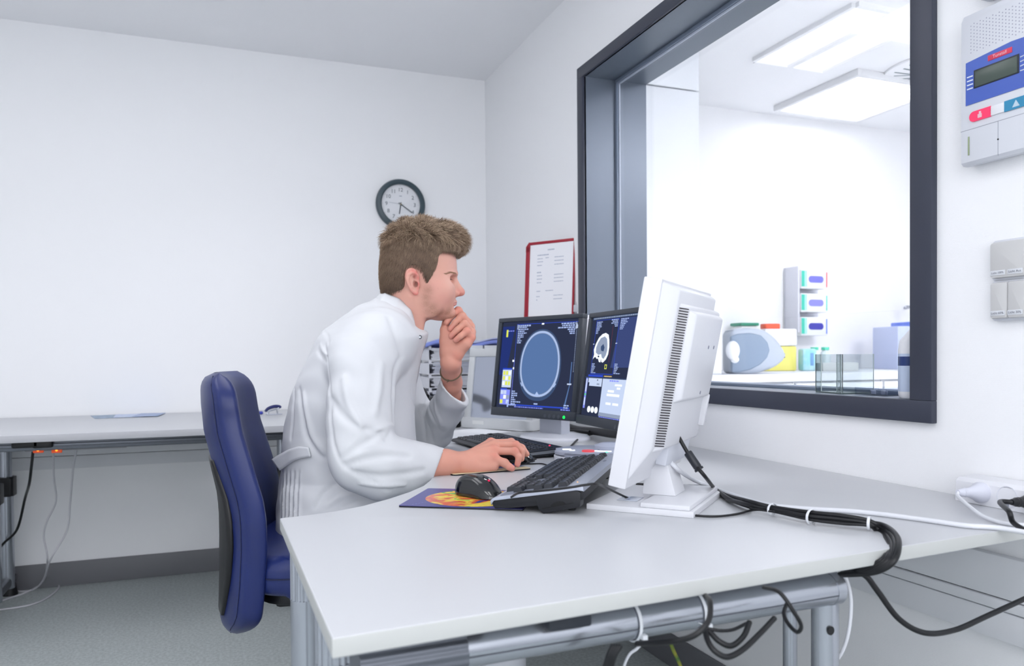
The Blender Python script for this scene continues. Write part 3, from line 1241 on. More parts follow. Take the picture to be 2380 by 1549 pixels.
# vent slots along the chamfer (the near side of the hump)
M_vent = mat('vent_black', (34, 26, 36), .7)
vk = 0
g = G()
for k in range(54):
    z = .1375 - k * .00455
    g.box((.1335, .0495, z), (.040, .0030, .0017), rz=math.radians(-36))
vs = g.build('vent_slots', M_vent, wm)
vs['kind'] = 'stuff'
for x_, z_ in ((-.03, .075), (-.075, .075), (-.03, -.012)):
    G().cyl((x_, .0730, z_), (x_, .0747, z_), .0035, n=12).build('screw_hole', mat('hole_grey', (140, 142, 158), .6), wm)
g = G()
MWi = MW.inverted()
MB = MWi @ Matrix.Translation((.785, 1.263, DZ)) @ Matrix.Rotation(math.radians(222), 4, 'Z')
g.M = MB
g.prism([(-.115, -.10), (.115, -.10), (.115, .095), (-.115, .095)], 0, .011, bev=.0015)
g.box2((-.112, .0, .0112), (.112, .088, .020), .002)
g.build('stand_base', M_white, wm)
g = G(MB)
va = [(-.040, -.022, .02), (.030, -.022, .02), (.030, .042, .02), (-.040, .042, .02)]
vb = [(-.032, -.012, .118), (.022, -.012, .118), (.022, .014, .118), (-.032, .014, .118)]
A_ = [g.bm.verts.new(p) for p in va]
B_ = [g.bm.verts.new(p) for p in vb]
g.bm.faces.new(A_[::-1])
g.bm.faces.new(B_)
for i in range(4):
    g.bm.faces.new((A_[i], A_[(i + 1) % 4], B_[(i + 1) % 4], B_[i]))
g._fin(g._bev(A_ + B_, .002, 2), 0)
g.build('stand_neck', M_white, wm)
g = G(MB)
g.cyl((-.036, -.012, .100), (.028, -.012, .100), .013, n=20)
g.build('tilt_hinge', mat('hinge_grey', (120, 128, 132), .5), wm)
g = G(MB)
g.box2((.02, -.06, .0114), (.065, -.022, .0122), .001)
sl = g.build('type_sticker', mat('sticker_clear', (206, 212, 224), .2), wm)
text_obj('sticker_print', '(M) ITE', .012, mat('sticker_blue', (90, 110, 150), .5), sl, MB @ Matrix.Translation((.042, -.04, .0125)) @ Matrix.Rotation(math.radians(180), 4, 'Z') @ Matrix.Rotation(-PI / 2, 4, 'X'))

# pale flat display behind the first scan monitor
MG = pose((1.0451, 2.8124, .8812), -57.3, 8.56)
gd = thing('flat_display', 'light grey framed blank display standing behind the left scan monitor', 'display', (0, 0, 0), MG)
M_lg = mat('light_grey_casing', (208, 211, 214), .45)
g = G()
for a in (((-.165, -.01, .118), (.165, .012, .15)), ((-.165, -.01, -.15), (.165, .012, -.128)), ((-.165, -.01, -.128), (-.136, .012, .118)), ((.136, -.01, -.128), (.165, .012, .118))):
    g.box2(a[0], a[1], .003)
g.build('frame', M_lg, gd)
G().box2((-.16, .0, -.145), (.16, .03, .145), .006).build('rear_casing', M_lg, gd)
G().box2((-.137, -.004, -.129), (.137, .0, .119)).build('screen', mat('display_grey_glass', (188, 194, 208), .12, metal=.75), gd)
g = G(MG.inverted() @ Matrix.Translation((1.03, 2.80, DZ)) @ Matrix.Rotation(math.radians(-57.3), 4, 'Z'))
g.prism(rrect(.34, .16, .02, 5, cx=.01, cy=.03), .002, .040, bev=.006)
g.build('foot', M_lg, gd)
g = G(MG.inverted() @ Matrix.Translation((1.03, 2.80, DZ)) @ Matrix.Rotation(math.radians(-57.3), 4, 'Z'))
g.box2((-.09, -.0515, .018), (-.035, -.0500, .032))
g.build('label_plate', mat('label_plate_white', (226, 228, 228), .5), gd)

# ------------------------------------------------------------------ keyboards
M_kb = mat('keyboard_black', (22, 24, 30), 0.45)
M_key = mat('key_black', (34, 37, 45), 0.38)
M_silver = mat('keyboard_silver', (176, 182, 196), 0.3, metal=.3)


def key_layout():
    """(x, y, w) in key units, origin at the front left of the key field"""
    out = []
    y = 5.4
    x = 0
    out.append((x, y, 1))
    x = 2
    for blk in range(3):
        for k in range(4):
            out.append((x, y, 1))
            x += 1
        x += .5
    rows = [(4, [1] * 13 + [2]), (3, [1.5] + [1] * 12 + [1.5]), (2, [1.75] + [1] * 11 + [2.25]), (1, [1.25] + [1] * 11 + [2.75]),
            (0, [1.5, 1, 1.5, 6, 1.5, 1, 1, 1.5])]
    for y, ws in rows:
        x = 0
        for w in ws:
            out.append((x, y, w))
            x += w
    for k in range(3):
        out.append((15.4 + k, 5.4, 1))
        out.append((15.4 + k, 4, 1))
        out.append((15.4 + k, 3, 1))
        out.append((15.4 + k, 0, 1))
    out.append((16.4, 1, 1))
    for y in (4, 3, 2, 1):
        for k in range(3):
            out.append((18.8 + k, y, 1))
    out.append((18.8, 0, 2))
    out.append((20.8, 0, 1))
    for y, hh in ((4, 1), (3, 1)):
        out.append((21.8, y, 1))
    out.append((21.8, 1, 1))
    for k in range(4):
        out.append((18.8 + k, 5.4, 1))
    return out


def keycap(u, w, hgt, m):
    g = G()
    W_, D_ = u * w - .0014, u - .0014
    b = [(-W_ / 2, -D_ / 2), (W_ / 2, -D_ / 2), (W_ / 2, D_ / 2), (-W_ / 2, D_ / 2)]
    tt = [(-W_ / 2 + .0022, -D_ / 2 + .0018), (W_ / 2 - .0022, -D_ / 2 + .0018), (W_ / 2 - .0022, D_ / 2 - .0030), (-W_ / 2 + .0022, D_ / 2 - .0030)]
    vb = [g.bm.verts.new((p[0], p[1], 0)) for p in b]
    vt = [g.bm.verts.new((p[0], p[1], hgt)) for p in tt]
    g.bm.faces.new(vt)
    for i in range(4):
        g.bm.faces.new((vb[i], vb[(i + 1) % 4], vt[(i + 1) % 4], vt[i]))
    g.bm.faces.new(vb[::-1])
    bmesh.ops.bevel(g.bm, geom=[e for e in g.bm.edges if max(v.co.z for v in e.verts) > hgt * .5], offset=.0008, segments=2, affect='EDGES')
    lw = min(.004, W_ * .25)
    g.poly([(-W_ / 2 + .0034, D_ / 2 - .0082, hgt + .0001), (-W_ / 2 + .0034 + lw, D_ / 2 - .0082, hgt + .0001),
            (-W_ / 2 + .0034 + lw, D_ / 2 - .0048, hgt + .0001), (-W_ / 2 + .0034, D_ / 2 - .0048, hgt + .0001)], 1)
    o = g.build('key', [m, mat('key_legend', (150, 156, 170), .5)], None, recalc=False)
    return o


def keyboard(M, label, body_fn, u, ox, oy, z, hgt, group=None):
    t = thing('keyboard', label, 'keyboard', (0, 0, 0), M, group)
    body_fn(t)
    protos = {}
    lay = key_layout()
    extra = []
    for i, (x, y, w) in enumerate(lay):
        if w not in protos:
            o = keycap(u, w, hgt, M_key)
            protos[w] = o
        else:
            o = protos[w].copy()
            COL.objects.link(o)
        loc = (ox + (x + w / 2) * u, oy + (y + .5) * u, z)
        if i >= 99:
            extra.append((o, loc))
            continue
        o.parent = t
        o.location = loc
    if extra:
        bm = bmesh.new()
        for o, loc in extra:
            me = o.data.copy()
            me.transform(Matrix.Translation(loc))
            bm.from_mesh(me)
            bpy.data.meshes.remove(me)
            if o not in protos.values():
                bpy.data.objects.remove(o)
            else:
                bpy.data.objects.remove(o)
        me = bpy.data.meshes.new('top_row_keys')
        bm.to_mesh(me)
        bm.free()
        me.materials.append(M_key)
        me.materials.append(mat('key_legend'))
        o = bpy.data.objects.new('function_keys', me)
        COL.objects.link(o)
        o.parent = t
        o['kind'] = 'stuff'
    return t


# near keyboard: silver top frame, black body, rear feet up, card reader in the near end
MK = pose((.7560, 1.6880, .7395), -127.6, -9.0)


def kb_body_near(t):
    W_, D_ = .470, .168
    g = G()
    R90 = Matrix(((0, 0, 1, 0), (1, 0, 0, 0), (0, 1, 0, 0), (0, 0, 0, 1)))   # profile (y,z) extruded along x
    prof = [(0.003, -.016), (.0, -.010), (.0, -.002), (.004, .0015), (.02, .003), (D_ - .03, .004), (D_, .004), (D_, -.018), (D_ - .02, -.022), (.03, -.018)]
    g.prism(prof, 0, W_, M=R90, bev=.0015)
    g.build('lower_shell', M_kb, t)
    g = G()
    prof = [(-.002, -.009), (-.003, -.001), (.002, .003), (.010, .0045), (D_ - .035, .0052), (D_ - .008, .0075), (D_ + .003, .0055), (D_ + .003, -.004), (D_ - .01, .001), (.004, .0)]
    g.prism(prof, -.0025, W_ + .0025, M=R90, bev=.001)
    g.build('silver_frame', M_silver, t)
    g = G()
    g.box2((.010, .014, .0040), (W_ - .009, D_ - .030, .0058), .001)
    g.build('key_bed', mat('key_bed', (120, 126, 140), .5), t)
    g = G()
    g.prism([(.085, -.024), (.092, -.034), (.16, -.030), (.166, -.005), (.160, -.0005), (.082, -.0005)], W_ - .030, W_ + .0045, M=R90, bev=.002)
    cr_ = g.build('card_reader', M_kb, t)
    g = G()
    g.prism([(.092, -.0255), (.150, -.0215), (.150, -.0205), (.092, -.0242)], W_ + .0040, W_ + .0052, M=R90)
    n_ = 12
    g.prism([(.122 + .014 * math.cos(PI * k / n_), -.0230 + .0075 * math.sin(PI * k / n_) + .0009 * math.cos(PI * k / n_)) for k in range(n_ + 1)], W_ + .0042, W_ + .0050, M=R90)
    g.build('card_slot', mat('slot_black', (4, 4, 7), .6), cr_)
    for x in (.05, W_ - .05):
        G().box2((x - .012, D_ - .04, -.046), (x + .012, D_ - .028, -.016), .003).build('folding_foot', M_black, t)
    G().cyl((W_ - .045, D_ - .016, .0072), (W_ - .045, D_ - .016, .0084), .0012, n=8).build('status_light', emis('led_amber', (255, 190, 120), 1.5), t)
    G().prism(rrect(.016, .006, .0028, 4, cx=.13, cy=D_ - .016), .0070, .0078).build('maker_badge', mat('badge_grey', (130, 136, 152), .4), t)


kb1 = keyboard(MK, 'silver and black keyboard with raised rear feet in front of the white monitor', kb_body_near, .0192, .012, .016, .0055, .0085)

MK2 = pose((.7183, 2.3988, .7335), -86.4, -3.2)


def kb_body_far(t):
    W_, D_ = .47, .165
    R90 = Matrix(((0, 0, 1, 0), (1, 0, 0, 0), (0, 1, 0, 0), (0, 0, 0, 1)))
    g = G()
    g.prism([(0, -.008), (-.002, -.003), (.006, .001), (.03, .003), (D_, .003), (D_, -.016), (.02, -.011)], 0, W_, M=R90, bev=.0015)
    g.build('shell', M_kb, t)
    g = G()
    g.prism([(.03, -.006), (D_ - .01, -.0085), (D_ - .01, .0005), (.03, .0005)], W_, W_ + .001, M=R90)
    g.build('side_trim', mat('trim_grey', (120, 124, 132), .4), t)
    for x in (.04, W_ - .04):
        G().box2((x - .01, D_ - .03, -.026), (x + .01, D_ - .02, -.012), .002).build('folding_foot', M_black, t)
    for k in range(1):
        G().cyl((W_ - .065, D_ - .018, .0028), (W_ - .065, D_ - .018, .0050), .0024, n=10).build('status_light', emis('led_red', (255, 40, 80), 2.0), t)


kb2 = keyboard(MK2, 'flat black keyboard with a red light behind the hand on the mouse', kb_body_far, .0192, .012, .014, .0025, .0042)

# ------------------------------------------------------------------ mouse pads and mice
pa, pb, pc = on(926, 1180, 2, DZ), on(1005, 1139, 2, DZ), on(1190, 1188, 2, DZ)
ux = Vector(pc - pa)
ux.z = 0
ux.normalize()
vy = Vector((-ux.y, ux.x, 0))
if vy.dot(Vector(pb - pa)) < 0:
    vy = -vy
ang = math.atan2(ux.y, ux.x)
pad = thing('mouse_pad', 'blue mouse pad printed with a red and yellow disc, under the free mouse', 'mouse pad', (pa[0], pa[1], DZ), ang)
PW, PD = .235, .19


def padmat():
    m = mat('pad_print', (56, 58, 130), .25, spec=.5)
    nt = m.node_tree
    b = nt.nodes['Principled BSDF']
    tc = nt.nodes.new('ShaderNodeTexCoord')
    n = nt.nodes.new('ShaderNodeTexNoise')
    n.inputs['Scale'].default_value = 22
    n.inputs['Detail'].default_value = 5
    n.inputs['Distortion'].default_value = 1.2
    nt.links.new(tc.outputs['Object'], n.inputs['Vector'])
    r = nt.nodes.new('ShaderNodeValToRGB')
    cr = r.color_ramp
    cr.elements[0].position = .30
    cr.elements[0].color = lin((60, 70, 150))
    cr.elements[1].position = .62
    cr.elements[1].color = lin((70, 190, 90))
    for p_, c_ in ((.34, (70, 60, 120)), (.37, (214, 84, 56)), (.44, (224, 104, 62)), (.49, (238, 190, 70)), (.56, (246, 226, 84)), (.60, (240, 200, 70))):
        e = cr.elements.new(p_)
        e.color = lin(c_)
    nt.links.new(n.outputs['Fac'], r.inputs['Fac'])
    nt.links.new(r.outputs['Color'], b.inputs['Base Color'])
    return m


g = G()
g.prism(rrect(PW, PD, .004, 3, cx=PW / 2, cy=PD / 2), 0, .003)
g.build('rubber_base', M_black, pad)
g = G()
g.prism(rrect(PW, PD, .004, 3, cx=PW / 2, cy=PD / 2), .003, .0036)
g.build('printed_sheet', mat('pad_blue', (62, 62, 138), .3), pad)
g = G()
g.poly([(PW * .53 + .098 * math.cos(2 * PI * k / 48), PD * .50 + .088 * math.sin(2 * PI * k / 48), .0038) for k in range(48)])
g.build('printed_disc', padmat(), pad, recalc=False)
g = G()
for k in range(9):
    g.poly([(.022 + .0042 * k, .012 + .0062 * k, .0038), (.0232 + .0042 * k, .0112 + .0062 * k, .0038), (.0258 + .0042 * k, .0156 + .0062 * k, .0038), (.0246 + .0042 * k, .0164 + .0062 * k, .0038)])
g.build('pad_lettering', mat('pad_white', (170, 172, 215), .5), pad, recalc=False)


def mouse(M, label, glossy, leds=True):
    t = thing('computer_mouse', label, 'mouse', (0, 0, 0), M)
    mtop = mat('mouse_gloss_black', (22, 24, 28), .22, coat=.4)
    mside = mat('mouse_side_gloss', (10, 10, 12), .08, coat=.6)

    def surf(u, v):
        # u around, v bottom..top ; x forward, length .112
        a = 2 * PI * u
        L, Wd, Hh = .058, .0325, .040
        h = math.sin(v * PI / 2)
        r = math.cos(v * PI / 2) ** .62 if v < 1 else 0.0
        ca, sa = math.cos(a), math.sin(a)
        x = L * math.copysign(abs(ca) ** .8, ca) * r
        y = Wd * math.copysign(abs(sa) ** .85, sa) * r * (1 - .10 * ca) * (1 - .10 * math.exp(-((ca) / .35) ** 2))
        z = Hh * h
        z *= 1 - .30 * (max(0, x) / L) ** 1.5
        x -= .006 * h
        return (x, y, z + .002)
    g = G()
    vs = g.grid(surf, 48, 22, cu=True)
    for f in g.bm.faces:
        c_ = f.calc_center_median()
        f.material_index = 1 if c_.z < .016 and abs(c_.y) > .012 else 0
    g.build('shell', [mtop, mside], t, smooth=60)

    def top(x, y):
        xx = (x + .005) / .058
        yy = y / .030
        r2 = min(.999, math.sqrt(xx * xx + yy * yy))
        return .002 + .040 * math.sqrt(max(0, 1 - r2 ** 3.2)) * (1 - .30 * (max(0, x) / .058) ** 1.5)
    g = G()
    g.tube([(x, 0, top(x, 0) + .0002) for x in (.012, .02, .03, .04, .048)], .0006, 6)
    g.build('button_split', mat('mouse_gap', (3, 3, 4), .6), t)
    g = G()
    g.tube([(-.03 + .012 * k, .019 - .0012 * (k - 2) ** 2, top(-.03 + .012 * k, .019) + .0004) for k in range(6)], .0006, 6)
    g.build('panel_gap', mat('mouse_gap'), t)
    g = G()
    g.cyl((.018, -.0035, .0325), (.018, .0035, .0325), .0075, n=20)
    wh = g.build('scroll_wheel', M_dgrey, t)
    g = G()
    g.tube([(.006, .0045, .0385), (.028, .0045, .035)], .0008, 6, sm=1)
    g.tube([(.006, -.0045, .0385), (.028, -.0045, .035)], .0008, 6, sm=1)
    g.build('wheel_surround', mat('chrome', (220, 222, 226), .12, metal=1), t)
    if leds:
        G().sphere((.0285, 0, .0335), (.0034, .0016, .0016), n=12).build('status_light', emis('led_red', (255, 40, 80), 2.0), t)
    g = G()
    g.tube([(.050, 0, .010), (.062, 0, .008)], lambda t_: .0035 - .0015 * t_, 10, sm=1)
    g.build('cable_boot', M_black, t)
    return t


mp = on(1112, 1160, 2, DZ + .004)
MM = Matrix.Translation((mp[0] + .012, mp[1] + .030, DZ + .0037)) @ Matrix.Rotation(math.radians(-68), 4, 'Z')
mouse1 = mouse(MM, 'glossy black mouse with a red light lying free on the printed pad', True)

# second pad under the hand
qa, qb, qc = on(1237, 1092, 2, DZ), on(1212, 1066, 2, DZ), on(1095, 1104, 2, DZ)
ex = Vector(qa - qc)
ex.normalize()
pad2 = thing('mouse_pad', 'dark blue mouse pad with a beige strip, under the hand on the mouse', 'mouse pad', (qa[0], qa[1], DZ), math.atan2(ex.y, ex.x))
g = G()
g.prism(rrect(.21, .21, .012, 4, cx=-.105, cy=.105), 0, .003)
g.build('rubber_base', M_black, pad2)
g = G()
g.prism(rrect(.208, .035, .006, 4, cx=-.105, cy=.0185), .003, .0036)
lab(g.build('beige_strip', mat('pad_beige', (222, 208, 172), .5), pad2), 'beige printed strip along the near edge')
g = G()
g.prism([(-.208, .036), (-.002, .036), (-.002, .208), (-.208, .208)], .003, .0036)
g.build('printed_sheet', mat('pad_navy', (44, 58, 120), .4, var=(40, (40, 52, 110), (60, 84, 150))), pad2)
m2p = on(1196, 1078, 2, DZ + .004)
MM2 = Matrix.Translation((m2p[0] + .004, m2p[1] + .022, DZ + .0037)) @ Matrix.Rotation(math.radians(-14), 4, 'Z')
mouse2 = mouse(MM2, 'black mouse held under the right hand of the seated person', False, leds=False)

# ------------------------------------------------------------------ grey intercom console with lit keys
pk = thing('intercom_console', 'grey oval control console with white, red and green lights behind the silver keyboard', 'control box', (.937, 1.792, DZ), math.radians(-38))
M_puck = mat('console_grey', (170, 176, 194), .38)
M_puckl = mat('console_light', (206, 210, 220), .4)
g = G()
ko = [(.118 * math.copysign(abs(math.cos(2 * PI * k / 40)) ** .8, math.cos(2 * PI * k / 40)), .086 * math.copysign(abs(math.sin(2 * PI * k / 40)) ** .8, math.sin(2 * PI * k / 40))) for k in range(40)]
g.prism(ko, .003, .022, bev=.003)
g.build('lower_shell', M_puckl, pk)
g = G()
g.prism([(x * .985, y * .985) for x, y in ko], .0222, .036, bev=.010, seg=4)
g.build('upper_shell', M_puck, pk, smooth=60)
g = G()
g.lathe([(.05, .030), (.048, .044), (.03, .050), (.0, .051)], 32, M=Matrix.Translation((.03, .030, 0)))
g.build('speaker_dome', M_puck, pk)
for nm, c_, s_, m_ in (('lit_bar', (.012, -.045, .0368), (.055, .006, .0016), emis('led_white', (240, 245, 255), 2.2)),
                       ('lit_key', (-.080, -.028, .0368), (.022, .012, .0016), emis('led_white')),
                       ('lit_key', (-.062, -.044, .0368), (.014, .006, .0016), emis('led_white'))):
    G().box(c_, s_, .0007, rz=.4 if nm == 'lit_key' else 0).build(nm, m_, pk)
g = G()
g.lathe([(.017, .030), (.016, .0395), (.0, .0405)], 28, M=Matrix.Translation((-.018, -.056, 0)))
g.build('emergency_button', mat('button_red', (214, 76, 84), .35, emit=(230, 70, 80), es=.25), pk)
G().sphere((.030, -.060, .0362), (.004, .004, .002), n=12).build('status_light', emis('led_mint', (90, 235, 170), 1.8), pk)
g = G()
for k in range(12):
    g.box((.0 + .009 * k, -.01 + .004 * k, .0365), (.004, .011, .0014), .0004, rz=.4)
g.build('grille', mat('grille_grey', (140, 146, 162), .5), pk)

# papers
for k, (px_, py_, an, lbl) in enumerate(((1120, 1006, 20, 'white paper sheet lying left of the black keyboard, upper of two'), (1096, 1012, 28, 'white paper sheet lying left of the black keyboard, lower of two'))):
    p_ = on(px_, py_, 2, DZ)
    o = thing('paper_sheet', lbl, 'paper', (p_[0] - .03, p_[1] + .02, DZ + .0006 * (2 - k)), math.radians(an))
    G().box2((-.105, -.10, 0), (.105, .10, .0005)).build('sheet', mat('paper_white', (240, 242, 246), .6), o)

# small card on the first monitor's foot
cd = on(1215, 1016, 2, DZ)
o = thing('note_card', 'small white card lying in front of the left scan monitor stand', 'card', (cd[0] - .01, cd[1] + .03, DZ + .0215), math.radians(-72))
G().box2((-.045, -.02, 0), (.045, .02, .0006)).build('card', mat('paper_white'), o)
# ------------------------------------------------------------------ wall clock
ck = thing('wall_clock', 'round wall clock with a dark green-grey rim above the seated person', 'clock', (.9045, YB, 1.777))
MC = Matrix.Translation((0, 0, 0)) @ Matrix.Rotation(PI / 2, 4, 'X')     # lathe axis -> -y
g = G(MC)
g.lathe([(.120, .0), (.127, .006), (.127, .020), (.122, .030), (.108, .034), (.100, .026), (.100, .0)], 64)
g.build('rim', mat('clock_rim', (62, 78, 86), .35), ck)
g = G(MC)
g.lathe([(.101, .004), (.101, .012), (.0, .0121)], 48)
dial = g.build('dial', mat('clock_dial', (236, 238, 242), .6), ck)
M_num = mat('numeral_grey', (84, 96, 108), .6)
for k in range(1, 13):
    a = math.radians(90 - 30 * k)
    text_obj('numeral', str(k), .027, M_num, dial, Matrix.Translation((.073 * math.cos(a), -.0128, .073 * math.sin(a))))
g = G()
for k in range(12):
    a = math.radians(30 * k + 15)
    a = math.radians(30 * k)
    g.sphere((.092 * math.cos(a), -.0125, .092 * math.sin(a)), .0012, n=8)
mk_ = g.build('minute_marks', M_num, dial)
mk_['kind'] = 'stuff'
G().box((0, -.0125, .042), (.014, .0004, .004)).build('maker_mark', mat('mark_grey', (170, 178, 190), .6), dial)
M_hand = mat('clock_hand', (58, 70, 82), .4)


def hand(name, ang, ln, w, y, tail, m):
    g = G()
    R_ = Matrix.Rotation(-math.radians(ang), 4, Vector((0, -1, 0)))
    g.box2((-w / 2, y - .0006, -tail), (w / 2, y, ln), M=Matrix.Rotation(math.radians(ang), 4, 'Y'))
    return g.build(name, m, ck)


hand('hour_hand', 189, .050, .0050, -.0150, .010, M_hand)
hand('minute_hand', 124, .072, .0040, -.0165, .012, M_hand)
hand('second_hand', 276, .062, .0014, -.0180, .018, mat('second_hand_grey', (150, 160, 170), .4))
G().cyl((0, -.012, 0), (0, -.019, 0), .003, n=14).build('hand_pin', mat('brass', (180, 160, 110), .3, metal=.6), ck)
g = G(MC)
g.lathe([(.100, .0245), (.100, .0255), (.05, .0272), (.0, .0278)], 48)
g.build('cover_glass', glassmat('clock_glass', (255, 255, 255), .7), ck)

# ------------------------------------------------------------------ red document holder swung out from the window frame
MH = pose((1.2994, 2.9163, 1.3049), -56.55, 3.9)
dh = thing('document_holder', 'red-framed display sleeve with a printed sheet, beside the window frame', 'document holder', (0, 0, 0), MH)
M_red = mat('red_plastic', (158, 30, 48), .4)
W_, Z0, Z1 = .12, -.150, .172
g = G()
g.box2((-W_, -.004, Z0), (-W_ + .020, .004, Z1 - .018), .002)
g.prism([(-W_, .0), (-W_, .022), (-W_ + .014, .040), (-W_ + .020, .040), (-W_ + .020, .0)], -.004, .004, M=Matrix.Translation((0, 0, Z1 - .04)) @ Matrix.Rotation(PI / 2, 4, 'X'))
g.box2((-W_ + .018, -.004, Z1 - .012), (W_, .004, Z1), .002)
g.box2((W_ - .008, -.004, Z0), (W_, .004, Z1 - .011), .002)
g.box2((-W_ + .018, -.004, Z0), (W_, .004, Z0 + .010), .002)
g.build('frame', M_red, dh)
G().box2((-W_ + .019, -.0008, Z0 + .009), (W_ - .007, .0012, Z1 - .011)).build('sheet', mat('sheet_white', (238, 239, 244), .35), dh)
M_ptxt = mat('faint_print', (172, 180, 198), .6)
g = G()
R = random.Random(3)


def pr_line(x, z, L, h=.0030):
    xx = x
    while xx < x + L:
        w = R.uniform(.003, .009)
        g.rect(xx, z, min(xx + w, x + L), z + h, -.0012)
        xx += w + .0014


for x, z, L, h in ((-.012, .132, .032, .005), (-.062, .112, .055, .0045), (-.062, .098, .026, .003), (-.022, .100, .016, .003), (.022, .100, .045, .003),
                   (-.062, .085, .028, .003), (.022, .085, .045, .003), (-.062, .070, .024, .003), (.022, .070, .045, .003), (-.062, .040, .020, .0045),
                   (-.062, .027, .026, .003), (.022, .028, .045, .003), (-.062, .013, .026, .003), (.022, .014, .045, .003), (-.062, -.002, .022, .003),
                   (.022, -.001, .045, .003), (-.062, -.038, .020, .003), (-.018, -.037, .038, .003), (-.062, -.060, .018, .003), (.022, -.058, .045, .003),
                   (-.062, -.074, .006, .003), (.022, -.073, .042, .003)):
    pr_line(x, z, L, h)
g.build('print', M_ptxt, dh, recalc=False)
g = G()
g.box2((W_ - .001, -.003, Z1 - .030), (W_ + .030, .014, Z1 + .002), .003)
g.build('hinge', mat('hinge_light', (196, 200, 208), .4), dh)
g = G()
g.box2((W_ - .001, -.003, Z0 + .02), (W_ + .030, .014, Z0 + .05), .003)
g.build('hinge', mat('hinge_light'), dh)
g = G()
g.box2((W_ + .008, .002, Z0 - .02), (W_ + .028, .016, Z1 + .01), .003)
g.build('mounting_rail', mat('rail_grey', (140, 140, 150), .4), dh)

# ------------------------------------------------------------------ stacked letter trays behind the raised hand, folder on top
M_tray = mat('tray_smoke', (224, 226, 234), .3)
zt = DZ
for k, lbl in enumerate(('clear grey letter tray at the bottom of the stack behind the raised hand', 'clear grey letter tray, second from the bottom of the stack behind the raised hand',
                         'clear grey letter tray in the middle of the stack behind the raised hand', 'clear grey letter tray, second from the top of the stack behind the raised hand',
                         'clear grey letter tray on top of the stack, carrying the blue folder')):
    o = thing('letter_tray', lbl, 'letter tray', (1.13, 3.62, DZ + .066 * k), math.radians(-4), 'stacked letter trays behind the raised hand')
    g = G()
    w, d, h = .18, .13, .052
    g.box2((-w, -d, 0), (w, d, .003))
    g.box2((-w, d - .003, .003), (w, d, h), .001)
    g.box2((-w, -d, .003), (-w + .003, d - .003, h))
    g.box2((w - .003, -d, .003), (w, d - .003, h))
    g.box2((-w, -d, h - .004), (-w + .10, -d + .004, h))
    g.box2((w - .10, -d, h - .004), (w, -d + .004, h))
    for (x, y) in ((-w + .008, -d + .008), (w - .008, -d + .008), (-w + .008, d - .008), (w - .008, d - .008)):
        g.box2((x - .006, y - .006, h - .004), (x + .006, y + .006, .066))
    g.build('tray_shell', M_tray, o)
    if k in (0, 1, 2, 3, 4):
        p_ = thing('paper_stack', ('bundle of papers in the bottom letter tray', 'bundle of papers in the second letter tray from the bottom', 'bundle of papers in the middle letter tray',
                                   'bundle of papers in the second letter tray from the top', 'bundle of papers in the top letter tray under the blue folder')[k],
                   'papers', (1.13 + .006 * (k % 2), 3.615, DZ + .066 * k + .0032), math.radians(-4), 'papers in the letter trays')
        g = G()
        R = random.Random(k)
        for j in range(12):
            q = R.uniform(-.010, .010)
            g.box2((-.160 + q, -.122 + q * .5, .0045 * j), (.150 + q, .112 + q * .5, .0045 * j + .0036))
        g.build('sheets', mat('papers_%d' % (k % 2), ((226, 228, 236), (206, 210, 224))[k % 2], .6), p_)
fo = thing('folder', 'transparent blue plastic folder sagging on top of the letter trays', 'folder', (1.13, 3.60, DZ + .066 * 5), math.radians(-4))
g = G()


def fold_pt(u, v):
    x = (u - .5) * .40
    y = (v - .5) * .26
    return (x, y, .012 + .012 * math.sin(u * 9 + v * 2) * (1 - v) + .006 * math.cos(v * 7) - .008 * (abs(x) / .2) ** 4)


g.grid(fold_pt, 24, 12)
oo = g.build('cover', mat('folder_blue', (140, 156, 232), .3), fo)
md = oo.modifiers.new('t', 'SOLIDIFY')
md.thickness = .016
md.offset = -1
g = G()
g.grid(lambda u, v: (fold_pt(u, v)[0] * .95 + .02, fold_pt(u, v)[1] * .9, fold_pt(u, v)[2] + .012), 20, 10)
oo = g.build('inner_sheets', mat('folder_pale', (200, 206, 236), .4), fo)
oo.modifiers.new('t', 'SOLIDIFY').thickness = .006
for k, (x, lbl) in enumerate(((.035, 'white labelled card box in the top tray, left one behind the display'), (.105, 'white labelled card box in the top tray, right one behind the display'))):
    o = thing('card_box', lbl, 'box', (1.13 + x, 3.478, DZ + .29), math.radians(-4), 'labelled boxes at the letter trays')
    G().box2((-.031, -.02, 0), (.031, .0, .042), .002).build('box', mat('card_white', (226, 230, 236), .5), o)
    G().box2((-.018, -.0206, .015), (.018, -.0200, .021)).build('label_print', mat('teal_print', (120, 160, 176), .6), o)

# desk telephone
ph = thing('telephone', 'black desk telephone half hidden between the coat and the raised sleeve', 'telephone', (.79, 2.97, DZ), math.radians(20))
g = G()
g.prism([(-.10, -.09), (.10, -.09), (.10, .10), (-.10, .10)], 0, .03, bev=.006)
g.box2((-.09, .0, .028), (.09, .09, .12), .012)
g.build('base', M_black, ph)
g = G()
g.tube([(-.07, -.08, .120), (-.07, -.05, .150), (-.07, .05, .165), (-.07, .085, .145)], lambda t: (.018 + .010 * abs(2 * t - 1) ** 2, .022), 14)
g.build('handset', M_black, ph)

# ------------------------------------------------------------------ wall panel (intercom), switches, box above
MP = onyz(XW)
pn = thing('wall_intercom', 'white nurse-call panel with a blue display field on the right wall', 'wall panel', (0, 0, 0), Matrix.Translation((XW, 1.068, 1.354)))
M_pnl = mat('panel_white', (214, 217, 224), .42)
LM = Matrix(((0, 1, 0, 0), (-1, 0, 0, 0), (0, 0, 1, 0), (0, 0, 0, 1)))    # local x -> -Y (to the right), y -> into wall


def pg():
    return G(LM)


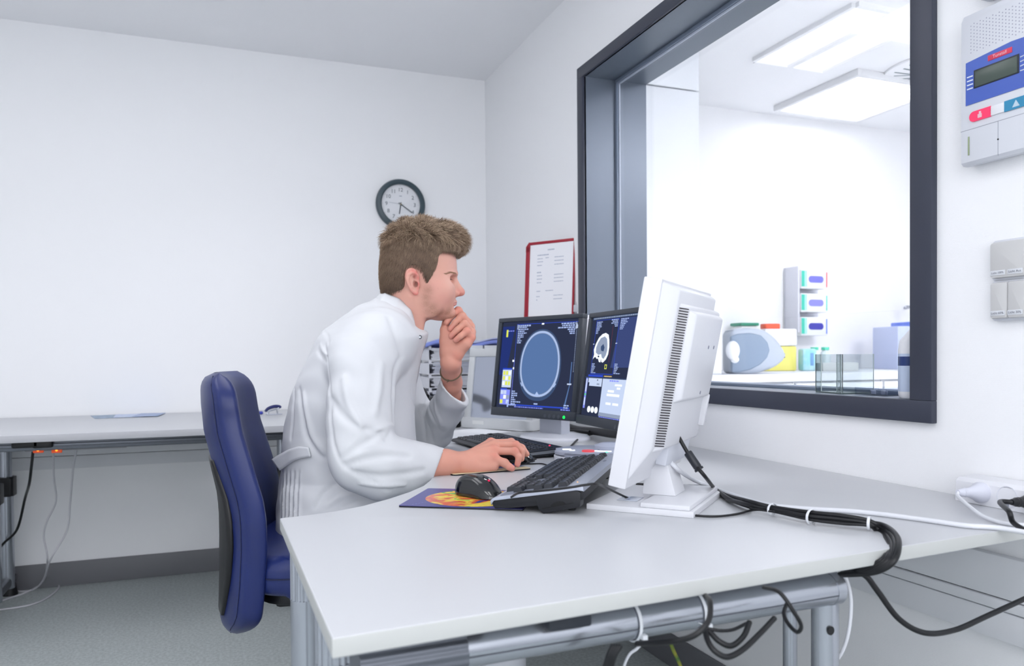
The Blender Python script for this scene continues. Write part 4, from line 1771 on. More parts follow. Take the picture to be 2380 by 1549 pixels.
PWd, PHt, PT = .196, .283, .034
g = pg()
R90 = Matrix(((0, 0, 1, 0), (1, 0, 0, 0), (0, 1, 0, 0), (0, 0, 0, 1)))
g.prism([(0, .004), (-.018, 0), (-PT + .006, .0), (-PT, .006), (-PT, PHt - .012), (-PT + .006, PHt), (0, PHt)], 0, PWd, M=R90, bev=.002)
g.build('housing', M_pnl, pn)
yf = -PT - .0003
M_pblue = mat('panel_blue', (70, 98, 186), .28)


def prect(x0, z0, x1, z1, m, name, y=yf, th=.0008):
    g = pg()
    g.box2((x0, y - th, z0), (x1, y, z1), .0003)
    return g.build(name, m, pn)


g = pg()
g.prism([(.011, .112), (PWd - .010, .112), (PWd - .010, .196), (.10, .200), (.011, .192)], 0, .0008, M=Matrix.Translation((0, yf, 0)) @ Matrix.Rotation(PI / 2, 4, 'X'))
bf = g.build('display_field', M_pblue, pn)
prect(.028, .139, .115, .173, mat('lcd_rim', (40, 44, 52), .4), 'display_rim', y=yf - .0008)
prect(.031, .141, .112, .170, mat('lcd_green', (74, 86, 80), .3), 'display', y=yf - .0016)
prect(.056, .180, .102, .190, mat('logo_red', (214, 60, 90), .4), 'logo_plate', y=yf - .0008)
text_obj('logo_lettering', 'Tunstall', .0085, mat('logo_pink', (240, 190, 200), .5), pn, LM @ Matrix.Translation((.079, yf - .0018, .185)))
M_wl = mat('panel_line_white', (216, 224, 238), .4)
g = pg()
for k in range(4):
    g.box2((.014, yf - .0014, .1405 + .0075 * k), (.026, yf - .0008, .1428 + .0075 * k))
g.build('call_marks', M_wl, pn)['kind'] = 'stuff'
g = pg()
for z0, z1, x1 in ((.166, .190, .138), (.158, .172, .136), (.150, .152, .136), (.142, .130, .138)):
    g.tube([(.117, yf - .001, z0), (.126, yf - .001, z0 + .001 * (1 if z1 > z0 else 0)), (x1, yf - .001, z1)], .0010, 6, sm=1)
g.build('guide_lines', M_wl, pn)['kind'] = 'stuff'
for k in range(4):
    g = pg()
    z = .196 - .0215 * k
    g.cyl((.147, yf - .0035, z - .004), (.147, yf - .0006, z - .004), .0088, n=24)
    g.build('round_button', mat('button_steel', (118, 138, 160), .4), pn)
g = pg()
for i in range(19):
    for j in range(9):
        x, z = .021 + .0062 * i, .2085 + .0062 * j + (.0031 if i % 2 else 0)
        g.poly([(x + .0011 * math.cos(q * PI / 4), -PT - .0002, z + .0011 * math.sin(q * PI / 4)) for q in range(8)])
g.build('speaker_holes', mat('hole_mauve', (160, 162, 182), .6), pn, recalc=False)['kind'] = 'stuff'


def pill(x0, x1, z0, z1, left, m, name):
    r = (z1 - z0) / 2
    pts = []
    zc = (z0 + z1) / 2
    if left:
        pts = [(x0 + r + r * math.cos(a), zc + r * math.sin(a)) for a in np.linspace(PI / 2, 3 * PI / 2, 12)] + [(x1, z0), (x1 - .0015, zc), (x1, z1)]
    else:
        pts = [(x1 - r + r * math.cos(a), zc + r * math.sin(a)) for a in np.linspace(-PI / 2, PI / 2, 12)] + [(x0, z1), (x0, z0)]
    g = pg()
    g.prism(pts, 0, .002, M=Matrix.Translation((0, yf, 0)) @ Matrix.Rotation(PI / 2, 4, 'X'))
    return g.build(name, m, pn)


rb = pill(.019, .062, .078, .097, True, mat('pill_red', (224, 50, 96), .35, emit=(240, 60, 100), es=.25), 'call_button')
prect(.062, .079, .088, .096, mat('pill_white', (230, 231, 236), .4), 'button_bridge', th=.0016)
bb = pill(.088, .136, .078, .097, False, mat('pill_teal', (46, 138, 180), .35), 'alarm_button')
g = pg()
g.box2((.037, yf - .0028, .082), (.045, yf - .0020, .089))
g.box2((.0395, yf - .0028, .089), (.0435, yf - .0020, .0935))
g.build('nurse_symbol', mat('symbol_pink', (236, 190, 200), .5), rb)
g = pg()
g.poly([(.103, yf - .0023, .0815), (.117, yf - .0023, .0815), (.110, yf - .0023, .0935)])
g.build('warning_triangle', mat('symbol_pale', (190, 210, 224), .5), bb, recalc=False)
g = pg()
g.box2((0, -PT - .0004, .0655), (PWd, -PT + .001, .0665))
g.box2((.0745, -PT - .0004, .004), (.0755, -PT + .001, .066))
g.build('rocker_gap', mat('gap_grey', (168, 171, 182), .6), pn)
prect(.0155, .018, .0185, .053, mat('bar_olive', (150, 164, 130), .5), 'orientation_light')
prect(.138, .018, .1415, .053, mat('bar_teal', (30, 134, 128), .4), 'orientation_light')
g = pg()
g.cyl((.075, -PT - .0006, .033), (.075, -PT + .001, .033), .0016, n=12)
g.build('microphone_hole', mat('slot_black'), pn)

bx_c = on(2335, 5, 0, 1.33)
o = thing('wall_device', 'white wall-mounted box cut off by the top of the photo, above the nurse-call panel', 'wall device', (XW, 1.036, 1.655))
g = G(LM)
g.box2((0, -.030, .0), (.09, 0, .12), .006)
g.build('housing', M_pnl, o)
g = G(LM)
g.box2((.006, -.036, .006), (.084, -.029, .114), .004)
g.build('front_plate', mat('plate_white', (232, 232, 238), .3), o)
g = G(LM)
g.box2((.030, -.0366, .018), (.046, -.0355, .024))
g.build('print', mat('dim_print', (150, 146, 166), .5), o)

SWc = [(1.021, 1.1345, 'white light switch labelled Licht 100% and Licht Aus, upper of the pair', ('Licht 100%', 'Licht Aus'), False),
       (1.021, 1.0605, 'white double light switch labelled Licht 60% and Licht 30%, lower of the pair', ('Licht 60%', 'Licht 30%'), True)]
for (y0, z0, lbl, tx, split) in SWc:
    o = thing('light_switch', lbl, 'light switch', (XW, y0, z0), group='light switches')
    g = G(LM)
    g.prism(rrect(.0745, .0745, .006, 5, cx=.036, cy=.0355), 0, .010, M=Matrix.Rotation(PI / 2, 4, 'X'), bev=.002)
    g.build('mounting_frame', M_pnl, o)
    g = G(LM)
    if split:
        g.prism(rrect(.033, .066, .004, 4, cx=.0185, cy=.0355), .008, .020, M=Matrix.Rotation(PI / 2, 4, 'X'), bev=.003)
        g.build('rocker', mat('rocker_white', (226, 228, 234), .35), o)
        g = G(LM)
        g.prism(rrect(.034, .066, .004, 4, cx=.0525, cy=.0355), .008, .020, M=Matrix.Rotation(PI / 2, 4, 'X'), bev=.003)
        g.build('rocker', mat('rocker_white'), o)
    else:
        g.prism(rrect(.068, .066, .006, 4, cx=.0355, cy=.0355), .008, .020, M=Matrix.Rotation(PI / 2, 4, 'X'), bev=.003)
        g.build('rocker', mat('rocker_white'), o)
    for x, s in ((.0175, tx[0]), (.0505, tx[1])):
        g = G(LM)
        g.box2((x - .014, -.0208, .0075), (x + .014, -.0199, .0165), .0003)
        lb2 = g.build('label_strip', mat('strip_white', (214, 217, 222), .5), o)
        text_obj('label_lettering', s, .0062 if len(s) < 10 else .0054, mat('print_grey', (96, 100, 116), .6), lb2, LM @ Matrix.Translation((x, -.0211, .012)))

# ------------------------------------------------------------------ power strip and plugs
M_strip = mat('strip_casing_white', (236, 237, 242), .35)
PSx = XW - .058
ps = thing('power_strip', 'white power strip lying on the desk against the right wall', 'power strip', (1.338, 1.062, DZ))
g = G()
TI = Matrix.Rotation(math.radians(-28), 4, 'Y')     # sockets tilt up towards the room


def psM(y):
    return Matrix.Translation((-.002, -y, .027)) @ Matrix.Rotation(math.radians(-62), 4, 'Y')


g.prism([(-.026, -.022), (-.024, .016), (-.016, .023), (.026, .025), (.028, -.022)], 0, .40, M=Matrix.Translation((-.001, 0, .0225)) @ Matrix.Rotation(PI / 2, 4, 'X'), bev=.004)
g.build('housing', M_strip, ps)
yy0 = (.055, .104, .155, .205)
for k, yy in enumerate(yy0):
    Ms = Matrix.Translation((-.0262, -yy, .0235)) @ Matrix.Rotation(math.radians(-86), 4, 'Y')
    g = G(Ms)
    g.lathe([(.0190, -.003), (.0192, .0008), (.0180, .0008), (.0176, -.004), (.0, -.0045)], 32)
    so = g.build('socket', mat('socket_white', (226, 228, 236), .35), ps)
    for s in (-1, 1):
        g = G(Ms)
        g.cyl((0.004, s * .0095, -.0045), (0.004, s * .0095, -.0038), .0026, n=14)
        g.build('pin_hole', mat('brass_dark', (120, 96, 70), .5, metal=.3), so)
    g = G(Ms)
    g.box2((-.0185, -.004, -.0044), (-.012, .004, .0012))
    g.build('earth_clip', M_alu, so)


def plug(y, m, label, big=.0185):
    Ms = world_of(ps) @ Matrix.Translation((-.0262, -y, .0235)) @ Matrix.Rotation(math.radians(-86), 4, 'Y')
    t = thing('power_plug', label, 'plug', (0, 0, 0), Ms)
    g = G()
    g.lathe([(big, -.0075), (big + .0005, .006), (big - .003, .012), (.011, .024), (.0085, .034), (.0075, .040)], 32)
    g.build('plug_body', m, t)
    g = G()
    g.lathe([(.0075, .038), (.0085, .042), (.0070, .046), (.0078, .049), (.0062, .053), (.0050, .060)], 20)
    g.build('strain_relief', m, t)
    return t, (Ms @ Vector((0, 0, .058)))


M_cw = mat('cable_white', (222, 224, 230), .4)
M_cb = mat('cable_black', (17, 18, 22), .42)
pl1, e1 = plug(yy0[0], mat('plug_white', (214, 216, 228), .35), 'white plug in the left socket of the white power strip')
pl2, e2 = plug(yy0[2], M_cb, 'black plug in the power strip, third socket from the left')


def cable(pts, r, m, name, label, cat='cable', group=None, n=10):
    g = G()
    g.tube([tuple(p) for p in pts], r, n, sm=10)
    o = g.build(name, m, None, smooth=60)
    tag(o, label, cat, group)
    return o


def D(px, py, dz=.0):
    """point lying on the desk top"""
    p = on(px, py, 2, DZ + dz)
    return Vector(p)


e1, e2 = Vector(e1), Vector(e2)
cable([e1, e1 + Vector((-.008, -.006, -.006)), D(2262, 1185, .012), D(2290, 1203, .006), D(2335, 1217, .004), D(2400, 1222, .004)], .0034, M_cw, 'power_cable',
      'thin white cable coming from the white plug in the power strip')
cable([e2, e2 + Vector((-.018, .008, .0)), D(2345, 1190, .028), D(2355, 1215, .012), D(2385, 1235, .006), D(2410, 1250, .005)], .0042, M_cb, 'power_cable',
      'black cable coming from the black plug in the power strip')

# ------------------------------------------------------------------ monitor leads
kw = [P(1537, 1035, 1.47), P(1548, 1062, 1.46), P(1580, 1095, 1.455), D(1625, 1122, .010), D(1700, 1150, .006), D(1780, 1173, .005), D(1860, 1182, .0045), D(1990, 1190, .0045),
      D(2120, 1205, .0045), D(2240, 1222, .0045), D(2320, 1228, .0045), D(2420, 1245, .0045)]
cable(kw, .0042, M_cw, 'monitor_cable', 'thick pale cable running from the white monitor across the desk to the right')
# black power lead with ferrite core
kb_ = [P(1571, 968, 1.44), P(1571, 1000, 1.44), P(1585, 1030, 1.44), P(1612, 1075, 1.43), P(1640, 1110, 1.42), D(1665, 1140, .008), D(1700, 1163, .006), D(1745, 1180, .006)]
t = thing('monitor_power_lead', 'black power lead with a ferrite barrel, plugged into the back of the white monitor', 'cable', tuple(P(1571, 968, 1.44)))
g = G()
g.tube([tuple(p) for p in kb_], .0036, 12, sm=10)
g.build('lead', M_cb, t, w=True)
g = G()
a, b = Vector(P(1598, 1052, 1.435)), Vector(P(1623, 1089, 1.425))
d_ = (b - a).normalized()
g.tube([a, a + d_ * .002, b - d_ * .002, b], lambda q: .0078 if 0.02 < q < .98 else .0066, 20, sm=1)
g.tube([b, b + d_ * .004], .0088, 20, sm=1)
g.build('ferrite_core', mat('ferrite_black', (36, 39, 46), .4), t, w=True)
g = G()
a, b = Vector(P(1574, 955, 1.44)), Vector(P(1571, 990, 1.44))
g.tube([a, a.lerp(b, .6), b], lambda q: (.0105, .0085) if q < .7 else (.007, .006), 16, sm=1)
g.tube([b, b.lerp(Vector(P(1571, 1003, 1.44)), 1)], .0052, 14, sm=1)
g.build('connector', M_black, t, w=True)

# bundle of black leads tied together, hanging over the front edge
base_pts = [D(1745, 1178, .010), D(1795, 1187, .010), D(1885, 1205, .010), D(1960, 1214, .010), D(2020, 1220, .010)]
R = random.Random(9)
grp = 'black leads of the tied bundle'
offs = [(.004, .006, .003), (.000, .002, .009), (-.006, .004, .004), (.003, -.005, .0), (-.006, -.006, -.001)]
radii = (.0042, .0036, .0036, .0030, .0026)
bulge = [[(2056, 1223), (2083, 1245), (2089, 1270), (2081, 1300), (2058, 1321), (2020, 1333), (1950, 1337)],
         [(2052, 1229), (2075, 1249), (2081, 1273), (2073, 1301), (2050, 1319), (2012, 1331), (1955, 1334)],
         [(2048, 1235), (2067, 1254), (2073, 1276), (2065, 1300), (2043, 1317), (2005, 1329), (1958, 1332)],
         [(2044, 1240), (2060, 1259), (2065, 1279), (2058, 1299), (2036, 1314), (1998, 1327), (1962, 1331)],
         [(2040, 1243), (2054, 1262), (2059, 1281), (2052, 1297), (2030, 1311), (1992, 1325), (1966, 1330)]]
bdep = (1.205, 1.150, 1.108, 1.085, 1.088, 1.105, 1.135)
for k, of in enumerate(offs):
    pts = []
    for i, p in enumerate(base_pts):
        w = (1.0, .62, 1.0, 1.1, .66)[i]
        q = p + Vector(of) * w + Vector((R.uniform(-.001, .001), R.uniform(-.001, .001), 0))
        q.z = max(q.z, DZ + radii[k] + .0004)
        pts.append(q)
    pts += [Vector(P(x, y, d_ + .003 * k)) for (x, y), d_ in zip(bulge[k], bdep)]
    if k == 0:
        pts = [D(1665, 1140, .008), D(1700, 1163, .008)] + pts
    elif k == 1:
        pts = [D(1478, 1127, .004), D(1560, 1130, .004), D(1640, 1133, .004), D(1690, 1152, .005)] + pts
    elif k == 2:
        pts = [D(1690, 1163, .005)] + pts
    cable(pts, radii[k], M_cb, 'black_lead', 'black lead in the tied bundle curling over the front edge of the desk', 'cable', grp)
# mouse lead over the keyboard into the bundle
KN = (MK.to_3x3() @ Vector((0, 0, 1))).normalized()
KP = MK @ Vector((0, 0, .0168))


def onK(px, py, dz=0.0):
    d = Vector(ray(px, py))
    o_ = Vector(CAMP)
    return o_ + d * ((KP + KN * dz - o_).dot(KN) / d.dot(KN))


ml = [MM @ Vector((.062, 0, .008)), D(1166, 1166, .006), D(1182, 1160, .016), onK(1205, 1147, .002), onK(1240, 1143, .001), onK(1290, 1138, .001), onK(1330, 1133, .001), onK(1360, 1128, .001), onK(1388, 1126, -.002), P(1412, 1136, 1.375),
      D(1470, 1163, .006), D(1530, 1183, .003), D(1600, 1197, .003), D(1660, 1201, .003), D(1710, 1196, .003), D(1755, 1186, .006), D(1800, 1190, .012)]
cable(ml, .0021, M_cb, 'mouse_cable', 'thin black cable of the free mouse, lying over the silver keyboard')
m2 = [MM2 @ Vector((.062, 0, .008)), D(1228, 1078, .004), D(1262, 1079, .003), D(1285, 1090, .003), D(1292, 1108, .003), D(1310, 1112, .003)]
cable(m2, .0018, M_cb, 'mouse_cable', 'thin black cable of the mouse under the hand, running to the grey console')


def tie_ring(c, axis, r, m, label, tail=None, group=None, head=.004, name='cable_tie', w=.0022, ry=None):
    axis = Vector(axis).normalized()
    a = axis.orthogonal().normalized()
    if abs(axis.z) < .9:
        a = (Vector((0, 0, 1)) - axis * axis.z).normalized()
    b = axis.cross(a)
    t = thing(name, label, 'cable tie', tuple(c), group=group)
    g = G()
    ry = ry or r
    g.tube([a * (ry * math.cos(2 * PI * k / 28)) + b * (r * math.sin(2 * PI * k / 28)) for k in range(28)], lambda q: (w * .45, w), 8, sm=1, closed=True)
    g.build('band', m, t)
    g = G()
    hp = b * r * -1.0 if tail is None else Vector(tail)
    g.box(hp, (head, head * 1.2, head * .9), .0006)
    g.build('head', m, t)
    return t


M_tie = mat('tie_white', (226, 229, 234), .35)
for i, lbl in ((1, 'small white cable tie on the black bundle, leftmost of three on the desk'), (2, 'small white cable tie on the black bundle, middle of three on the desk'),
               (4, 'small white cable tie on the black bundle, last one before the desk edge')):
    ax = base_pts[min(i + 1, 4)] - base_pts[i - 1]
    tie_ring(base_pts[i] + Vector((0, 0, .002)), ax, (.0115 if i != 2 else .0135), M_tie, lbl, ry=(.0100 if i != 2 else .0120), group='cable ties on the black bundle')

# lead leaving the bundle to the right, hanging under the desk
cable([P(1975, 1334, 1.13), P(2010, 1338, 1.12), P(2040, 1375, 1.12), P(2090, 1440, 1.12), P(2150, 1472, 1.13), P(2220, 1465, 1.16), P(2300, 1430, 1.20), P(2420, 1375, 1.28)], .0042, M_cb,
      'hanging_cable', 'thick black cable sagging under the right end of the desk')
cable([P(1955, 1335, 1.14), P(1968, 1350, 1.145), P(1978, 1400, 1.15), P(1972, 1470, 1.16), P(1955, 1520, 1.17), P(1925, 1560, 1.18), P(1900, 1640, 1.19)], .0028, M_cw, 'hanging_cable',
      'thin pale cable hanging beside the right desk leg')
# loops round the beam
cable([P(1775, 1366, .99), P(1812, 1378, .955), P(1846, 1425, .945), P(1862, 1455, .95), P(1853, 1470, .965), P(1833, 1452, .99), P(1822, 1428, 1.01), P(1828, 1405, 1.03)], .0026, M_cb, 'cable_loop',
      'black cable loop hanging over the right part of the aluminium beam')
cable([P(1640, 1386, .97), P(1650, 1400, .93), P(1648, 1440, .905), P(1625, 1470, .895), P(1590, 1487, .90), P(1540, 1494, .92), P(1480, 1497, .96)], .0035, M_cb, 'cable_loop',
      'black cable crossing the front of the aluminium beam near its middle')
cable([P(1800, 1438, 1.0), P(1765, 1475, .97), P(1725, 1512, .95), P(1690, 1528, .94), P(1662, 1515, .94), P(1645, 1490, .95), P(1638, 1462, .97)], .0036, M_cb, 'cable_loop',
      'thick black cable loop hanging lowest below the beam')
cable([P(1742, 1447, .99), P(1728, 1480, .97), P(1700, 1502, .96), P(1672, 1492, .96), P(1648, 1468, .97)], .0036, M_cb, 'cable_loop', 'short black cable loop hanging inside the larger loop below the beam')
cable([P(1735, 1450, 1.0), P(1705, 1464, .98), P(1675, 1467, .97), P(1645, 1462, .97)], .0022, M_cb, 'cable_loop', 'thin black cable close under the beam')
for k in range(4):
    cable([P(1425 + 6 * k, 1500, .92), P(1412 + 5 * k, 1530, .92), P(1400 + 6 * k, 1580, .93), P(1395 + 6 * k, 1660, .95)], .0030, M_cb, 'hanging_cable',
          'black cable in the strand hanging from the beam at the bottom edge of the photo', 'cable', 'black cables hanging from the beam')
cable([P(1557, 1492, 1.2), P(1566, 1515, 1.2), P(1585, 1560, 1.2), P(1600, 1640, 1.2)], .003, mat('earth_green', (62, 96, 34), .5, var=(60, (50, 90, 34), (130, 130, 40))), 'hanging_cable',
      'green and yellow earth cable hanging below the beam')
# big cable ties on the beam
bdir = dirv
for (px_, lbl, tx) in ((1470, 'large white cable tie on the aluminium beam, left of the two', 1), (1622, 'large white cable tie on the aluminium beam, right of the two', 0)):
    q = on(px_, 1440, 1, .874)
    tpos = (q[0] - A[0]) / (B[0] - A[0])
    c = A.lerp(B, tpos)
    t = tie_ring(c, bdir, .0262, M_tie, lbl, tail=(.004, -.026, -.0135), group='large cable ties on the beam', head=.0072, w=.0024)
    if tx:
        g = G()
        g.tube([(.004, -.027, -.016), (-.006, -.027, -.026), (-.016, -.024, -.034), (-.024, -.022, -.052), (-.034, -.02, -.090)], lambda q_: (.0008, .003), 8)
        g.build('tail', M_tie, t)
    else:
        g = G()
        g.tube([(.003, -.027, -.014), (-.010, -.024, -.0085)], lambda q_: (.0008, .0022), 8, sm=1)
        g.build('tail', M_tie, t)

# cables behind the scan monitors
bb_ = thing('cable_sleeve', 'flat black cable sleeve lying behind the scan monitors', 'cable', (1.25, 2.28, DZ))
g = G()
g.tube([P(1322, 992, 2.85), P(1345, 999, 2.75), P(1380, 1003, 2.62), P(1416, 1008, 2.5), P(1440, 1010, 2.42)], lambda q: (.011 + .004 * q, .012), 10)
g.build('sleeve', M_black, bb_, w=True)
for k, pts in enumerate(([(1292, 983, 3.0), (1305, 990, 2.95), (1325, 994, 2.85), (1345, 995, 2.75)], [(1292, 992, 3.0), (1305, 998, 2.93), (1330, 998, 2.8)],
                         [(1290, 1000, 2.88), (1340, 1001, 2.72), (1370, 1004, 2.62)])):
    cable([P(*p) for p in pts], .004, M_cb, 'black_lead', ('black lead running from the left monitor stand into the cable sleeve, uppermost of three', 'black lead running into the cable sleeve, middle of three',
                                                        'black lead running into the cable sleeve, lowest of three')[k])
cable([D(1392, 1006, .01), D(1350, 1018, .006), D(1330, 1035, .005), D(1318, 1048, .005), D(1303, 1054, .008)], .0032, M_cb, 'keyboard_cable', 'black cable curving from the sleeve to the flat keyboard')
cable([D(1070, 985, .004), D(1120, 991, .004), D(1160, 991, .004), D(1195, 985, .004), D(1222, 980, .004)], .0045, M_cb, 'black_lead', 'black lead lying in front of the pale display foot')

# ------------------------------------------------------------------ under the side table: socket bar and leads
sb = thing('socket_bar', 'socket bar with two glowing orange switches under the side table', 'power strip', tuple(on(105, 1050, 1, 3.12)))
c0 = Vector(on(105, 1048, 1, 3.12))
g = G()
g.box2((c0.x - .06, 3.10, c0.z), (c0.x + .26, 3.16, c0.z + .03), .004)
g.build('housing', mat('bar_grey', (150, 150, 156), .5), sb, w=True)
for px_ in (89, 132):
    p_ = Vector(on(px_, 1048, 1, 3.098))
    g = G()
    g.box2((p_.x - .016, 3.094, p_.z - .008), (p_.x + .016, 3.104, p_.z + .006), .002)
    g.build('lit_switch', mat('switch_orange', (190, 80, 46), .4, emit=(255, 90, 30), es=.25), sb, w=True)
    G().sphere((p_.x, 3.092, p_.z + .001), (.004, .003, .003), n=10).build('indicator_lamp', emis('lamp_orange', (255, 140, 40), 2.5), sb, w=True)
for px_, w_ in ((60, .04), (100, .03)):
    p_ = Vector(on(px_, 1032, 1, 3.035))
    o = tag(G().box2((p_.x - w_, 3.02, p_.z - .014), (p_.x + w_, 3.045, p_.z + .014), .006).build('cable_clip', M_black), 'black cable clip on the table rail, %s of two' % ('left' if px_ == 60 else 'right'), 'clip',
            'cable clips under the side table')
cable([on(77, 1048, 1, 3.2), on(73, 1085, 1, 3.3), on(68, 1125, 1, 3.4), on(58, 1160, 1, 3.6), on(40, 1230, 1, 3.7), on(10, 1262, 1, 3.75), on(-20, 1290, 1, 3.8)], .005, M_cb, 'hanging_cable',
      'black cable hanging behind the legs of the side table')
fl = lambda px_, py_, z=.004: Vector(on(px_, py_, 2, z))
cable([on(124, 1050, 1, 3.3), on(125, 1110, 1, 3.45), on(130, 1165, 1, 3.55), on(108, 1215, 1, 3.6), on(102, 1250, 1, 3.62), on(110, 1300, 1, 3.6), fl(100, 1352, .03), fl(60, 1378), fl(25, 1390), fl(-40, 1412)], .0036,
      mat('cable_pale', (200, 200, 206), .5), 'hanging_cable', 'pale cable hanging under the side table, left one of the pair')
cable([on(178, 1045, 1, 3.3), on(170, 1090, 1, 3.45), on(163, 1170, 1, 3.55), on(155, 1235, 1, 3.58), on(118, 1300, 1, 3.55), fl(100, 1350, .06), fl(75, 1372, .006), fl(45, 1375), fl(25, 1368)], .0036, mat('cable_pale'),
      'hanging_cable', 'pale cable hanging under the side table, right one of the pair')
cable([fl(62, 1345), fl(100, 1347), fl(130, 1356), fl(136, 1368), fl(110, 1390), fl(70, 1407), fl(0, 1418), fl(-60, 1422)], .0036, mat('cable_pale'), 'floor_cable', 'pale cable lying in a loop on the floor by the table leg')

# ------------------------------------------------------------------ things on the window sill
SZ = IZ0
M_acr = glassmat('acrylic', (236, 240, 240), 1.0, ior=1.49)
M_acre = mat('acrylic_edge', (176, 188, 188), .25)
pa_, pb_ = Vector(on(1896, 912, 2, SZ)), Vector(on(1957, 917, 2, SZ))
ab = thing('acrylic_holder', 'clear acrylic holder standing on the window sill', 'acrylic holder', (1.40, 1.45, SZ))
h_ = .096
xa = 1.412


def sheet(p0, p1, nm='panel', h=h_):
    p0, p1 = Vector(p0), Vector(p1)
    d_ = (p1 - p0).normalized()
    n_ = Vector((-d_.y, d_.x, 0)) * .0012
    g = G()
    g.prism([(p0 + n_).xy, (p1 + n_).xy, (p1 - n_).xy, (p0 - n_).xy], SZ + .002, SZ + h)
    a = g.build(nm, M_acr, ab, w=True)
    g = G()
    g.tube([p0 + Vector((0, 0, SZ + .002)), p0 + Vector((0, 0, SZ + h))], .0011, 6, sm=1)
    g.tube([p1 + Vector((0, 0, SZ + .002)), p1 + Vector((0, 0, SZ + h))], .0011, 6, sm=1)
    g.build('panel_edge', M_acre, a, w=True)


Z3 = lambda x, y: (x, y, 0)
q1, q2, q3, q4 = on(1896, 912, 2, SZ), on(1908, 913, 2, SZ), on(1945, 915, 2, SZ), on(1958, 917, 2, SZ)
sheet(Z3(q1[0], q1[1]), Z3(q2[0] + .004, q2[1] + .003))
sheet(Z3(q3[0], q3[1]), Z3(q4[0], q4[1]))
sheet(Z3(q4[0], q4[1]), Z3(1.495, 1.430))
sheet(Z3(q1[0], q1[1]), Z3(1.495, 1.535))
g = G()
g.prism([(q1[0], q1[1]), (q4[0], q4[1]), (1.495, 1.43), (1.495, 1.535)], SZ + .0005, SZ + .003)
g.build('bottom_plate', mat('acrylic_bottom', (90, 104, 104), .2), ab, w=True)
tr = thing('clear_tray', 'low clear plastic tray on the window sill between the holder and the bottle', 'tray', (1.45, 1.36, SZ))
g = G()
for a in (((-.04, -.045, 0), (.035, .045, .002)), ((-.04, -.045, .002), (-.038, .045, .018)), ((.033, -.045, .002), (.035, .045, .018)), ((-.038, -.045, .002), (.033, -.043, .018)), ((-.038, .043, .002), (.033, .045, .018))):
    g.box2(a[0], a[1])
g.build('tray_shell', glassmat('tray_clear', (244, 246, 250), 1.0, ior=1.49), tr)
for k in range(4):
    o = thing('small_clip', 'tiny grey clip in the clear plastic tray on the window sill', 'clip', (1.45 - .02 + .012 * (k % 2), 1.335 + .016 * k, SZ + .0022), .3 * k, 'clips in the clear tray')
    G().box2((-.005, -.004, 0), (.005, .004, .009), .001).build('clip', mat('clip_grey', (120, 128, 146), .35, metal=.3), o)
bt = thing('disinfectant_bottle', 'white plastic bottle with a blue label on the window sill, cut by the frame', 'bottle', (1.430, 1.243, SZ), math.radians(-38))
g = G()
bo = rrect(.082, .050, .018, 6)


def botpt(u, v):
    zz = [0, .006, .105, .125, .150, .160, .175, .178]
    ss = [.93, 1, 1, .93, .45, .28, .27, .02]
    z = v * .178
    s = float(np.interp(z, zz, ss))
    i = int(u * len(bo)) % len(bo)
    return (bo[i][0] * s, bo[i][1] * s, z)


g.grid(botpt, len(bo), 40, cu=True)
g.build('bottle_body', mat('bottle_white', (238, 239, 244), .35), bt, smooth=50)
g = G()
g.prism([(p[0] * 1.004, p[1] * 1.004) for p in bo], .014, .096)
lbm = mat('bottle_label', (196, 210, 234), .4)
nt_ = lbm.node_tree
g.build('label', lbm, bt)
g = G()
g.prism([(p[0] * 1.008, p[1] * 1.008) for p in bo], .070, .090)
g.build('label_band', mat('label_navy', (40, 62, 118), .4), bt)
G().cyl((0, 0, .172), (0, 0, .20), .013, n=20).build('cap', mat('cap_white', (230, 232, 238), .4), bt)

# ------------------------------------------------------------------ counter and objects in the bright room
CZ2 = .905
M_ctr = mat('counter_white', (226, 230, 238), .5)
ct = thing('counter', 'long white counter along the far wall of the bright room', 'counter', (3.4, 3.4, 0))
G().box2((2.08, 3.03, CZ2 - .04), (5.55, YB2 - .004, CZ2), .003).build('countertop', M_ctr, ct, w=True)
for k in range(6):
    x0_ = 2.1 + .575 * k
    G().box2((x0_, 3.06, .1), (x0_ + .57, YB2 - .004, CZ2 - .042), .003).build('cabinet_body', M_cup, ct, w=True)
    G().box2((x0_ + .004, 3.04, .11), (x0_ + .566, 3.059, CZ2 - .05), .003).build('door', M_cup, ct, w=True)


def C2(px_, py_=866, y=None):
    p_ = on(px_, py_, 2, CZ2)
    if y is not None:
        p_ = on(px_, 860, 1, y)
    return p_


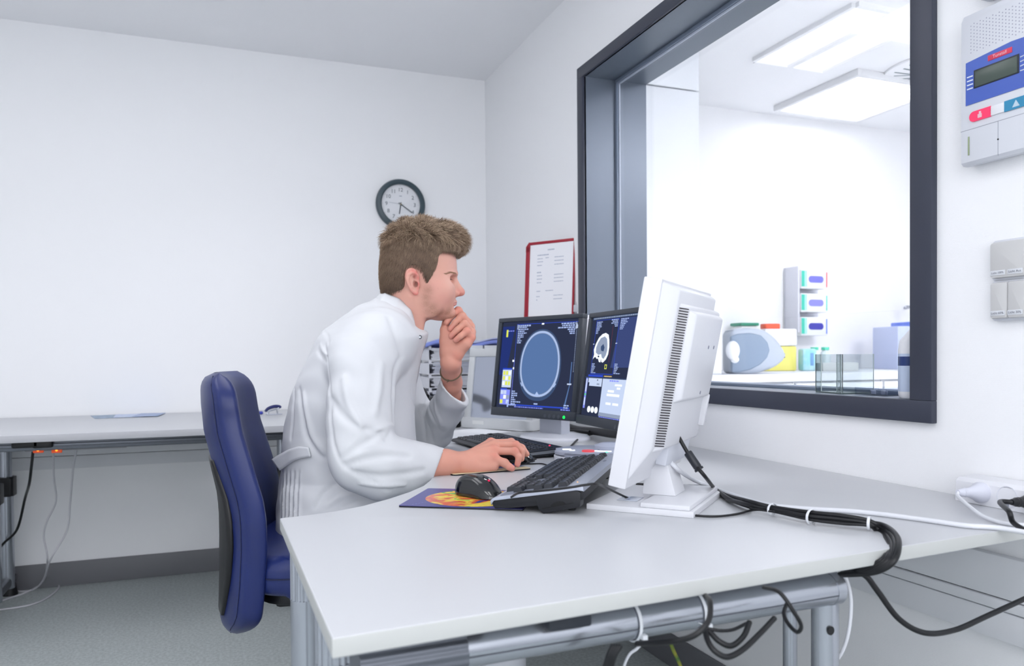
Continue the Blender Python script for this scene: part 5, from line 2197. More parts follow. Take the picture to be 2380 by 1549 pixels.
# glove box holders on the far wall
M_holder = mat('holder_white', (222, 224, 234), .4)
M_gl = mat('glove_slot_violet', (96, 96, 205), .5)
for k, (py_, slot, side, lbl) in enumerate(((652, (120, 120, 220), (255, 90, 100), 'glove box with a red end stripe, top of three on the far wall'),
                                            (706, (140, 140, 225), (80, 220, 200), 'glove box with a pale violet opening, middle of three on the far wall'),
                                            (760, (50, 50, 170), (90, 130, 240), 'glove box with dark violet opening, bottom of three on the far wall'))):
    c_ = on(1880, py_, 1, 3.76)
    o = thing('glove_box', lbl, 'glove box', (c_[0] - .012, 3.76, c_[2]), 0, 'glove boxes on the far wall')
    G().box2((-.100, -.06, -.056), (.100, .04, .056), .004).build('carton', mat('carton_white', (240, 242, 246), .5), o)
    G().box2((-.098, -.0612, -.045), (-.076, -.0602, .05)).build('green_stripe', mat('stripe_green', (60, 205, 180), .5), o)
    G().box2((-.076, -.0612, -.045), (-.058, -.0602, .05)).build('pale_stripe', mat('stripe_pale', (170, 230, 222), .5), o)
    g = G()
    g.prism(rrect(.112, .040, .0195, 6, cx=.012, cy=.0), .0602, .0622, M=Matrix.Rotation(PI / 2, 4, 'X'))
    g.build('opening', mat('opening_%d' % k, slot, .5), o)
    G().box2((.090, -.0612, -.045), (.098, -.0602, .045)).build('end_stripe', mat('end_stripe_%d' % k, side, .5), o)
o = thing('glove_box_rack', 'white wall rack carrying the three glove boxes', 'rack', (on(1850, 700, 1, 3.80)[0], 3.80, 1.33))
c_ = on(1880, 706, 1, 3.76)
g = G()
g.box2((c_[0] - .128, 3.71, 1.13), (c_[0] - .113, 3.83, 1.53), .004)
g.box2((c_[0] - .128, 3.812, 1.13), (c_[0] + .12, 3.834, 1.53), .004)
g.build('rack_frame', M_holder, o, w=True)

# grey moulded head holder (large, rounded) with its hollow
hh = thing('head_support', 'large grey moulded plastic head support on the far counter', 'medical support', tuple(C2(1770, 868, None)))
hc = Vector(on(1768, 868, 2, CZ2))
dvp = 4.05
g = G()
ol = [(1698, 770), (1712, 764), (1740, 762), (1775, 766), (1795, 778), (1815, 800), (1828, 822), (1828, 832), (1815, 846), (1795, 858), (1765, 866), (1735, 869), (1699, 870)]
pts = [Vector(P(x, y, 3.75)) for x, y in ol]
n_ = Vector((CF[0], CF[1], 0)).normalized()
fa = [g.bm.verts.new(p) for p in pts]
fb = [g.bm.verts.new(p + n_ * .16) for p in pts]
g.bm.faces.new(fa)
g.bm.faces.new(fb[::-1])
for i in range(len(pts)):
    g.bm.faces.new((fa[i], fa[(i + 1) % len(pts)], fb[(i + 1) % len(pts)], fb[i]))
g._fin(g._bev(fa + fb, .022, 4), 0)
g.build('outer_shell', mat('support_light', (180, 190, 204), .4), hh, w=True, smooth=60)
g = G()
il = [(1699, 782), (1715, 776), (1745, 774), (1770, 780), (1785, 796), (1790, 815), (1784, 832), (1768, 848), (1745, 860), (1720, 866), (1701, 867)]
fa = [g.bm.verts.new(Vector(P(x, y, 3.742))) for x, y in il]
fb = [g.bm.verts.new(Vector(P(x, y, 3.742)) + n_ * .03) for x, y in il]
g.bm.faces.new(fa)
g.bm.faces.new(fb[::-1])
for i in range(len(il)):
    g.bm.faces.new((fa[i], fa[(i + 1) % len(il)], fb[(i + 1) % len(il)], fb[i]))
g._fin(g._bev(fa + fb, .008, 3), 0)
g.build('inner_pad', mat('support_blue_grey', (134, 152, 174), .5), hh, w=True, smooth=60)
g = G()
c_ = Vector(P(1703, 815, 3.70))
g.sphere(c_, (.035, .03, .046))
g.sphere(Vector(P(1708, 836, 3.70)), (.02, .02, .018))
g.build('white_knob', mat('knob_white', (232, 235, 240), .4), hh, w=True, smooth=60)

# white apparatus to the left of it
c_ = Vector(on(1668, 872, 2, CZ2))
ap = thing('white_apparatus', 'tall white apparatus on the counter between the near monitor and the grey head support', 'apparatus', (c_.x + .03, 3.16, CZ2), math.radians(-20))
G().box2((-.062, -.06, 0), (.062, .10, .40), .006).build('body', mat('apparatus_white', (236, 239, 243), .4), ap)
G().box2((-.058, -.064, .22), (.058, -.060, .39), .002).build('front_cover', mat('apparatus_cover', (226, 230, 236), .4), ap)
g = G()
g.tube([(.02, -.066, .36), (-.02, -.075, .31), (-.03, -.07, .22), (-.03, -.066, .12)], .004, 8)
g.build('hose', mat('hose_pale', (216, 220, 228), .5), ap)

# sharps container, wipes, bottles, binders at the far wall
c_ = on(1815, 864, 1, 3.52)
o = thing('sharps_bin', 'yellow and white sharps bin with a red lid behind the grey head support', 'bin', (c_[0], 3.56, CZ2), math.radians(-14))
yb = o
G().box2((-.095, -.06, 0), (.095, .06, .140), .01).build('lower_body', mat('bin_yellow', (246, 238, 130), .45), o)
G().box2((-.097, -.062, .141), (.097, .062, .238), .01).build('upper_body', mat('bin_white', (242, 243, 246), .45), o)
for dx in (-.035,):
    g = G()
    g.prism(rrect(.10, .07, .02, 5, cx=dx, cy=0), .239, .268, bev=.006)
    g.build('lid', mat('lid_red', (240, 96, 60), .4), o)
c_ = on(1752, 862, 1, 3.68)
o = thing('storage_tub', 'white tub with a green rim peeping over the grey head support', 'tub', (c_[0] - .01, 3.75, CZ2))
G().box2((-.06, -.05, 0), (.06, .05, .262), .012).build('tub', mat('tub_white', (240, 242, 244), .45), o)
G().box2((-.064, -.054, .262), (.064, .054, .280), .006).build('rim', mat('rim_green', (50, 150, 120), .4), o)
c_ = on(1876, 862, 1, 3.45)
o = thing('wipes_pack', 'pale cyan pack of wipes standing right of the yellow bin', 'pack', (c_[0], 3.45, CZ2), math.radians(-12))
G().box2((-.042, -.03, 0), (.042, .03, .125), .012).build('pack', mat('pack_cyan', (160, 222, 234), .45, var=(14, (150, 218, 232), (196, 236, 242))), o)
G().box2((.002, -.0315, .03), (.022, -.0305, .10), .001).build('label', mat('pack_label', (120, 170, 220), .5), o)
for k, px_ in enumerate((1893, 1918)):
    c_ = on(px_, 860, 1, 3.56)
    o = thing('capped_bottle', ('clear bottle with a mint green cap right of the cyan pack' if k == 0 else 'clear bottle with a mint green cap, seen through the left edge of the acrylic holder'), 'bottle', (c_[0], 3.56, CZ2),
              group='bottles with mint caps')
    G().lathe([(.028, 0), (.030, .01), (.030, .09), (.018, .115), (.016, .12)], 24).build('bottle_body', mat('bottle_pale', (226, 238, 242), .3), o)
    G().cyl((0, 0, .118), (0, 0, .134), .022, n=20).build('cap', mat('cap_mint', (90, 225, 190), .4), o)
for k, (px_, cc, lbl) in enumerate(((2076, (196, 206, 236), 'pale grey-blue file binder standing left of the bright blue binder'), (2119, (110, 140, 236), 'bright blue file binder at the right end of the far counter'))):
    c_ = on(px_, 862, 1, 3.50)
    o = thing('file_binder', lbl, 'binder', (c_[0], 3.50, CZ2), math.radians(-12), 'binders on the far counter')
    G().box2((-.042, -.10, 0), (.042, .14, .285 if k else .255), .006).build('cover', mat('binder_%d' % k, cc, .4), o)
o = thing('wall_faucet', 'small metal tap spout visible at the right edge of the window', 'tap', tuple(on(2112, 714, 1, 3.70)))
c_ = Vector(on(2112, 714, 1, 3.70))
g = G()
g.tube([c_ + Vector((-.03, 0, -.012)), c_ + Vector((-.02, 0, 0)), c_ + Vector((.06, .03, .004)), c_ + Vector((.12, .138, .004))], .009, 12)
g.build('spout', M_alu, o, w=True)
o = thing('low_carton', 'low pale carton on the far counter behind the acrylic holder', 'box', (on(1945, 860, 1, 3.36)[0], 3.36, CZ2), math.radians(-20))
G().box2((-.10, -.05, 0), (.10, .05, .045), .004).build('carton', mat('carton_grey', (222, 224, 224), .6), o)
# ------------------------------------------------------------------ person: implicit surfaces -> meshes
GA = math.radians(-15.0)
Fv = np.array([math.cos(GA), math.sin(GA), 0.0])     # facing direction
Lv = np.array([-math.sin(GA), math.cos(GA), 0.0])    # to his left (away from the camera)
OP = P(990, 640, 2.03)


def S(px, py, l=0.0):
    """point at lateral offset l from his middle plane"""
    d = ray(px, py)
    t = ((OP - CAMP) @ Lv + l) / (d @ Lv)
    return CAMP + d * t


def fl2(p):
    q = p - OP
    return q @ Fv, q @ Lv


def smin(a, b, k):
    h = np.clip(0.5 + 0.5 * (b - a) / k, 0, 1)
    return b * (1 - h) + a * h - k * h * (1 - h)


def smax(a, b, k):
    return -smin(-a, -b, k)


def sd_caps(p, a, b, ra, rb):
    a, b = np.asarray(a, float), np.asarray(b, float)
    ab = b - a
    t = np.clip(((p - a) @ ab) / (ab @ ab + 1e-12), 0, 1)
    return np.linalg.norm(p - a - t[:, None] * ab, axis=1) - (ra + (rb - ra) * t)


def sd_chain(p, pts, rs, k=0.0):
    d = None
    for i in range(len(pts) - 1):
        e = sd_caps(p, pts[i], pts[i + 1], rs[i], rs[i + 1])
        d = e if d is None else (smin(d, e, k) if k > 0 else np.minimum(d, e))
    return d


def sd_ell(p, c, r, basis=None):
    q = p - np.asarray(c)
    if basis is None:
        basis = (Fv, Lv, np.array([0, 0, 1.0]))
    x = np.stack([q @ basis[0] / r[0], q @ basis[1] / r[1], q @ basis[2] / r[2]], 1)
    k0 = np.linalg.norm(x, axis=1)
    k1 = np.linalg.norm(x / np.array(r), axis=1) + 1e-9
    return k0 * (k0 - 1) / k1


def closed_smooth(pts, n=3):
    pts = np.array(pts, float)
    out = []
    N = len(pts)
    for i in range(N):
        p0, p1, p2, p3 = pts[i - 1], pts[i], pts[(i + 1) % N], pts[(i + 2) % N]
        for k in range(n):
            t = k / n
            out.append(0.5 * (2 * p1 + (p2 - p0) * t + (2 * p0 - 5 * p1 + 4 * p2 - p3) * t * t + (3 * p1 - p0 - 3 * p2 + p3) * t ** 3))
    return np.array(out)


def prof(pxs, n=3, l=0.0):
    q = np.array([S(x, y, l) for x, y in pxs])
    f = (q - OP) @ Fv
    return closed_smooth(np.stack([f, q[:, 2]], 1), n)


def sd_poly(f, z, V):
    out = np.full(f.shape, 1e9)
    s = np.ones(f.shape)
    N = len(V)
    for i in range(N):
        j = i - 1
        ex, ez = V[j] - V[i]
        wx, wz = f - V[i][0], z - V[i][1]
        t = np.clip((wx * ex + wz * ez) / (ex * ex + ez * ez + 1e-12), 0, 1)
        bx, bz = wx - ex * t, wz - ez * t
        out = np.minimum(out, bx * bx + bz * bz)
        c1, c2, c3 = z >= V[i][1], z < V[j][1], ex * wz > ez * wx
        flip = (c1 & c2 & c3) | (~c1 & ~c2 & ~c3)
        s = np.where(flip, -s, s)
    return s * np.sqrt(out)


def inflate(p, V, T, W, lc=0.0):
    f, l = fl2(p)
    dp = sd_poly(f, p[:, 2], V)
    a = np.maximum(0, T + dp)
    return np.sqrt(a * a + ((l - lc) * T / W) ** 2) - T


def surface_nets(fn, lo, hi, h, s=6):
    lo = np.asarray(lo, float)
    n = np.ceil((np.asarray(hi) - lo) / h / s).astype(int) * s
    nb = n // s
    ci = np.stack(np.meshgrid(*[np.arange(k) for k in nb], indexing='ij'), -1).reshape(-1, 3)
    cc = lo + (ci * s + (s - 1) / 2) * h
    cd = np.concatenate([fn(cc[i:i + 60000]) for i in range(0, len(cc), 60000)])
    D = np.repeat(np.repeat(np.repeat(cd.reshape(nb), s, 0), s, 1), s, 2).astype(np.float32)
    act = ci[np.abs(cd) < s * h * 1.35 + 0.004]
    off = np.stack(np.meshgrid(*[np.arange(s)] * 3, indexing='ij'), -1).reshape(-1, 3)
    B = 300
    for i in range(0, len(act), B):
        idx = (act[i:i + B, None, :] * s + off[None]).reshape(-1, 3)
        D[idx[:, 0], idx[:, 1], idx[:, 2]] = fn(lo + idx * h)
    ins = D < 0
    c = np.zeros(tuple(np.array(D.shape) - 1), np.int8)
    for dx in (0, 1):
        for dy in (0, 1):
            for dz in (0, 1):
                c += ins[dx:dx + c.shape[0], dy:dy + c.shape[1], dz:dz + c.shape[2]]
    cells = np.argwhere((c > 0) & (c < 8))
    vid = np.full(c.shape, -1, np.int64)
    vid[cells[:, 0], cells[:, 1], cells[:, 2]] = np.arange(len(cells))
    acc = np.zeros((len(cells), 3))
    cnt = np.zeros(len(cells))
    corners = [(x, y, z) for x in (0, 1) for y in (0, 1) for z in (0, 1)]
    for a in corners:
        for ax in range(3):
            if a[ax] == 0:
                b = list(a)
                b[ax] = 1
                ia, ib = cells + np.array(a), cells + np.array(b)
                da = D[ia[:, 0], ia[:, 1], ia[:, 2]]
                db = D[ib[:, 0], ib[:, 1], ib[:, 2]]
                m = (da < 0) != (db < 0)
                t = np.where(m, da / np.where(m, da - db, 1), 0)
                pt = np.array(a, float)[None] + t[:, None] * (np.array(b) - np.array(a))[None]
                acc[m] += pt[m]
                cnt[m] += 1
    V = lo + (cells + acc / cnt[:, None]) * h
    F = []
    for ax in range(3):
        u, w = (ax + 1) % 3, (ax + 2) % 3
        sl0 = [slice(None)] * 3
        sl1 = [slice(None)] * 3
        sl0[ax] = slice(0, -1)
        sl1[ax] = slice(1, None)
        m = ins[tuple(sl0)] != ins[tuple(sl1)]
        e = np.argwhere(m)
        e = e[(e[:, u] > 0) & (e[:, w] > 0) & (e[:, u] < D.shape[u] - 1) & (e[:, w] < D.shape[w] - 1)]
        q = []
        for du, dw in ((-1, -1), (0, -1), (0, 0), (-1, 0)):
            k = e.copy()
            k[:, u] += du
            k[:, w] += dw
            q.append(vid[k[:, 0], k[:, 1], k[:, 2]])
        q = np.stack(q, 1)
        fl_ = ~ins[e[:, 0], e[:, 1], e[:, 2]]
        q[fl_] = q[fl_][:, ::-1]
        F.append(q[(q >= 0).all(1)])
    return V, np.concatenate(F)


def mesh_of(name, parts, m, parent, cols=None):
    Vs, Fs, o_ = [], [], 0
    for V, F in parts:
        Vs.append(V)
        Fs.append(F + o_)
        o_ += len(V)
    V, F = np.concatenate(Vs), np.concatenate(Fs)
    me = bpy.data.meshes.new(name)
    me.vertices.add(len(V))
    me.vertices.foreach_set('co', V.astype(np.float32).ravel())
    me.loops.add(len(F) * F.shape[1])
    me.loops.foreach_set('vertex_index', F.astype(np.int32).ravel())
    me.polygons.add(len(F))
    me.polygons.foreach_set('loop_start', (np.arange(len(F)) * F.shape[1]).astype(np.int32))
    me.update(calc_edges=True)
    me.validate()
    me.polygons.foreach_set('use_smooth', np.ones(len(me.polygons), bool))
    if cols is not None:
        a = me.color_attributes.new('Col', 'FLOAT_COLOR', 'POINT')
        a.data.foreach_set('color', np.concatenate([cols, np.ones((len(V), 1))], 1).astype(np.float32).ravel())
    for q in (m if isinstance(m, (list, tuple)) else [m]):
        me.materials.append(q)
    o = bpy.data.objects.new(name, me)
    COL.objects.link(o)
    o.parent = parent
    return o


person = thing('person', 'seated person in a white coat, chin on left fist, right hand on a mouse', 'person', (0, 0, 0))

def march(px, py, fn=None):
    d = ray(px, py)
    t = 1.55
    for _ in range(60):
        v = (fn or raw_coat)((CAMP + d * t)[None])[0]
        if v < .0006:
            break
        t += v * .85
        if t > 2.6:
            return None
    return CAMP + d * t


# ---------------- head
HEADP = prof([(1058, 588), (1061.5, 612), (1062, 630), (1060, 641), (1057.5, 655), (1058, 672), (1058.5, 690), (1058.5, 700), (1057, 712), (1056, 722),
              (1052, 734), (1044, 742), (1031, 746), (1015, 745.5), (1001, 743.5), (991, 747), (984.5, 756), (979, 768), (974, 790), (960, 825), (900, 830),
              (874, 790), (872, 740), (882, 705), (894, 690), (890, 672), (889, 640), (892, 605), (900, 575), (915, 552), (938, 537), (965, 531),
              (995, 532), (1022, 541), (1042, 556), (1053, 572)])
NOSEP = prof([(1056, 640), (1061, 643), (1064.5, 652), (1070, 662), (1076, 671), (1079.5, 679), (1078, 685.5), (1071, 688), (1062, 690.5), (1054, 691), (1048, 684), (1048, 650)])
zE = lambda y: S(1040, y)[2]
Wz = [zE(v) for v in (850, 790, 750, 735, 715, 690, 665, 640, 600, 560, 520)]
Ww = [.062, .058, .056, .050, .056, .062, .068, .0725, .0755, .0755, .074]


def headW(z):
    return np.interp(z, Wz, Ww)


EC = S(1036.5, 651.5, -.0330)


def mirror(p):
    """fold his left half onto the right one"""
    f, l = fl2(p)
    return p - Lv[None] * (2 * np.maximum(l, 0))[:, None]


EARO = [(959, 631.5), (951, 633), (946, 640), (944.6, 652), (947.5, 665), (953, 676), (961, 684.5), (968.5, 687), (973.5, 682), (975, 672), (974, 660), (973.5, 646), (967, 634.5)]
EARP = prof(EARO)


def ear_l(p):
    f, l = fl2(p)
    f0 = (S(975, 660) - OP) @ Fv
    return -.0735 - np.clip(f0 - f, 0, .04) * .42


def fn_head(p):
    q = mirror(p)
    d = inflate(p, HEADP, .068, headW(p[:, 2]))
    # temples / cheeks
    d = smin(d, sd_ell(q, S(1024, 676, -.048), (.026, .016, .024)), .04)
    d = smin(d, sd_ell(q, S(1000, 715, -.047), (.020, .010, .026)), .03)
    # brow, eye socket, eyeball with lid
    d = smin(d, sd_chain(q, [S(1060, 637, -.004), S(1058, 636.5, -.020), S(1050, 636, -.036), S(1040, 641, -.047)], [.0045, .0055, .006, .005]), .010)
    d = smax(d, -sd_ell(q, S(1057, 650, -.031), (.020, .021, .0100)), .009)
    lid = sd_ell(q, EC, (.0124, .0126, .0122))
    d = smin(d, lid, .004)
    d = smax(d, -sd_chain(q, [S(1050.0, 651.6, -.0235), S(1046.0, 651.0, -.034), S(1036.5, 652.4, -.0440)], [.0016, .0036, .0018]), .0010)
    d = smax(d, -sd_chain(q, [S(1050, 645.0, -.022), S(1046, 643.0, -.033), S(1035, 645.0, -.045)], [.0008, .0016, .0008]), .003)
    # nose
    n = inflate(p, NOSEP, .012, .0125)
    n = smin(n, sd_ell(p, S(1070.5, 679.0, 0), (.0100, .0098, .0092)), .006)
    n = smin(n, sd_ell(q, S(1059.5, 682.0, -.0140), (.0100, .0068, .0086)), .0035)
    d = smin(d, n, .006)
    d = smax(d, -sd_chain(q, [S(1052.5, 675, -.0215), S(1049.8, 682, -.0225), S(1052, 689, -.021)], [.0006, .0011, .0008]), .003)
    d = smax(d, -sd_ell(q, S(1062.5, 689.8, -.0085), (.006, .0034, .0032)), .002)
    d = smax(d, -sd_chain(q, [S(1054, 680, -.0185), S(1052, 688, -.0195), S(1048, 696, -.025)], [.0004, .0006, .0004]), .003)
    # lips (pursed)
    d = smin(d, sd_chain(q, [S(1058.2, 702.0, 0), S(1056.0, 702.3, -.011), S(1050.5, 705, -.021)], [.0048, .0044, .0022]), .005)
    d = smin(d, sd_chain(q, [S(1057.4, 708.6, 0), S(1055.4, 708.4, -.011), S(1050.5, 706.2, -.020)], [.0048, .0044, .0022]), .005)
    d = smax(d, -sd_chain(q, [S(1063, 705.2, 0), S(1059.5, 705.2, -.012), S(1049, 706.6, -.027)], [.0006, .0008, .0012]), .0022)
    d = smax(d, -sd_ell(p, S(1059, 717, 0), (.006, .018, .004)), .010)
    d = smin(d, sd_ell(p, S(1045, 731, 0), (.015, .020, .014)), .014)
    # neck cord
    d = smin(d, sd_chain(q, [S(960, 690, -.058), S(975, 745, -.040), S(975, 790, -.022)], [.012, .010, .010]), .02)
    # ear
    f, l = fl2(q)
    el = ear_l(q)
    dp = sd_poly(f, q[:, 2], EARP)
    T = .0045
    slab = np.sqrt(np.maximum(0, T + dp) ** 2 + ((l - el) * 1.0) ** 2) - T
    ear = slab
    E = lambda x, y, dl=0.0: S(x, y, float(ear_l(S(x, y, -.08)[None])[0]) + dl)
    helix = sd_chain(q, [E(972, 652, -.001), E(970.5, 640, -.003), E(964, 634.5, -.004), E(956, 634.5, -.0045), E(949.5, 640, -.005), E(948, 651, -.005), E(950.5, 663, -.0045),
                         E(956, 674, -.004), E(963, 681, -.003)], [.0028, .0034, .0036, .0036, .0038, .0036, .0034, .0032, .0040])
    ear = smin(ear, helix, .003)
    ear = smin(ear, sd_chain(q, [E(962, 645, -.003), E(957, 655, -.004), E(959, 668, -.004), E(965, 673, -.003)], [.0022, .0028, .0028, .0026]), .0025)
    ear = smin(ear, sd_chain(q, [E(972.5, 658, -.003), E(972.5, 666, -.003)], [.003, .0032]), .003)
    ear = smin(ear, sd_ell(q, E(967, 681, -.002), (.0062, .0042, .0062)), .003)
    ear = smax(ear, -sd_ell(q, E(965.5, 661, -.006), (.0058, .0068, .0095)), .002)
    d = smin(d, ear, .003)
    d = smax(d, -sd_ell(q, E(967.5, 662, -.001), (.0038, .011, .0065)), .002)
    d = smax(d, -sd_ell(q, E(963.5, 644, -.007), (.0040, .0050, .0050)), .002)
    return d


vr = np.concatenate([[S(860, 500, -.12)], [S(1100, 850, .12)], [S(860, 850, .12)], [S(1100, 500, -.12)]])
lo, hi = vr.min(0) - .01, vr.max(0) + .01
HV, HF = surface_nets(fn_head, lo, hi, .0015)
hk = HV[HF[:, 0]][:, 2] > -9


# ---------------- hands and forearms
def hand_right(p):
    Q = lambda x, y, d: P(x, y, d)
    wr = Q(1078, 1077, 1.862)
    d = sd_chain(p, [Q(905, 1084, 1.795), Q(985, 1080, 1.825), Q(1035, 1077, 1.845), wr], [.044, .038, .032, .0265], .01)
    M = [Q(1141, 1031.5, 1.935), Q(1148, 1036, 1.914), Q(1149, 1049, 1.894), Q(1148, 1066, 1.874)]
    for m_, r in zip(M, (.0125, .0125, .012, .0115)):
        d = smin(d, sd_caps(p, wr, m_, .020, r), .012)
    d = smin(d, sd_chain(p, [Q(1086, 1084, 1.856), Q(1112, 1088, 1.862), Q(1148, 1085, 1.868)], [.0185, .0170, .0120]), .012)
    d = smin(d, sd_ell(p, Q(1120, 1066, 1.895), (.034, .032, .017)), .015)
    # fingers: index, middle, ring, little
    chains = [([M[0], Q(1188, 1028.5, 1.935), Q(1213, 1041, 1.936), Q(1224, 1056, 1.934)], [.0105, .0092, .0085, .0076]),
              ([M[1], Q(1199, 1035, 1.908), Q(1213, 1049, 1.904), Q(1212, 1067, 1.900)], [.0108, .0094, .0086, .0076]),
              ([M[2], Q(1196, 1049.5, 1.886), Q(1206.5, 1063, 1.882), Q(1202.5, 1080, 1.880)], [.0104, .0092, .0084, .0074]),
              ([M[3], Q(1173, 1077, 1.868), Q(1184, 1086, 1.866), Q(1190, 1089, 1.865)], [.0108, .0094, .0086, .0080])]
    for pts, rs in chains:
        fdist = sd_chain(p, pts, rs, .003)
        fdist = smin(fdist, sd_ell(p, pts[1], (rs[1] * 1.12,) * 3), .004)
        d = smin(d, fdist, .0045)
    th = sd_chain(p, [Q(1090, 1072, 1.885), Q(1125, 1077, 1.932), Q(1158, 1082, 1.945), Q(1182, 1087, 1.942)], [.017, .0145, .0115, .0092])
    d = smin(d, th, .010)
    for m_ in M:
        d = smin(d, sd_ell(p, np.array(m_) + [0, 0, .002], (.0118, .0118, .0118)), .006)
    # tendons, ulna bump
    for m_ in M[:3]:
        d = smin(d, sd_caps(p, wr + (m_ - wr) * .25 + [0, 0, .017], m_ + [0, 0, .0085], .0022, .0028), .008)
    d = smin(d, sd_ell(p, Q(1064, 1068, 1.842), (.011, .009, .010)), .012)
    return d


WRL = S(1048, 842, -.012)


def hand_left(p):
    fore = [P(1024, 985, 2.29), P(1046, 940, 2.20), P(1049, 890, 2.11), WRL, S(1047, 822, -.010)]
    d = sd_chain(p, fore, [.028, .031, .0285, .0262, .0255], .01)
    M = [S(1088, 752, .016), S(1093, 760, -.002), S(1095.5, 772, -.019), S(1095.5, 785, -.033)]
    wr = S(1049, 822, -.008)
    for m_, r in zip(M, (.013, .013, .0125, .012)):
        d = smin(d, sd_caps(p, wr, m_, .021, r), .012)
    # palm heel and thumb mound
    d = smin(d, sd_chain(p, [S(1062, 818, -.022), S(1082, 800, -.034)], [.018, .0145]), .012)
    d = smin(d, sd_chain(p, [S(1041, 820, -.008), S(1035, 795, -.010), S(1034, 768, -.004)], [.018, .0165, .012]), .012)
    d = smin(d, sd_chain(p, [S(1034, 768, -.004), S(1036, 752, .010), S(1044, 742, .024)], [.012, .0105, .009]), .006)
    d = smin(d, sd_ell(p, S(1052, 790, -.012), (.020, .018, .024)), .015)
    chains = [([M[0], S(1065, 722.5, .006), S(1048, 736, -.006), S(1038, 750, -.012)], [.0110, .0098, .0092, .0080]),
              ([M[1], S(1074, 735, -.012), S(1058, 751, -.020), S(1047, 765, -.022)], [.0110, .0100, .0088, .0078]),
              ([M[2], S(1079, 753.0, -.028), S(1062, 768, -.035), S(1048.5, 781.5, -.035)], [.0106, .0094, .0086, .0076]),
              ([M[3], S(1085, 770.5, -.044), S(1070, 782, -.049), S(1059, 791.5, -.047)], [.0104, .0092, .0080, .0072])]
    for pts, rs in chains:
        fd = sd_chain(p, pts, rs, .003)
        fd = smin(fd, sd_ell(p, pts[1], (rs[1] * 1.10,) * 3), .004)
        d = smin(d, fd, .0020)
    d = smin(d, sd_ell(p, S(1066, 826, -.030), (.009, .009, .010)), .012)
    return d


def bounds(pts, m=.05):
    a = np.array(pts)
    return a.min(0) - m, a.max(0) + m


lo, hi = bounds([P(905, 1086, 1.79), P(1230, 1030, 1.95), P(1190, 1100, 1.86)], .055)
RV, RF = surface_nets(hand_right, lo, hi, .0018)
lo, hi = bounds([P(1022, 1010, 2.33), S(1100, 715, -.05), S(1030, 715, .03), S(1030, 850, -.04)], .055)
LV_, LF = surface_nets(hand_left, lo, hi, .0018)


# ---------------- rest of the body (under the clothes)
HIP = S(760, 1160, 0)
SHR, SHL = S(878, 835, -.150), S(878, 835, .150)


def fn_rest(p):
    d = sd_chain(p, [S(925, 790), S(880, 840), S(820, 950), S(780, 1080), HIP], [.050, .07, .09, .09, .085], .02)
    d = smin(d, sd_caps(p, SHR, SHL, .035, .035), .02)
    d = smin(d, sd_chain(p, [SHR, P(845, 1050, 1.79), P(905, 1086, 1.80)], [.038, .034, .036]), .01)
    d = smin(d, sd_chain(p, [SHL, P(1005, 995, 2.31), P(1022, 990, 2.29)], [.038, .028, .028]), .01)
    for s in (-1, 1):
        hip = HIP + Lv * .09 * s + np.array([0, 0, -.03])
        knee = hip + Fv * .43 + Lv * .05 * s + np.array([0, 0, -.02])
        ank = knee + Fv * .02 + np.array([0, 0, knee[2] * -1 + .10])
        d = smin(d, sd_chain(p, [hip, knee, ank], [.085, .058, .038]), .02)
    return d


lo, hi = bounds([HIP, HIP + Fv * .6, SHR, SHL, [HIP[0], HIP[1], .05], P(1012, 1015, 2.34)], .14)
lo[2] = .02
BV, BF = surface_nets(fn_rest, lo, hi, .008, 4)

# skin colours: lips, stubble, reddish ear, cheeks, knuckles; shade and a highlight painted in
SKIN = np.array(lin((216, 164, 148))[:3])


def blend(c, V, ctr, r, col, a):
    ctr = np.atleast_2d(ctr)
    w = np.zeros(len(V))
    for q in ctr:
        w = np.maximum(w, np.exp(-(np.linalg.norm(V - q, axis=1) / r) ** 2))
    w = (w * a)[:, None]
    return c * (1 - w) + np.array(lin(col)[:3])[None] * w


def E_(x, y):
    return S(x, y, float(ear_l(S(x, y, -.08)[None])[0]) - .002)


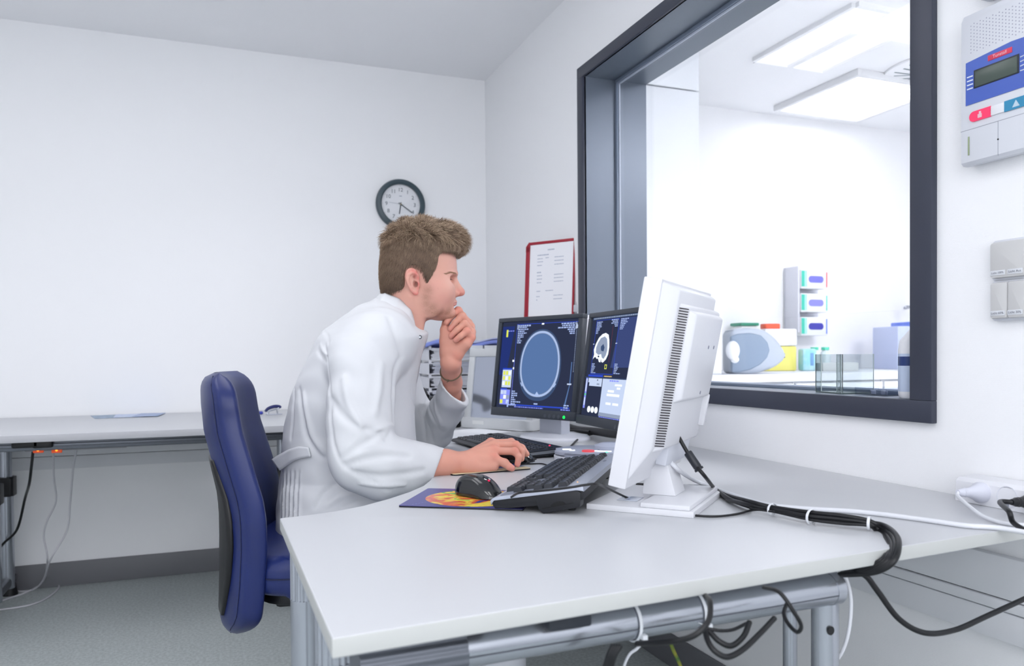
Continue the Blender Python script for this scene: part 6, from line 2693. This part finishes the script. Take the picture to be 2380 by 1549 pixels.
def skin_head(V):
    c = np.tile(SKIN, (len(V), 1))
    q = mirror(V)
    c = blend(c, q, [S(1022, 690, -.055), S(1012, 665, -.062)], .024, (224, 150, 142), .35)
    c = blend(c, q, [S(1036, 664, -.05)], .014, (228, 186, 174), .6)  # pale highlight under the eye, painted into the skin
    c = blend(c, q, [S(1075, 680, -.005), S(1066, 682, -.010)], .010, (214, 118, 110), .6)
    c = blend(c, q, [S(x, y, -.082) for x, y in EARO], .008, (218, 112, 108), .75)
    c = blend(c, q, [E_(966, 661), E_(963, 644), E_(967.5, 662) + Lv * .008], .0066, (140, 64, 56), .8)  # shade of the ear hollows put into the reddish skin colour
    n = rng.random(len(V))
    st = [S(992, 690, -.060), S(993, 705, -.055), S(998, 722, -.05), S(1006, 735, -.045), S(1018, 742, -.035), S(1032, 744, -.02), S(1045, 738, -.015), S(1012, 728, -.05), S(1025, 730, -.045),
          S(1040, 724, -.03), S(1004, 714, -.055), S(996, 675, -.064)]
    m_ = blend(c, q, st, .014, (136, 100, 80), .72)
    c = c + (m_ - c) * (.55 + .45 * n)[:, None]
    c = blend(c, q, [S(1056, 697, -.006), S(1051, 698, -.016)], .006, (168, 124, 100), .4)
    c = blend(c, q, [S(1060, 702.5, 0), S(1057, 703, -.009), S(1051, 705.5, -.018)], .0036, (196, 100, 112), .9)
    c = blend(c, q, [S(1060, 707.5, 0), S(1057.5, 708, -.009), S(1052, 707, -.017)], .0040, (200, 104, 116), .9)
    c = blend(c, q, [S(1062, 705, -.002), S(1055, 705.5, -.014), S(1049, 706.3, -.024)], .0018, (120, 60, 66), .8)  # shade of the line between the lips, painted in
    c = blend(c, q, [S(1063, 689.5, -.0075)], .0032, (120, 60, 56), .8)  # nostril shade painted into the skin colour
    c = blend(c, q, [S(1018, 671, -.07), S(968, 722.5, -.055), S(1004, 727, -.055)], .0018, (110, 70, 56), .8)
    return c


def skin_hand(V, knuck, tips):
    c = np.tile(np.array(lin((214, 154, 136))[:3]), (len(V), 1))
    c = blend(c, V, knuck, .012, (218, 124, 110), .42)
    c = blend(c, V, tips, .010, (214, 128, 122), .5)
    return c


cR = skin_hand(RV, [P(1141, 1025, 1.93), P(1149, 1043, 1.89), P(1150, 1060, 1.865), P(1200, 1044, 1.88), P(1062, 1080, 1.84), P(1201, 1030, 1.90)], [P(1190, 1089, 1.86), P(1203, 1080, 1.875)])
cL = skin_hand(LV_, [S(1097, 785, -.04), S(1062, 826, -.035), S(1064, 723, 0), S(1086, 767, -.05)], [S(1041, 748, -.01), S(1050, 764, -.025), S(1051, 781, -.04), S(1060, 790, -.05)])
cB = np.tile(SKIN, (len(BV), 1))
body = mesh_of('body', [(HV, HF), (RV, RF), (LV_, LF), (BV, BF)], mat('skin', rough=.48, sub=.12, attr='Col', spec=.35, bump=(420, .12, .0006)), person,
               np.concatenate([skin_head(HV), cR, cL, cB]))

# eyebrow, eyelashes, eye slit
BROW = []
M_brow = mat('brow_hair', (166, 130, 104), .7)
for s in (-1, 1):
    ec_ = Vector(EC) if s < 0 else Vector(EC + Lv * 2 * .030)
    g = G()
    g.sphere(ec_, .0112, n=24)
    idir = (Vector(Fv) * .93 + Vector((0, 0, -.30)) - Vector(Lv) * .05).normalized()
    MI = Matrix.Translation(ec_) @ idir.to_track_quat('Z', 'Y').to_matrix().to_4x4()
    g.lathe([(.0052, .0098), (.0050, .01045), (.0024, .01125), (.0, .0114)], 24, mi=1, M=MI)
    g.lathe([(.0022, .0112), (.0, .01150)], 16, mi=2, M=MI)
    g.build('eye', [mat('eye_white', (222, 214, 212), .2), mat('iris_grey', (92, 108, 118), .2), mat('pupil', (10, 10, 12), .1)], person, smooth=60)

    def MS(x, y, l):
        return S(x, y, -abs(l)) if s < 0 else (S(x, y, -abs(l)) + Lv * 2 * abs(l))
    g = G()
    R = random.Random(5)
    for k in range(48):
        t = k / 47
        x = np.interp(t, [0, .35, .7, 1], [1060.5, 1056, 1047, 1036])
        y = np.interp(t, [0, .35, .7, 1], [636.5, 634.5, 633.5, 637.5])
        x += R.uniform(-1.2, 1.2)
        y += R.uniform(-1.6, 1.6)
        if s < 0:
            BROW.append((march(x, y, fn_head), march(x - 5.5, y - .8, fn_head)))
        a, b = BROW[k]
        if a is None or b is None:
            continue
        if s > 0:
            a, b = a - Lv * 2 * fl2(a[None])[1][0], b - Lv * 2 * fl2(b[None])[1][0]
        off_ = Lv * (.0008 if s > 0 else -.0008) + Fv * .0004
        g.tube([a, b + off_], lambda q: .00042 * (1 - q) + .0001, 4, sm=1)
    g.build('eyebrow', M_brow, person)
    g = G()
    lp_ = [MS(1050.2, 649.8, .0245), MS(1048.2, 648.8, .033), MS(1042.5, 649.2, .041), MS(1036, 651.8, .0455)]
    g.tube(lp_, .0007, 6)
    for k in range(14):
        t = k / 13 * 2.99
        i = int(t)
        a = Vector(lp_[i]).lerp(Vector(lp_[i + 1]), t - i)
        g.tube([a, a + Vector(Fv) * .0045 + Vector((0, 0, -.0032))], lambda q: .0003 * (1 - q) + .00008, 4, sm=1)
    g.build('eyelashes', mat('lash_brown', (96, 72, 62), .7), person)

# ---------------- hair
HAIRP = prof([(889, 679), (885, 655), (883.5, 625), (885, 596), (891, 572), (902, 551), (918, 535), (938, 524), (962, 519.5), (990, 522), (1016, 528), (1040, 536), (1058, 546), (1072, 560),
              (1079, 574), (1079, 586), (1072, 593), (1062, 640), (1050, 700), (1000, 735), (940, 720), (905, 700), (893, 690)])
REG = prof([(880, 681), (874, 600), (886, 545), (930, 505), (1000, 505), (1060, 525), (1090, 560), (1086, 594), (1074, 594), (1060, 588), (1045, 587), (1030, 589), (1021, 594), (1018, 608),
            (1016, 622), (1010, 634), (1004, 647), (1000, 658), (996, 668), (991, 666), (988, 652), (983, 638), (974, 628), (962, 624), (950, 627), (944, 636), (942, 650), (943, 664), (940, 676),
            (930, 686), (915, 690), (897, 688)], 2)


def fn_hair(p):
    f, l = fl2(p)
    z = p[:, 2]
    d = inflate(p, HAIRP, .068, headW(z) + .0035 + .004 * np.clip((z - zE(600)) / .05, 0, 1))
    return smax(d, sd_poly(f, z, REG), .003)


lo, hi = bounds([S(880, 510, -.09), S(1095, 700, .09), S(880, 700, .09), S(1095, 510, -.09)], .01)
AV, AF = surface_nets(fn_hair, lo, hi, .003)
hair = mesh_of('hair', [(AV, AF)], mat('hair_base', (104, 82, 66), .6), person)
# strands on the cap
e1_ = AV[AF[:, 1]] - AV[AF[:, 0]]
e2_ = AV[AF[:, 2]] - AV[AF[:, 0]]
nrm = np.cross(e1_, e2_)
ar = np.linalg.norm(nrm, axis=1)
nrm = nrm / (ar[:, None] + 1e-12)
cen = AV[AF].mean(1)
dh_ = fn_head(cen + nrm * 0)
ok = (dh_ > .0012) & (ar > 1e-8)
f_, l_ = fl2(cen)
ok &= ~((np.abs(l_) < .03) & (cen[:, 2] < zE(600)) & (f_ > 0))
prob = ar * ok
NS = 38000
pick = rng.choice(len(cen), NS, p=prob / prob.sum())
bar = rng.random((NS, 4))
bar /= bar.sum(1)[:, None]
root = (AV[AF[pick]] * bar[:, :, None]).sum(1)
nn = nrm[pick]
# keep normals outward
hc_ = S(965, 610)
nn *= np.sign(((root - hc_) * nn).sum(1))[:, None]
fr_, lr_ = fl2(root)
zr = root[:, 2]
top = np.clip((zr - zE(585)) / (zE(545) - zE(585)), 0, 1)
fcrown = (S(930, 560) - OP) @ Fv
frontness = np.clip((fr_ - fcrown) / ((S(1070, 560) - OP) @ Fv - fcrown), 0, 1)
up = np.array([0, 0, 1.0])
dirs = nn * (.10 + .40 * top)[:, None]
flow_side = (-up * .95 + -Fv * .30)[None]
flow_top = (Fv * .75 + up * .12)[None]
dirs = dirs + flow_side * (1 - top)[:, None] + flow_top * (top * (.30 + .70 * frontness))[:, None]
dirs += rng.normal(0, .08, dirs.shape) + top[:, None] * (rng.normal(0, .18, dirs.shape) + .42 * np.sin(root @ np.array([[170., 90., 40.], [60., 150., 130.], [120., -80., 160.]]).T + 1.3))
dirs /= np.linalg.norm(dirs, axis=1)[:, None]
ln = .010 + .005 * rng.random(NS) + top * (.015 + .016 * rng.random(NS)) * (.75 + .45 * frontness)
# sides get longer gradually upwards
NSG = 5
ph_ = rng.random(NS) * 6.28
wav = rng.normal(0, 1, (NS, 3))
wav -= (wav * dirs).sum(1)[:, None] * dirs
wav /= np.linalg.norm(wav, axis=1)[:, None] + 1e-9
pts_ = []
clumpf = np.sin(root @ np.array([310., 190., 260.]))[:, None]
for k in range(NSG):
    t = k / (NSG - 1)
    lift = nn * (.0014 * (1 + 1.2 * top) * np.sin(PI * t))[:, None]
    droop = -up[None] * (ln * top * .25 * t * t)[:, None]
    curl = wav * (top * .0032 * np.sin(t * 4.2 + ph_))[:, None] + wav * clumpf * (top * .0030 * t)[:, None]
    pts_.append(root - nn * .0015 + dirs * (ln * t)[:, None] + lift + droop + curl)
pts_ = np.stack(pts_, 1)
side_ = np.cross(dirs, nn)
side_ /= np.linalg.norm(side_, axis=1)[:, None] + 1e-9
rad = (.00026 + .00022 * top)[:, None, None] * np.array([1, 1, .9, .65, .12])[None, :, None]
ringv = []
for a in (0, 2 * PI / 3, 4 * PI / 3):
    ringv.append(pts_ + rad * (side_[:, None] * math.cos(a) + nn[:, None] * math.sin(a)))
RVx = np.stack(ringv, 2)          # NS, NSG, 3, 3
V3 = RVx.reshape(-1, 3)
base = np.arange(NS)[:, None, None] * (NSG * 3)
seg = np.arange(NSG - 1)[None, :, None] * 3
kk = np.arange(3)[None, None, :]
a0 = base + seg + kk
a1 = base + seg + (kk + 1) % 3
F3 = np.stack([a0, a1, a1 + 3, a0 + 3], -1).reshape(-1, 4)
shade = rng.random(NS)
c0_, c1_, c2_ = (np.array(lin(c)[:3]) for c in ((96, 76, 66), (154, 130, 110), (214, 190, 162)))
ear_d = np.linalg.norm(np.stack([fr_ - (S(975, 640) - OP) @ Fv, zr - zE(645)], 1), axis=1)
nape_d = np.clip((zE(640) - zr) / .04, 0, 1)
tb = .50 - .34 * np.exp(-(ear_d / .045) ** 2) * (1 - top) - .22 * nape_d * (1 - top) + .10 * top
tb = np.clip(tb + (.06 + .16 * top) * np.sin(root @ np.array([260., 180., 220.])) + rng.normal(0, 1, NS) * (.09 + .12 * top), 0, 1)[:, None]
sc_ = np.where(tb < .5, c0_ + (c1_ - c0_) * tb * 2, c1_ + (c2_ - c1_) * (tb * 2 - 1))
sc_ = np.repeat(sc_, NSG * 3, 0)
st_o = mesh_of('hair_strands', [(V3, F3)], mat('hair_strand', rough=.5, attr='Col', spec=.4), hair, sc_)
st_o['kind'] = 'stuff'

# ---------------- coat
TORSO = prof([(884, 690), (905, 690), (935, 704), (958, 728), (970, 758), (985, 768), (996, 775), (989, 800), (980, 830), (973, 870), (966, 915), (964, 960), (966, 1010), (972, 1060), (980, 1110),
              (984, 1160), (982, 1215), (965, 1240), (880, 1248), (760, 1256), (680, 1262), (657, 1255), (648, 1215), (649, 1170), (652, 1115), (657, 1060), (661, 1010), (667, 968),
              (678, 922), (694, 882), (712, 846), (732, 802), (752, 770), (790, 741), (830, 713), (862, 699), (872, 693)], 2)
TZ = [S(900, v)[2] for v in (1260, 1180, 1100, 1000, 900, 830, 790, 750, 715, 690)]
TW = [.235, .215, .170, .165, .185, .196, .190, .155, .100, .078]
TT = [.10, .11, .12, .12, .13, .12, .11, .095, .075, .065]
SHN = P(882, 800, 1.865)


def fn_torso(p):
    z = p[:, 2]
    return inflate(p, TORSO, np.interp(z, TZ, TT), np.interp(z, TZ, TW))


def fn_near_sleeve(p):
    pts = [P(884, 800, 1.872), P(846, 862, 1.83), P(838, 935, 1.80), P(838, 1000, 1.78), P(838, 1058, 1.765), P(890, 1082, 1.775), P(940, 1084, 1.80), P(985, 1080, 1.825), P(1026, 1076, 1.845)]
    rs = [.080, .076, .074, .073, .070, .068, .060, .047, .0335]
    d = sd_chain(p, pts, rs, .02)
    # drape hanging under the forearm
    d = smin(d, sd_chain(p, [P(835, 1090, 1.76), P(890, 1112, 1.775), P(945, 1108, 1.80)], [.050, .046, .028]), .03)
    return d


def fn_far_sleeve(p):
    pts = [S(895, 800, .16), P(955, 945, 2.27), P(1010, 1000, 2.33), P(1036, 955, 2.21), P(1056, 915, 2.12), P(1060, 890, 2.08)]
    rs = [.070, .050, .052, .047, .0435, .0425]
    d = sd_chain(p, pts, rs, .02)
    return smin(d, sd_caps(p, P(1006, 1004, 2.33), P(1000, 1012, 2.34), .055, .052), .02)


def plane(a, b, c):
    a, b, c = map(np.asarray, (a, b, c))
    n = np.cross(b - a, c - a)
    return a, n / np.linalg.norm(n)


# cuff planes
nA, nN = plane(P(1033, 1045, 1.845), P(1010, 1109, 1.845), P(1028, 1078, 2.05))
if (P(1100, 1078, 1.86) - nA) @ nN < 0:
    nN = -nN
fA, fN = plane(P(1022, 879, 2.08), P(1093, 946, 2.12), P(1060, 936, 2.055))
if (P(1060, 840, 2.08) - fA) @ fN < 0:
    fN = -fN


def raw_coat(p):
    d = fn_torso(p)
    d = smin(d, fn_far_sleeve(p), .02)
    ns = fn_near_sleeve(p)
    k = .055 * np.clip((p[:, 2] - .93) / .12, 0, 1) + .010
    return smin(d, ns, k)


folds = [  # pixel path, radius, depth(+ valley / - ridge), softness
    ([(754, 800), (762, 850), (766, 920), (770, 1000), (779, 1045), (798, 1083), (850, 1113), (905, 1140)], .0045, 1, .010),
    ([(926, 838), (918, 870), (914, 930), (916, 985)], .0070, 1, .014),
    ([(797, 1064), (830, 1040), (862, 1022), (884, 1006)], .0075, 1, .016),
    ([(803, 1082), (850, 1068), (900, 1060), (950, 1062)], .0060, 1, .018),
    ([(884, 1002), (893, 1020), (899, 1022), (905, 1006)], .0035, 1, .008),
    ([(878, 1000), (893, 994), (915, 990), (940, 1008)], .0045, -1, .012),
    ([(830, 1100), (880, 1108), (930, 1104), (985, 1095)], .0060, 1, .018),
    ([(840, 1125), (890, 1130), (940, 1128)], .0050, -1, .014),
    ([(752, 770), (760, 780), (764, 800)], .0026, 1, .008),
    ([(736, 812), (746, 828), (757, 842)], .0040, 1, .009),
    ([(742, 800), (752, 818), (760, 826)], .0020, -1, .008),
    ([(695, 905), (702, 960), (712, 1010), (735, 1050), (770, 1080)], .0050, 1, .014),
    ([(705, 915), (714, 970), (726, 1015), (752, 1052)], .0050, -1, .014),
    ([(684, 900), (680, 960), (676, 1020)], .0040, 1, .012),
    ([(735, 1180), (752, 1150), (778, 1126), (806, 1122), (842, 1138)], .0060, 1, .012),
    ([(760, 1178), (790, 1158), (830, 1148), (852, 1140)], .0055, -1, .012),
    ([(800, 1178), (840, 1162), (880, 1150)], .0050, 1, .012),
    ([(993, 780), (983, 815), (970, 848), (962, 880)], .0022, 1, .003),
    ([(957, 890), (956, 920), (966, 955), (960, 992)], .0030, 1, .005),
    ([(976, 872), (965, 892), (962, 920), (972, 950)], .0040, -1, .008),
    ([(770, 930), (790, 960), (820, 985), (860, 1000)], .0040, 1, .022),
    ([(800, 880), (812, 940), (840, 990)], .0040, -1, .024),
    ([(885, 850), (880, 910), (872, 960)], .0040, -1, .024),
    ([(993, 925), (1000, 960), (1018, 1000)], .0045, 1, .012),
    ([(1010, 910), (1012, 950), (1026, 990)], .0045, -1, .012),
    ([(995, 990), (1002, 1010), (1006, 1030)], .0040, 1, .010),
    ([(975, 945), (985, 985), (990, 1025)], .0040, 1, .010),
    ([(1000, 915), (990, 940), (985, 965)], .004, 1, .010),
    ([(905, 740), (925, 790), (935, 830)], .0040, 1, .020),
]
for k, x in enumerate((656, 664, 673, 683, 694)):
    folds.append(([(x + 1, 1098), (x - 2, 1140), (x - 5, 1200), (x - 5, 1240)], .0040, 1, .007))
    folds.append(([(x + 5, 1098), (x + 3, 1140), (x, 1200), (x, 1240)], .0035, -1, .007))
fold3 = []
for path, r, sg, k in folds:
    pts = []
    sp_ = smooth_path([(x, y, 0) for x, y in path], 4)
    for q in sp_:
        w = march(q[0], q[1])
        if w is not None:
            if pts and np.linalg.norm(w - pts[-1]) > .06:
                continue
            pts.append(w)
    if len(pts) > 1:
        pts = np.array(pts)
        fold3.append((pts, r * (.72 if k >= .012 else .85), sg, k * .8, pts.min(0) - .05, pts.max(0) + .05))


def fn_coat(p):
    d = raw_coat(p)
    near = np.abs(d) < .03
    if near.any():
        q = p[near]
        dd = d[near]
        f, l = fl2(q)
        dd = dd + .0012 * np.sin(q[:, 2] * 38 + 9 * f) * np.sin(l * 31 + f * 17) + .0007 * np.sin(q @ np.array([90., 60., 75.]))
        for pts, r, sg, k, a, b in fold3:
            m = ((q > a) & (q < b)).all(1)
            if not m.any():
                continue
            rs = r * np.sin(np.linspace(.25, PI - .25, len(pts))) ** .5
            c = sd_chain(q[m], pts, list(rs))
            dd[m] = smax(dd[m], -(c + r * .15), k) if sg > 0 else smin(dd[m], c + r * .35, k)
        d[near] = dd
    # cuffs: cut and hollow
    cn = (p - nA) @ nN
    mN = (np.linalg.norm(p - P(1022, 1077, 1.845), axis=1) < .13)
    if mN.any():
        inner = sd_chain(p[mN], [P(960, 1079, 1.81), P(1026, 1076, 1.845), P(1070, 1076, 1.865)], [.038, .0305, .030])
        d[mN] = np.maximum(np.maximum(d[mN], cn[mN]), np.minimum(-inner, 1))
    cf = (p - fA) @ fN
    mF = (np.linalg.norm(p - P(1056, 910, 2.11), axis=1) < .13)
    if mF.any():
        inner = sd_chain(p[mF], [P(1042, 940, 2.18), P(1057, 914, 2.12), P(1062, 880, 2.065)], [.030, .0350, .0365])
        d[mF] = np.maximum(np.maximum(d[mF], cf[mF]), -inner)
    # neck opening
    nk = sd_chain(p, [S(905, 790), S(925, 720), S(938, 660)], [.040, .055, .066])
    return smax(d, -nk, .004)


lo, hi = bounds([S(648, 1262, -.24), S(648, 700, .24), S(1030, 1262, .24), P(1040, 1160, 1.70), P(800, 1160, 1.66), P(1095, 950, 2.15), P(1010, 1010, 2.40)], .02)
KV, KF = surface_nets(fn_coat, lo, hi, .0036)
M_coat = mat('coat_cotton', (212, 214, 218), .78, bump=(900, .10, .0005))
coat = mesh_of('coat', [(KV, KF)], M_coat, person)
coat.modifiers.new('s', 'SMOOTH').iterations = 2

# stand-up collar


def collar_pt(u, v):
    u = min(.999, max(0, u))
    t = abs(2 * u - 1)           # 1 at both front ends, 0 at the nape
    s = -1 if u < .5 else 1
    tk = [0, .25, .5, .75, .92, 1]
    topx = [884, 896, 928, 957, 972, 975]
    topy = [681, 681, 694, 718, 738, 752]
    topl = [.0, .040, .060, .052, .030, .012]
    botx = [868, 878, 912, 944, 962, 972]
    boty = [699, 703, 724, 752, 770, 775]
    botl = [.0, .052, .084, .076, .048, .022]
    a = S(np.interp(t, tk, topx), np.interp(t, tk, topy), 0)
    b = S(np.interp(t, tk, botx), np.interp(t, tk, boty), 0)
    # positions measured on the near side; keep the far side symmetric
    an = S(np.interp(t, tk, topx), np.interp(t, tk, topy), -np.interp(t, tk, topl))
    bn = S(np.interp(t, tk, botx), np.interp(t, tk, boty), -np.interp(t, tk, botl))
    if s > 0:
        an = an + Lv * 2 * np.interp(t, tk, topl)
        bn = bn + Lv * 2 * np.interp(t, tk, botl)
    q = an + (bn - an) * v
    bulge = .004 * math.sin(PI * v)
    return tuple(q + Lv * s * bulge)


g = G()
g.grid(collar_pt, 64, 8)
co = g.build('collar', M_coat, coat, smooth=80)
md = co.modifiers.new('t', 'SOLIDIFY')
md.thickness = .0032
# snap fastener
sn = march(976, 784, fn_coat)
if sn is not None:
    g = G()
    cdir = Vector(-(ray(976, 784) / np.linalg.norm(ray(976, 784))))
    g.cyl(Vector(sn) - cdir * .002, Vector(sn) + cdir * .0042, .0050, n=20)
    g.cyl(Vector(sn) + cdir * .0040, Vector(sn) + cdir * .0054, .0024, n=14, mi=1)
    g.build('snap_fastener', [mat('snap_ring', (74, 78, 86), .35), mat('snap_core', (225, 228, 234), .2)], coat)
# half belt at the back
g = G()
topb = [(633, 1069, -.045), (650, 1058, -.075), (672, 1046, -.105), (695, 1038, -.135), (718, 1040, -.150)]
botb = [(652, 1094, -.045), (664, 1086, -.075), (684, 1072, -.105), (702, 1066, -.135), (724, 1062, -.150)]


def belt_pt(u, v):
    k = np.linspace(0, 1, 5)
    a = [np.interp(u, k, [q[i] for q in topb]) for i in range(3)]
    b = [np.interp(u, k, [q[i] for q in botb]) for i in range(3)]
    x, y, l = [a[i] + (b[i] - a[i]) * v for i in range(3)]
    w = march(x, y, raw_coat) if x > 662 else None
    s_ = S(x, y, l - .02)
    if w is not None:
        wf, wl = fl2(w[None])
        s_ = w - ray(x, y) / np.linalg.norm(ray(x, y)) * .003
    else:
        s_ = S(x, y, -.02 if x < 655 else -.05)
    return tuple(s_)


ubel = [belt_pt(.35 + .65 * i / 11, 0.5) for i in range(12)]


def belt2(u, v):
    k = np.linspace(0, 1, 5)
    a = [np.interp(u, k, [q[i] for q in topb]) for i in range(2)]
    b = [np.interp(u, k, [q[i] for q in botb]) for i in range(2)]
    x, y = [a[i] + (b[i] - a[i]) * v for i in range(2)]
    # lateral offset: on the coat surface where there is coat, straight on beyond it
    xs_, ys_ = max(x, 668), y
    w = march(xs_, ys_, raw_coat)
    l = fl2(w[None])[1][0] - .004
    if x < 668:
        l += (668 - x) * .0012
    return tuple(S(x, y, l))


g.grid(belt2, 22, 6)
bo_ = g.build('half_belt', M_coat, coat, smooth=80)
bo_.modifiers.new('t', 'SOLIDIFY').thickness = .004
# bracelet
g = G()
axw = Vector(P(1049, 890, 2.11)) - Vector(WRL)
axw.normalize()
cb = Vector(S(1047, 866, -.012))
cb = Vector(P(1047, 861, float((np.array(WRL) - CAMP) @ CF) + .035))
vx = Vector(CR)
vx = (vx - axw * vx.dot(axw)).normalized()
vy_ = axw.cross(vx)
if vy_.dot(Vector(CF)) > 0:
    vy_ = -vy_
ring = []
for k in range(40):
    a = 2 * PI * k / 40
    dd_ = vx * math.cos(a) + vy_ * math.sin(a)
    c0 = cb + axw * (.0045 * math.sin(a) - .004 * math.cos(a))
    rr = .012
    while rr < .05 and hand_left(np.array(c0 + dd_ * rr)[None])[0] < .0014:
        rr += .0006
    ring.append(c0 + dd_ * rr)
ring = [(ring[i - 1] + ring[i] * 2 + ring[(i + 1) % 40]) / 4 for i in range(40)]
g.tube(ring, .0019, 8, sm=1, closed=True)
kn = ring[11]
g.sphere(kn, .0036, n=10)
g.tube([kn, kn + Vector((-.004, -.002, -.005))], .0010, 6, sm=1)
g.build('bracelet', mat('bracelet_cord', (104, 90, 72), .7, bump=(700, .4, .001)), person)

# trousers and shoes (hidden below the desk in the photo, present in the place)


def fn_trous(p):
    d = None
    for s in (-1, 1):
        hip = HIP + Lv * .09 * s + np.array([0, 0, -.03])
        knee = hip + Fv * .43 + Lv * .05 * s + np.array([0, 0, -.02])
        ank = knee + Fv * .02 + np.array([0, 0, knee[2] * -1 + .12])
        e = sd_chain(p, [hip, knee, ank], [.092, .068, .052])
        d = e if d is None else smin(d, e, .02)
    return d


lo, hi = bounds([HIP + Lv * .2, HIP - Lv * .2, HIP + Fv * .55 + Lv * .2, HIP + Fv * .55 - Lv * .2, [HIP[0], HIP[1], .05]], .12)
lo[2] = .02
TV, TF = surface_nets(fn_trous, lo, hi, .008, 4)
mesh_of('trousers', [(TV, TF)], mat('trouser_white', (222, 225, 232), .8), person)
for s in (-1, 1):
    hip = HIP + Lv * .09 * s
    kn_ = hip + Fv * .45 + Lv * .05 * s
    c_ = Vector((kn_[0], kn_[1], 0))
    g = G(Matrix.Translation(c_) @ Matrix.Rotation(GA, 4, 'Z'))
    g.prism([(-.07, -.035), (.06, -.045), (.16, -.040), (.19, 0), (.16, .040), (.06, .045), (-.07, .035), (-.085, 0)], .0, .03, bev=.008)
    g.sphere((.0, 0, .045), (.075, .040, .05))
    g.sphere((.09, 0, .03), (.085, .042, .035))
    g.build('shoe', mat('shoe_white', (225, 226, 228), .5), person)
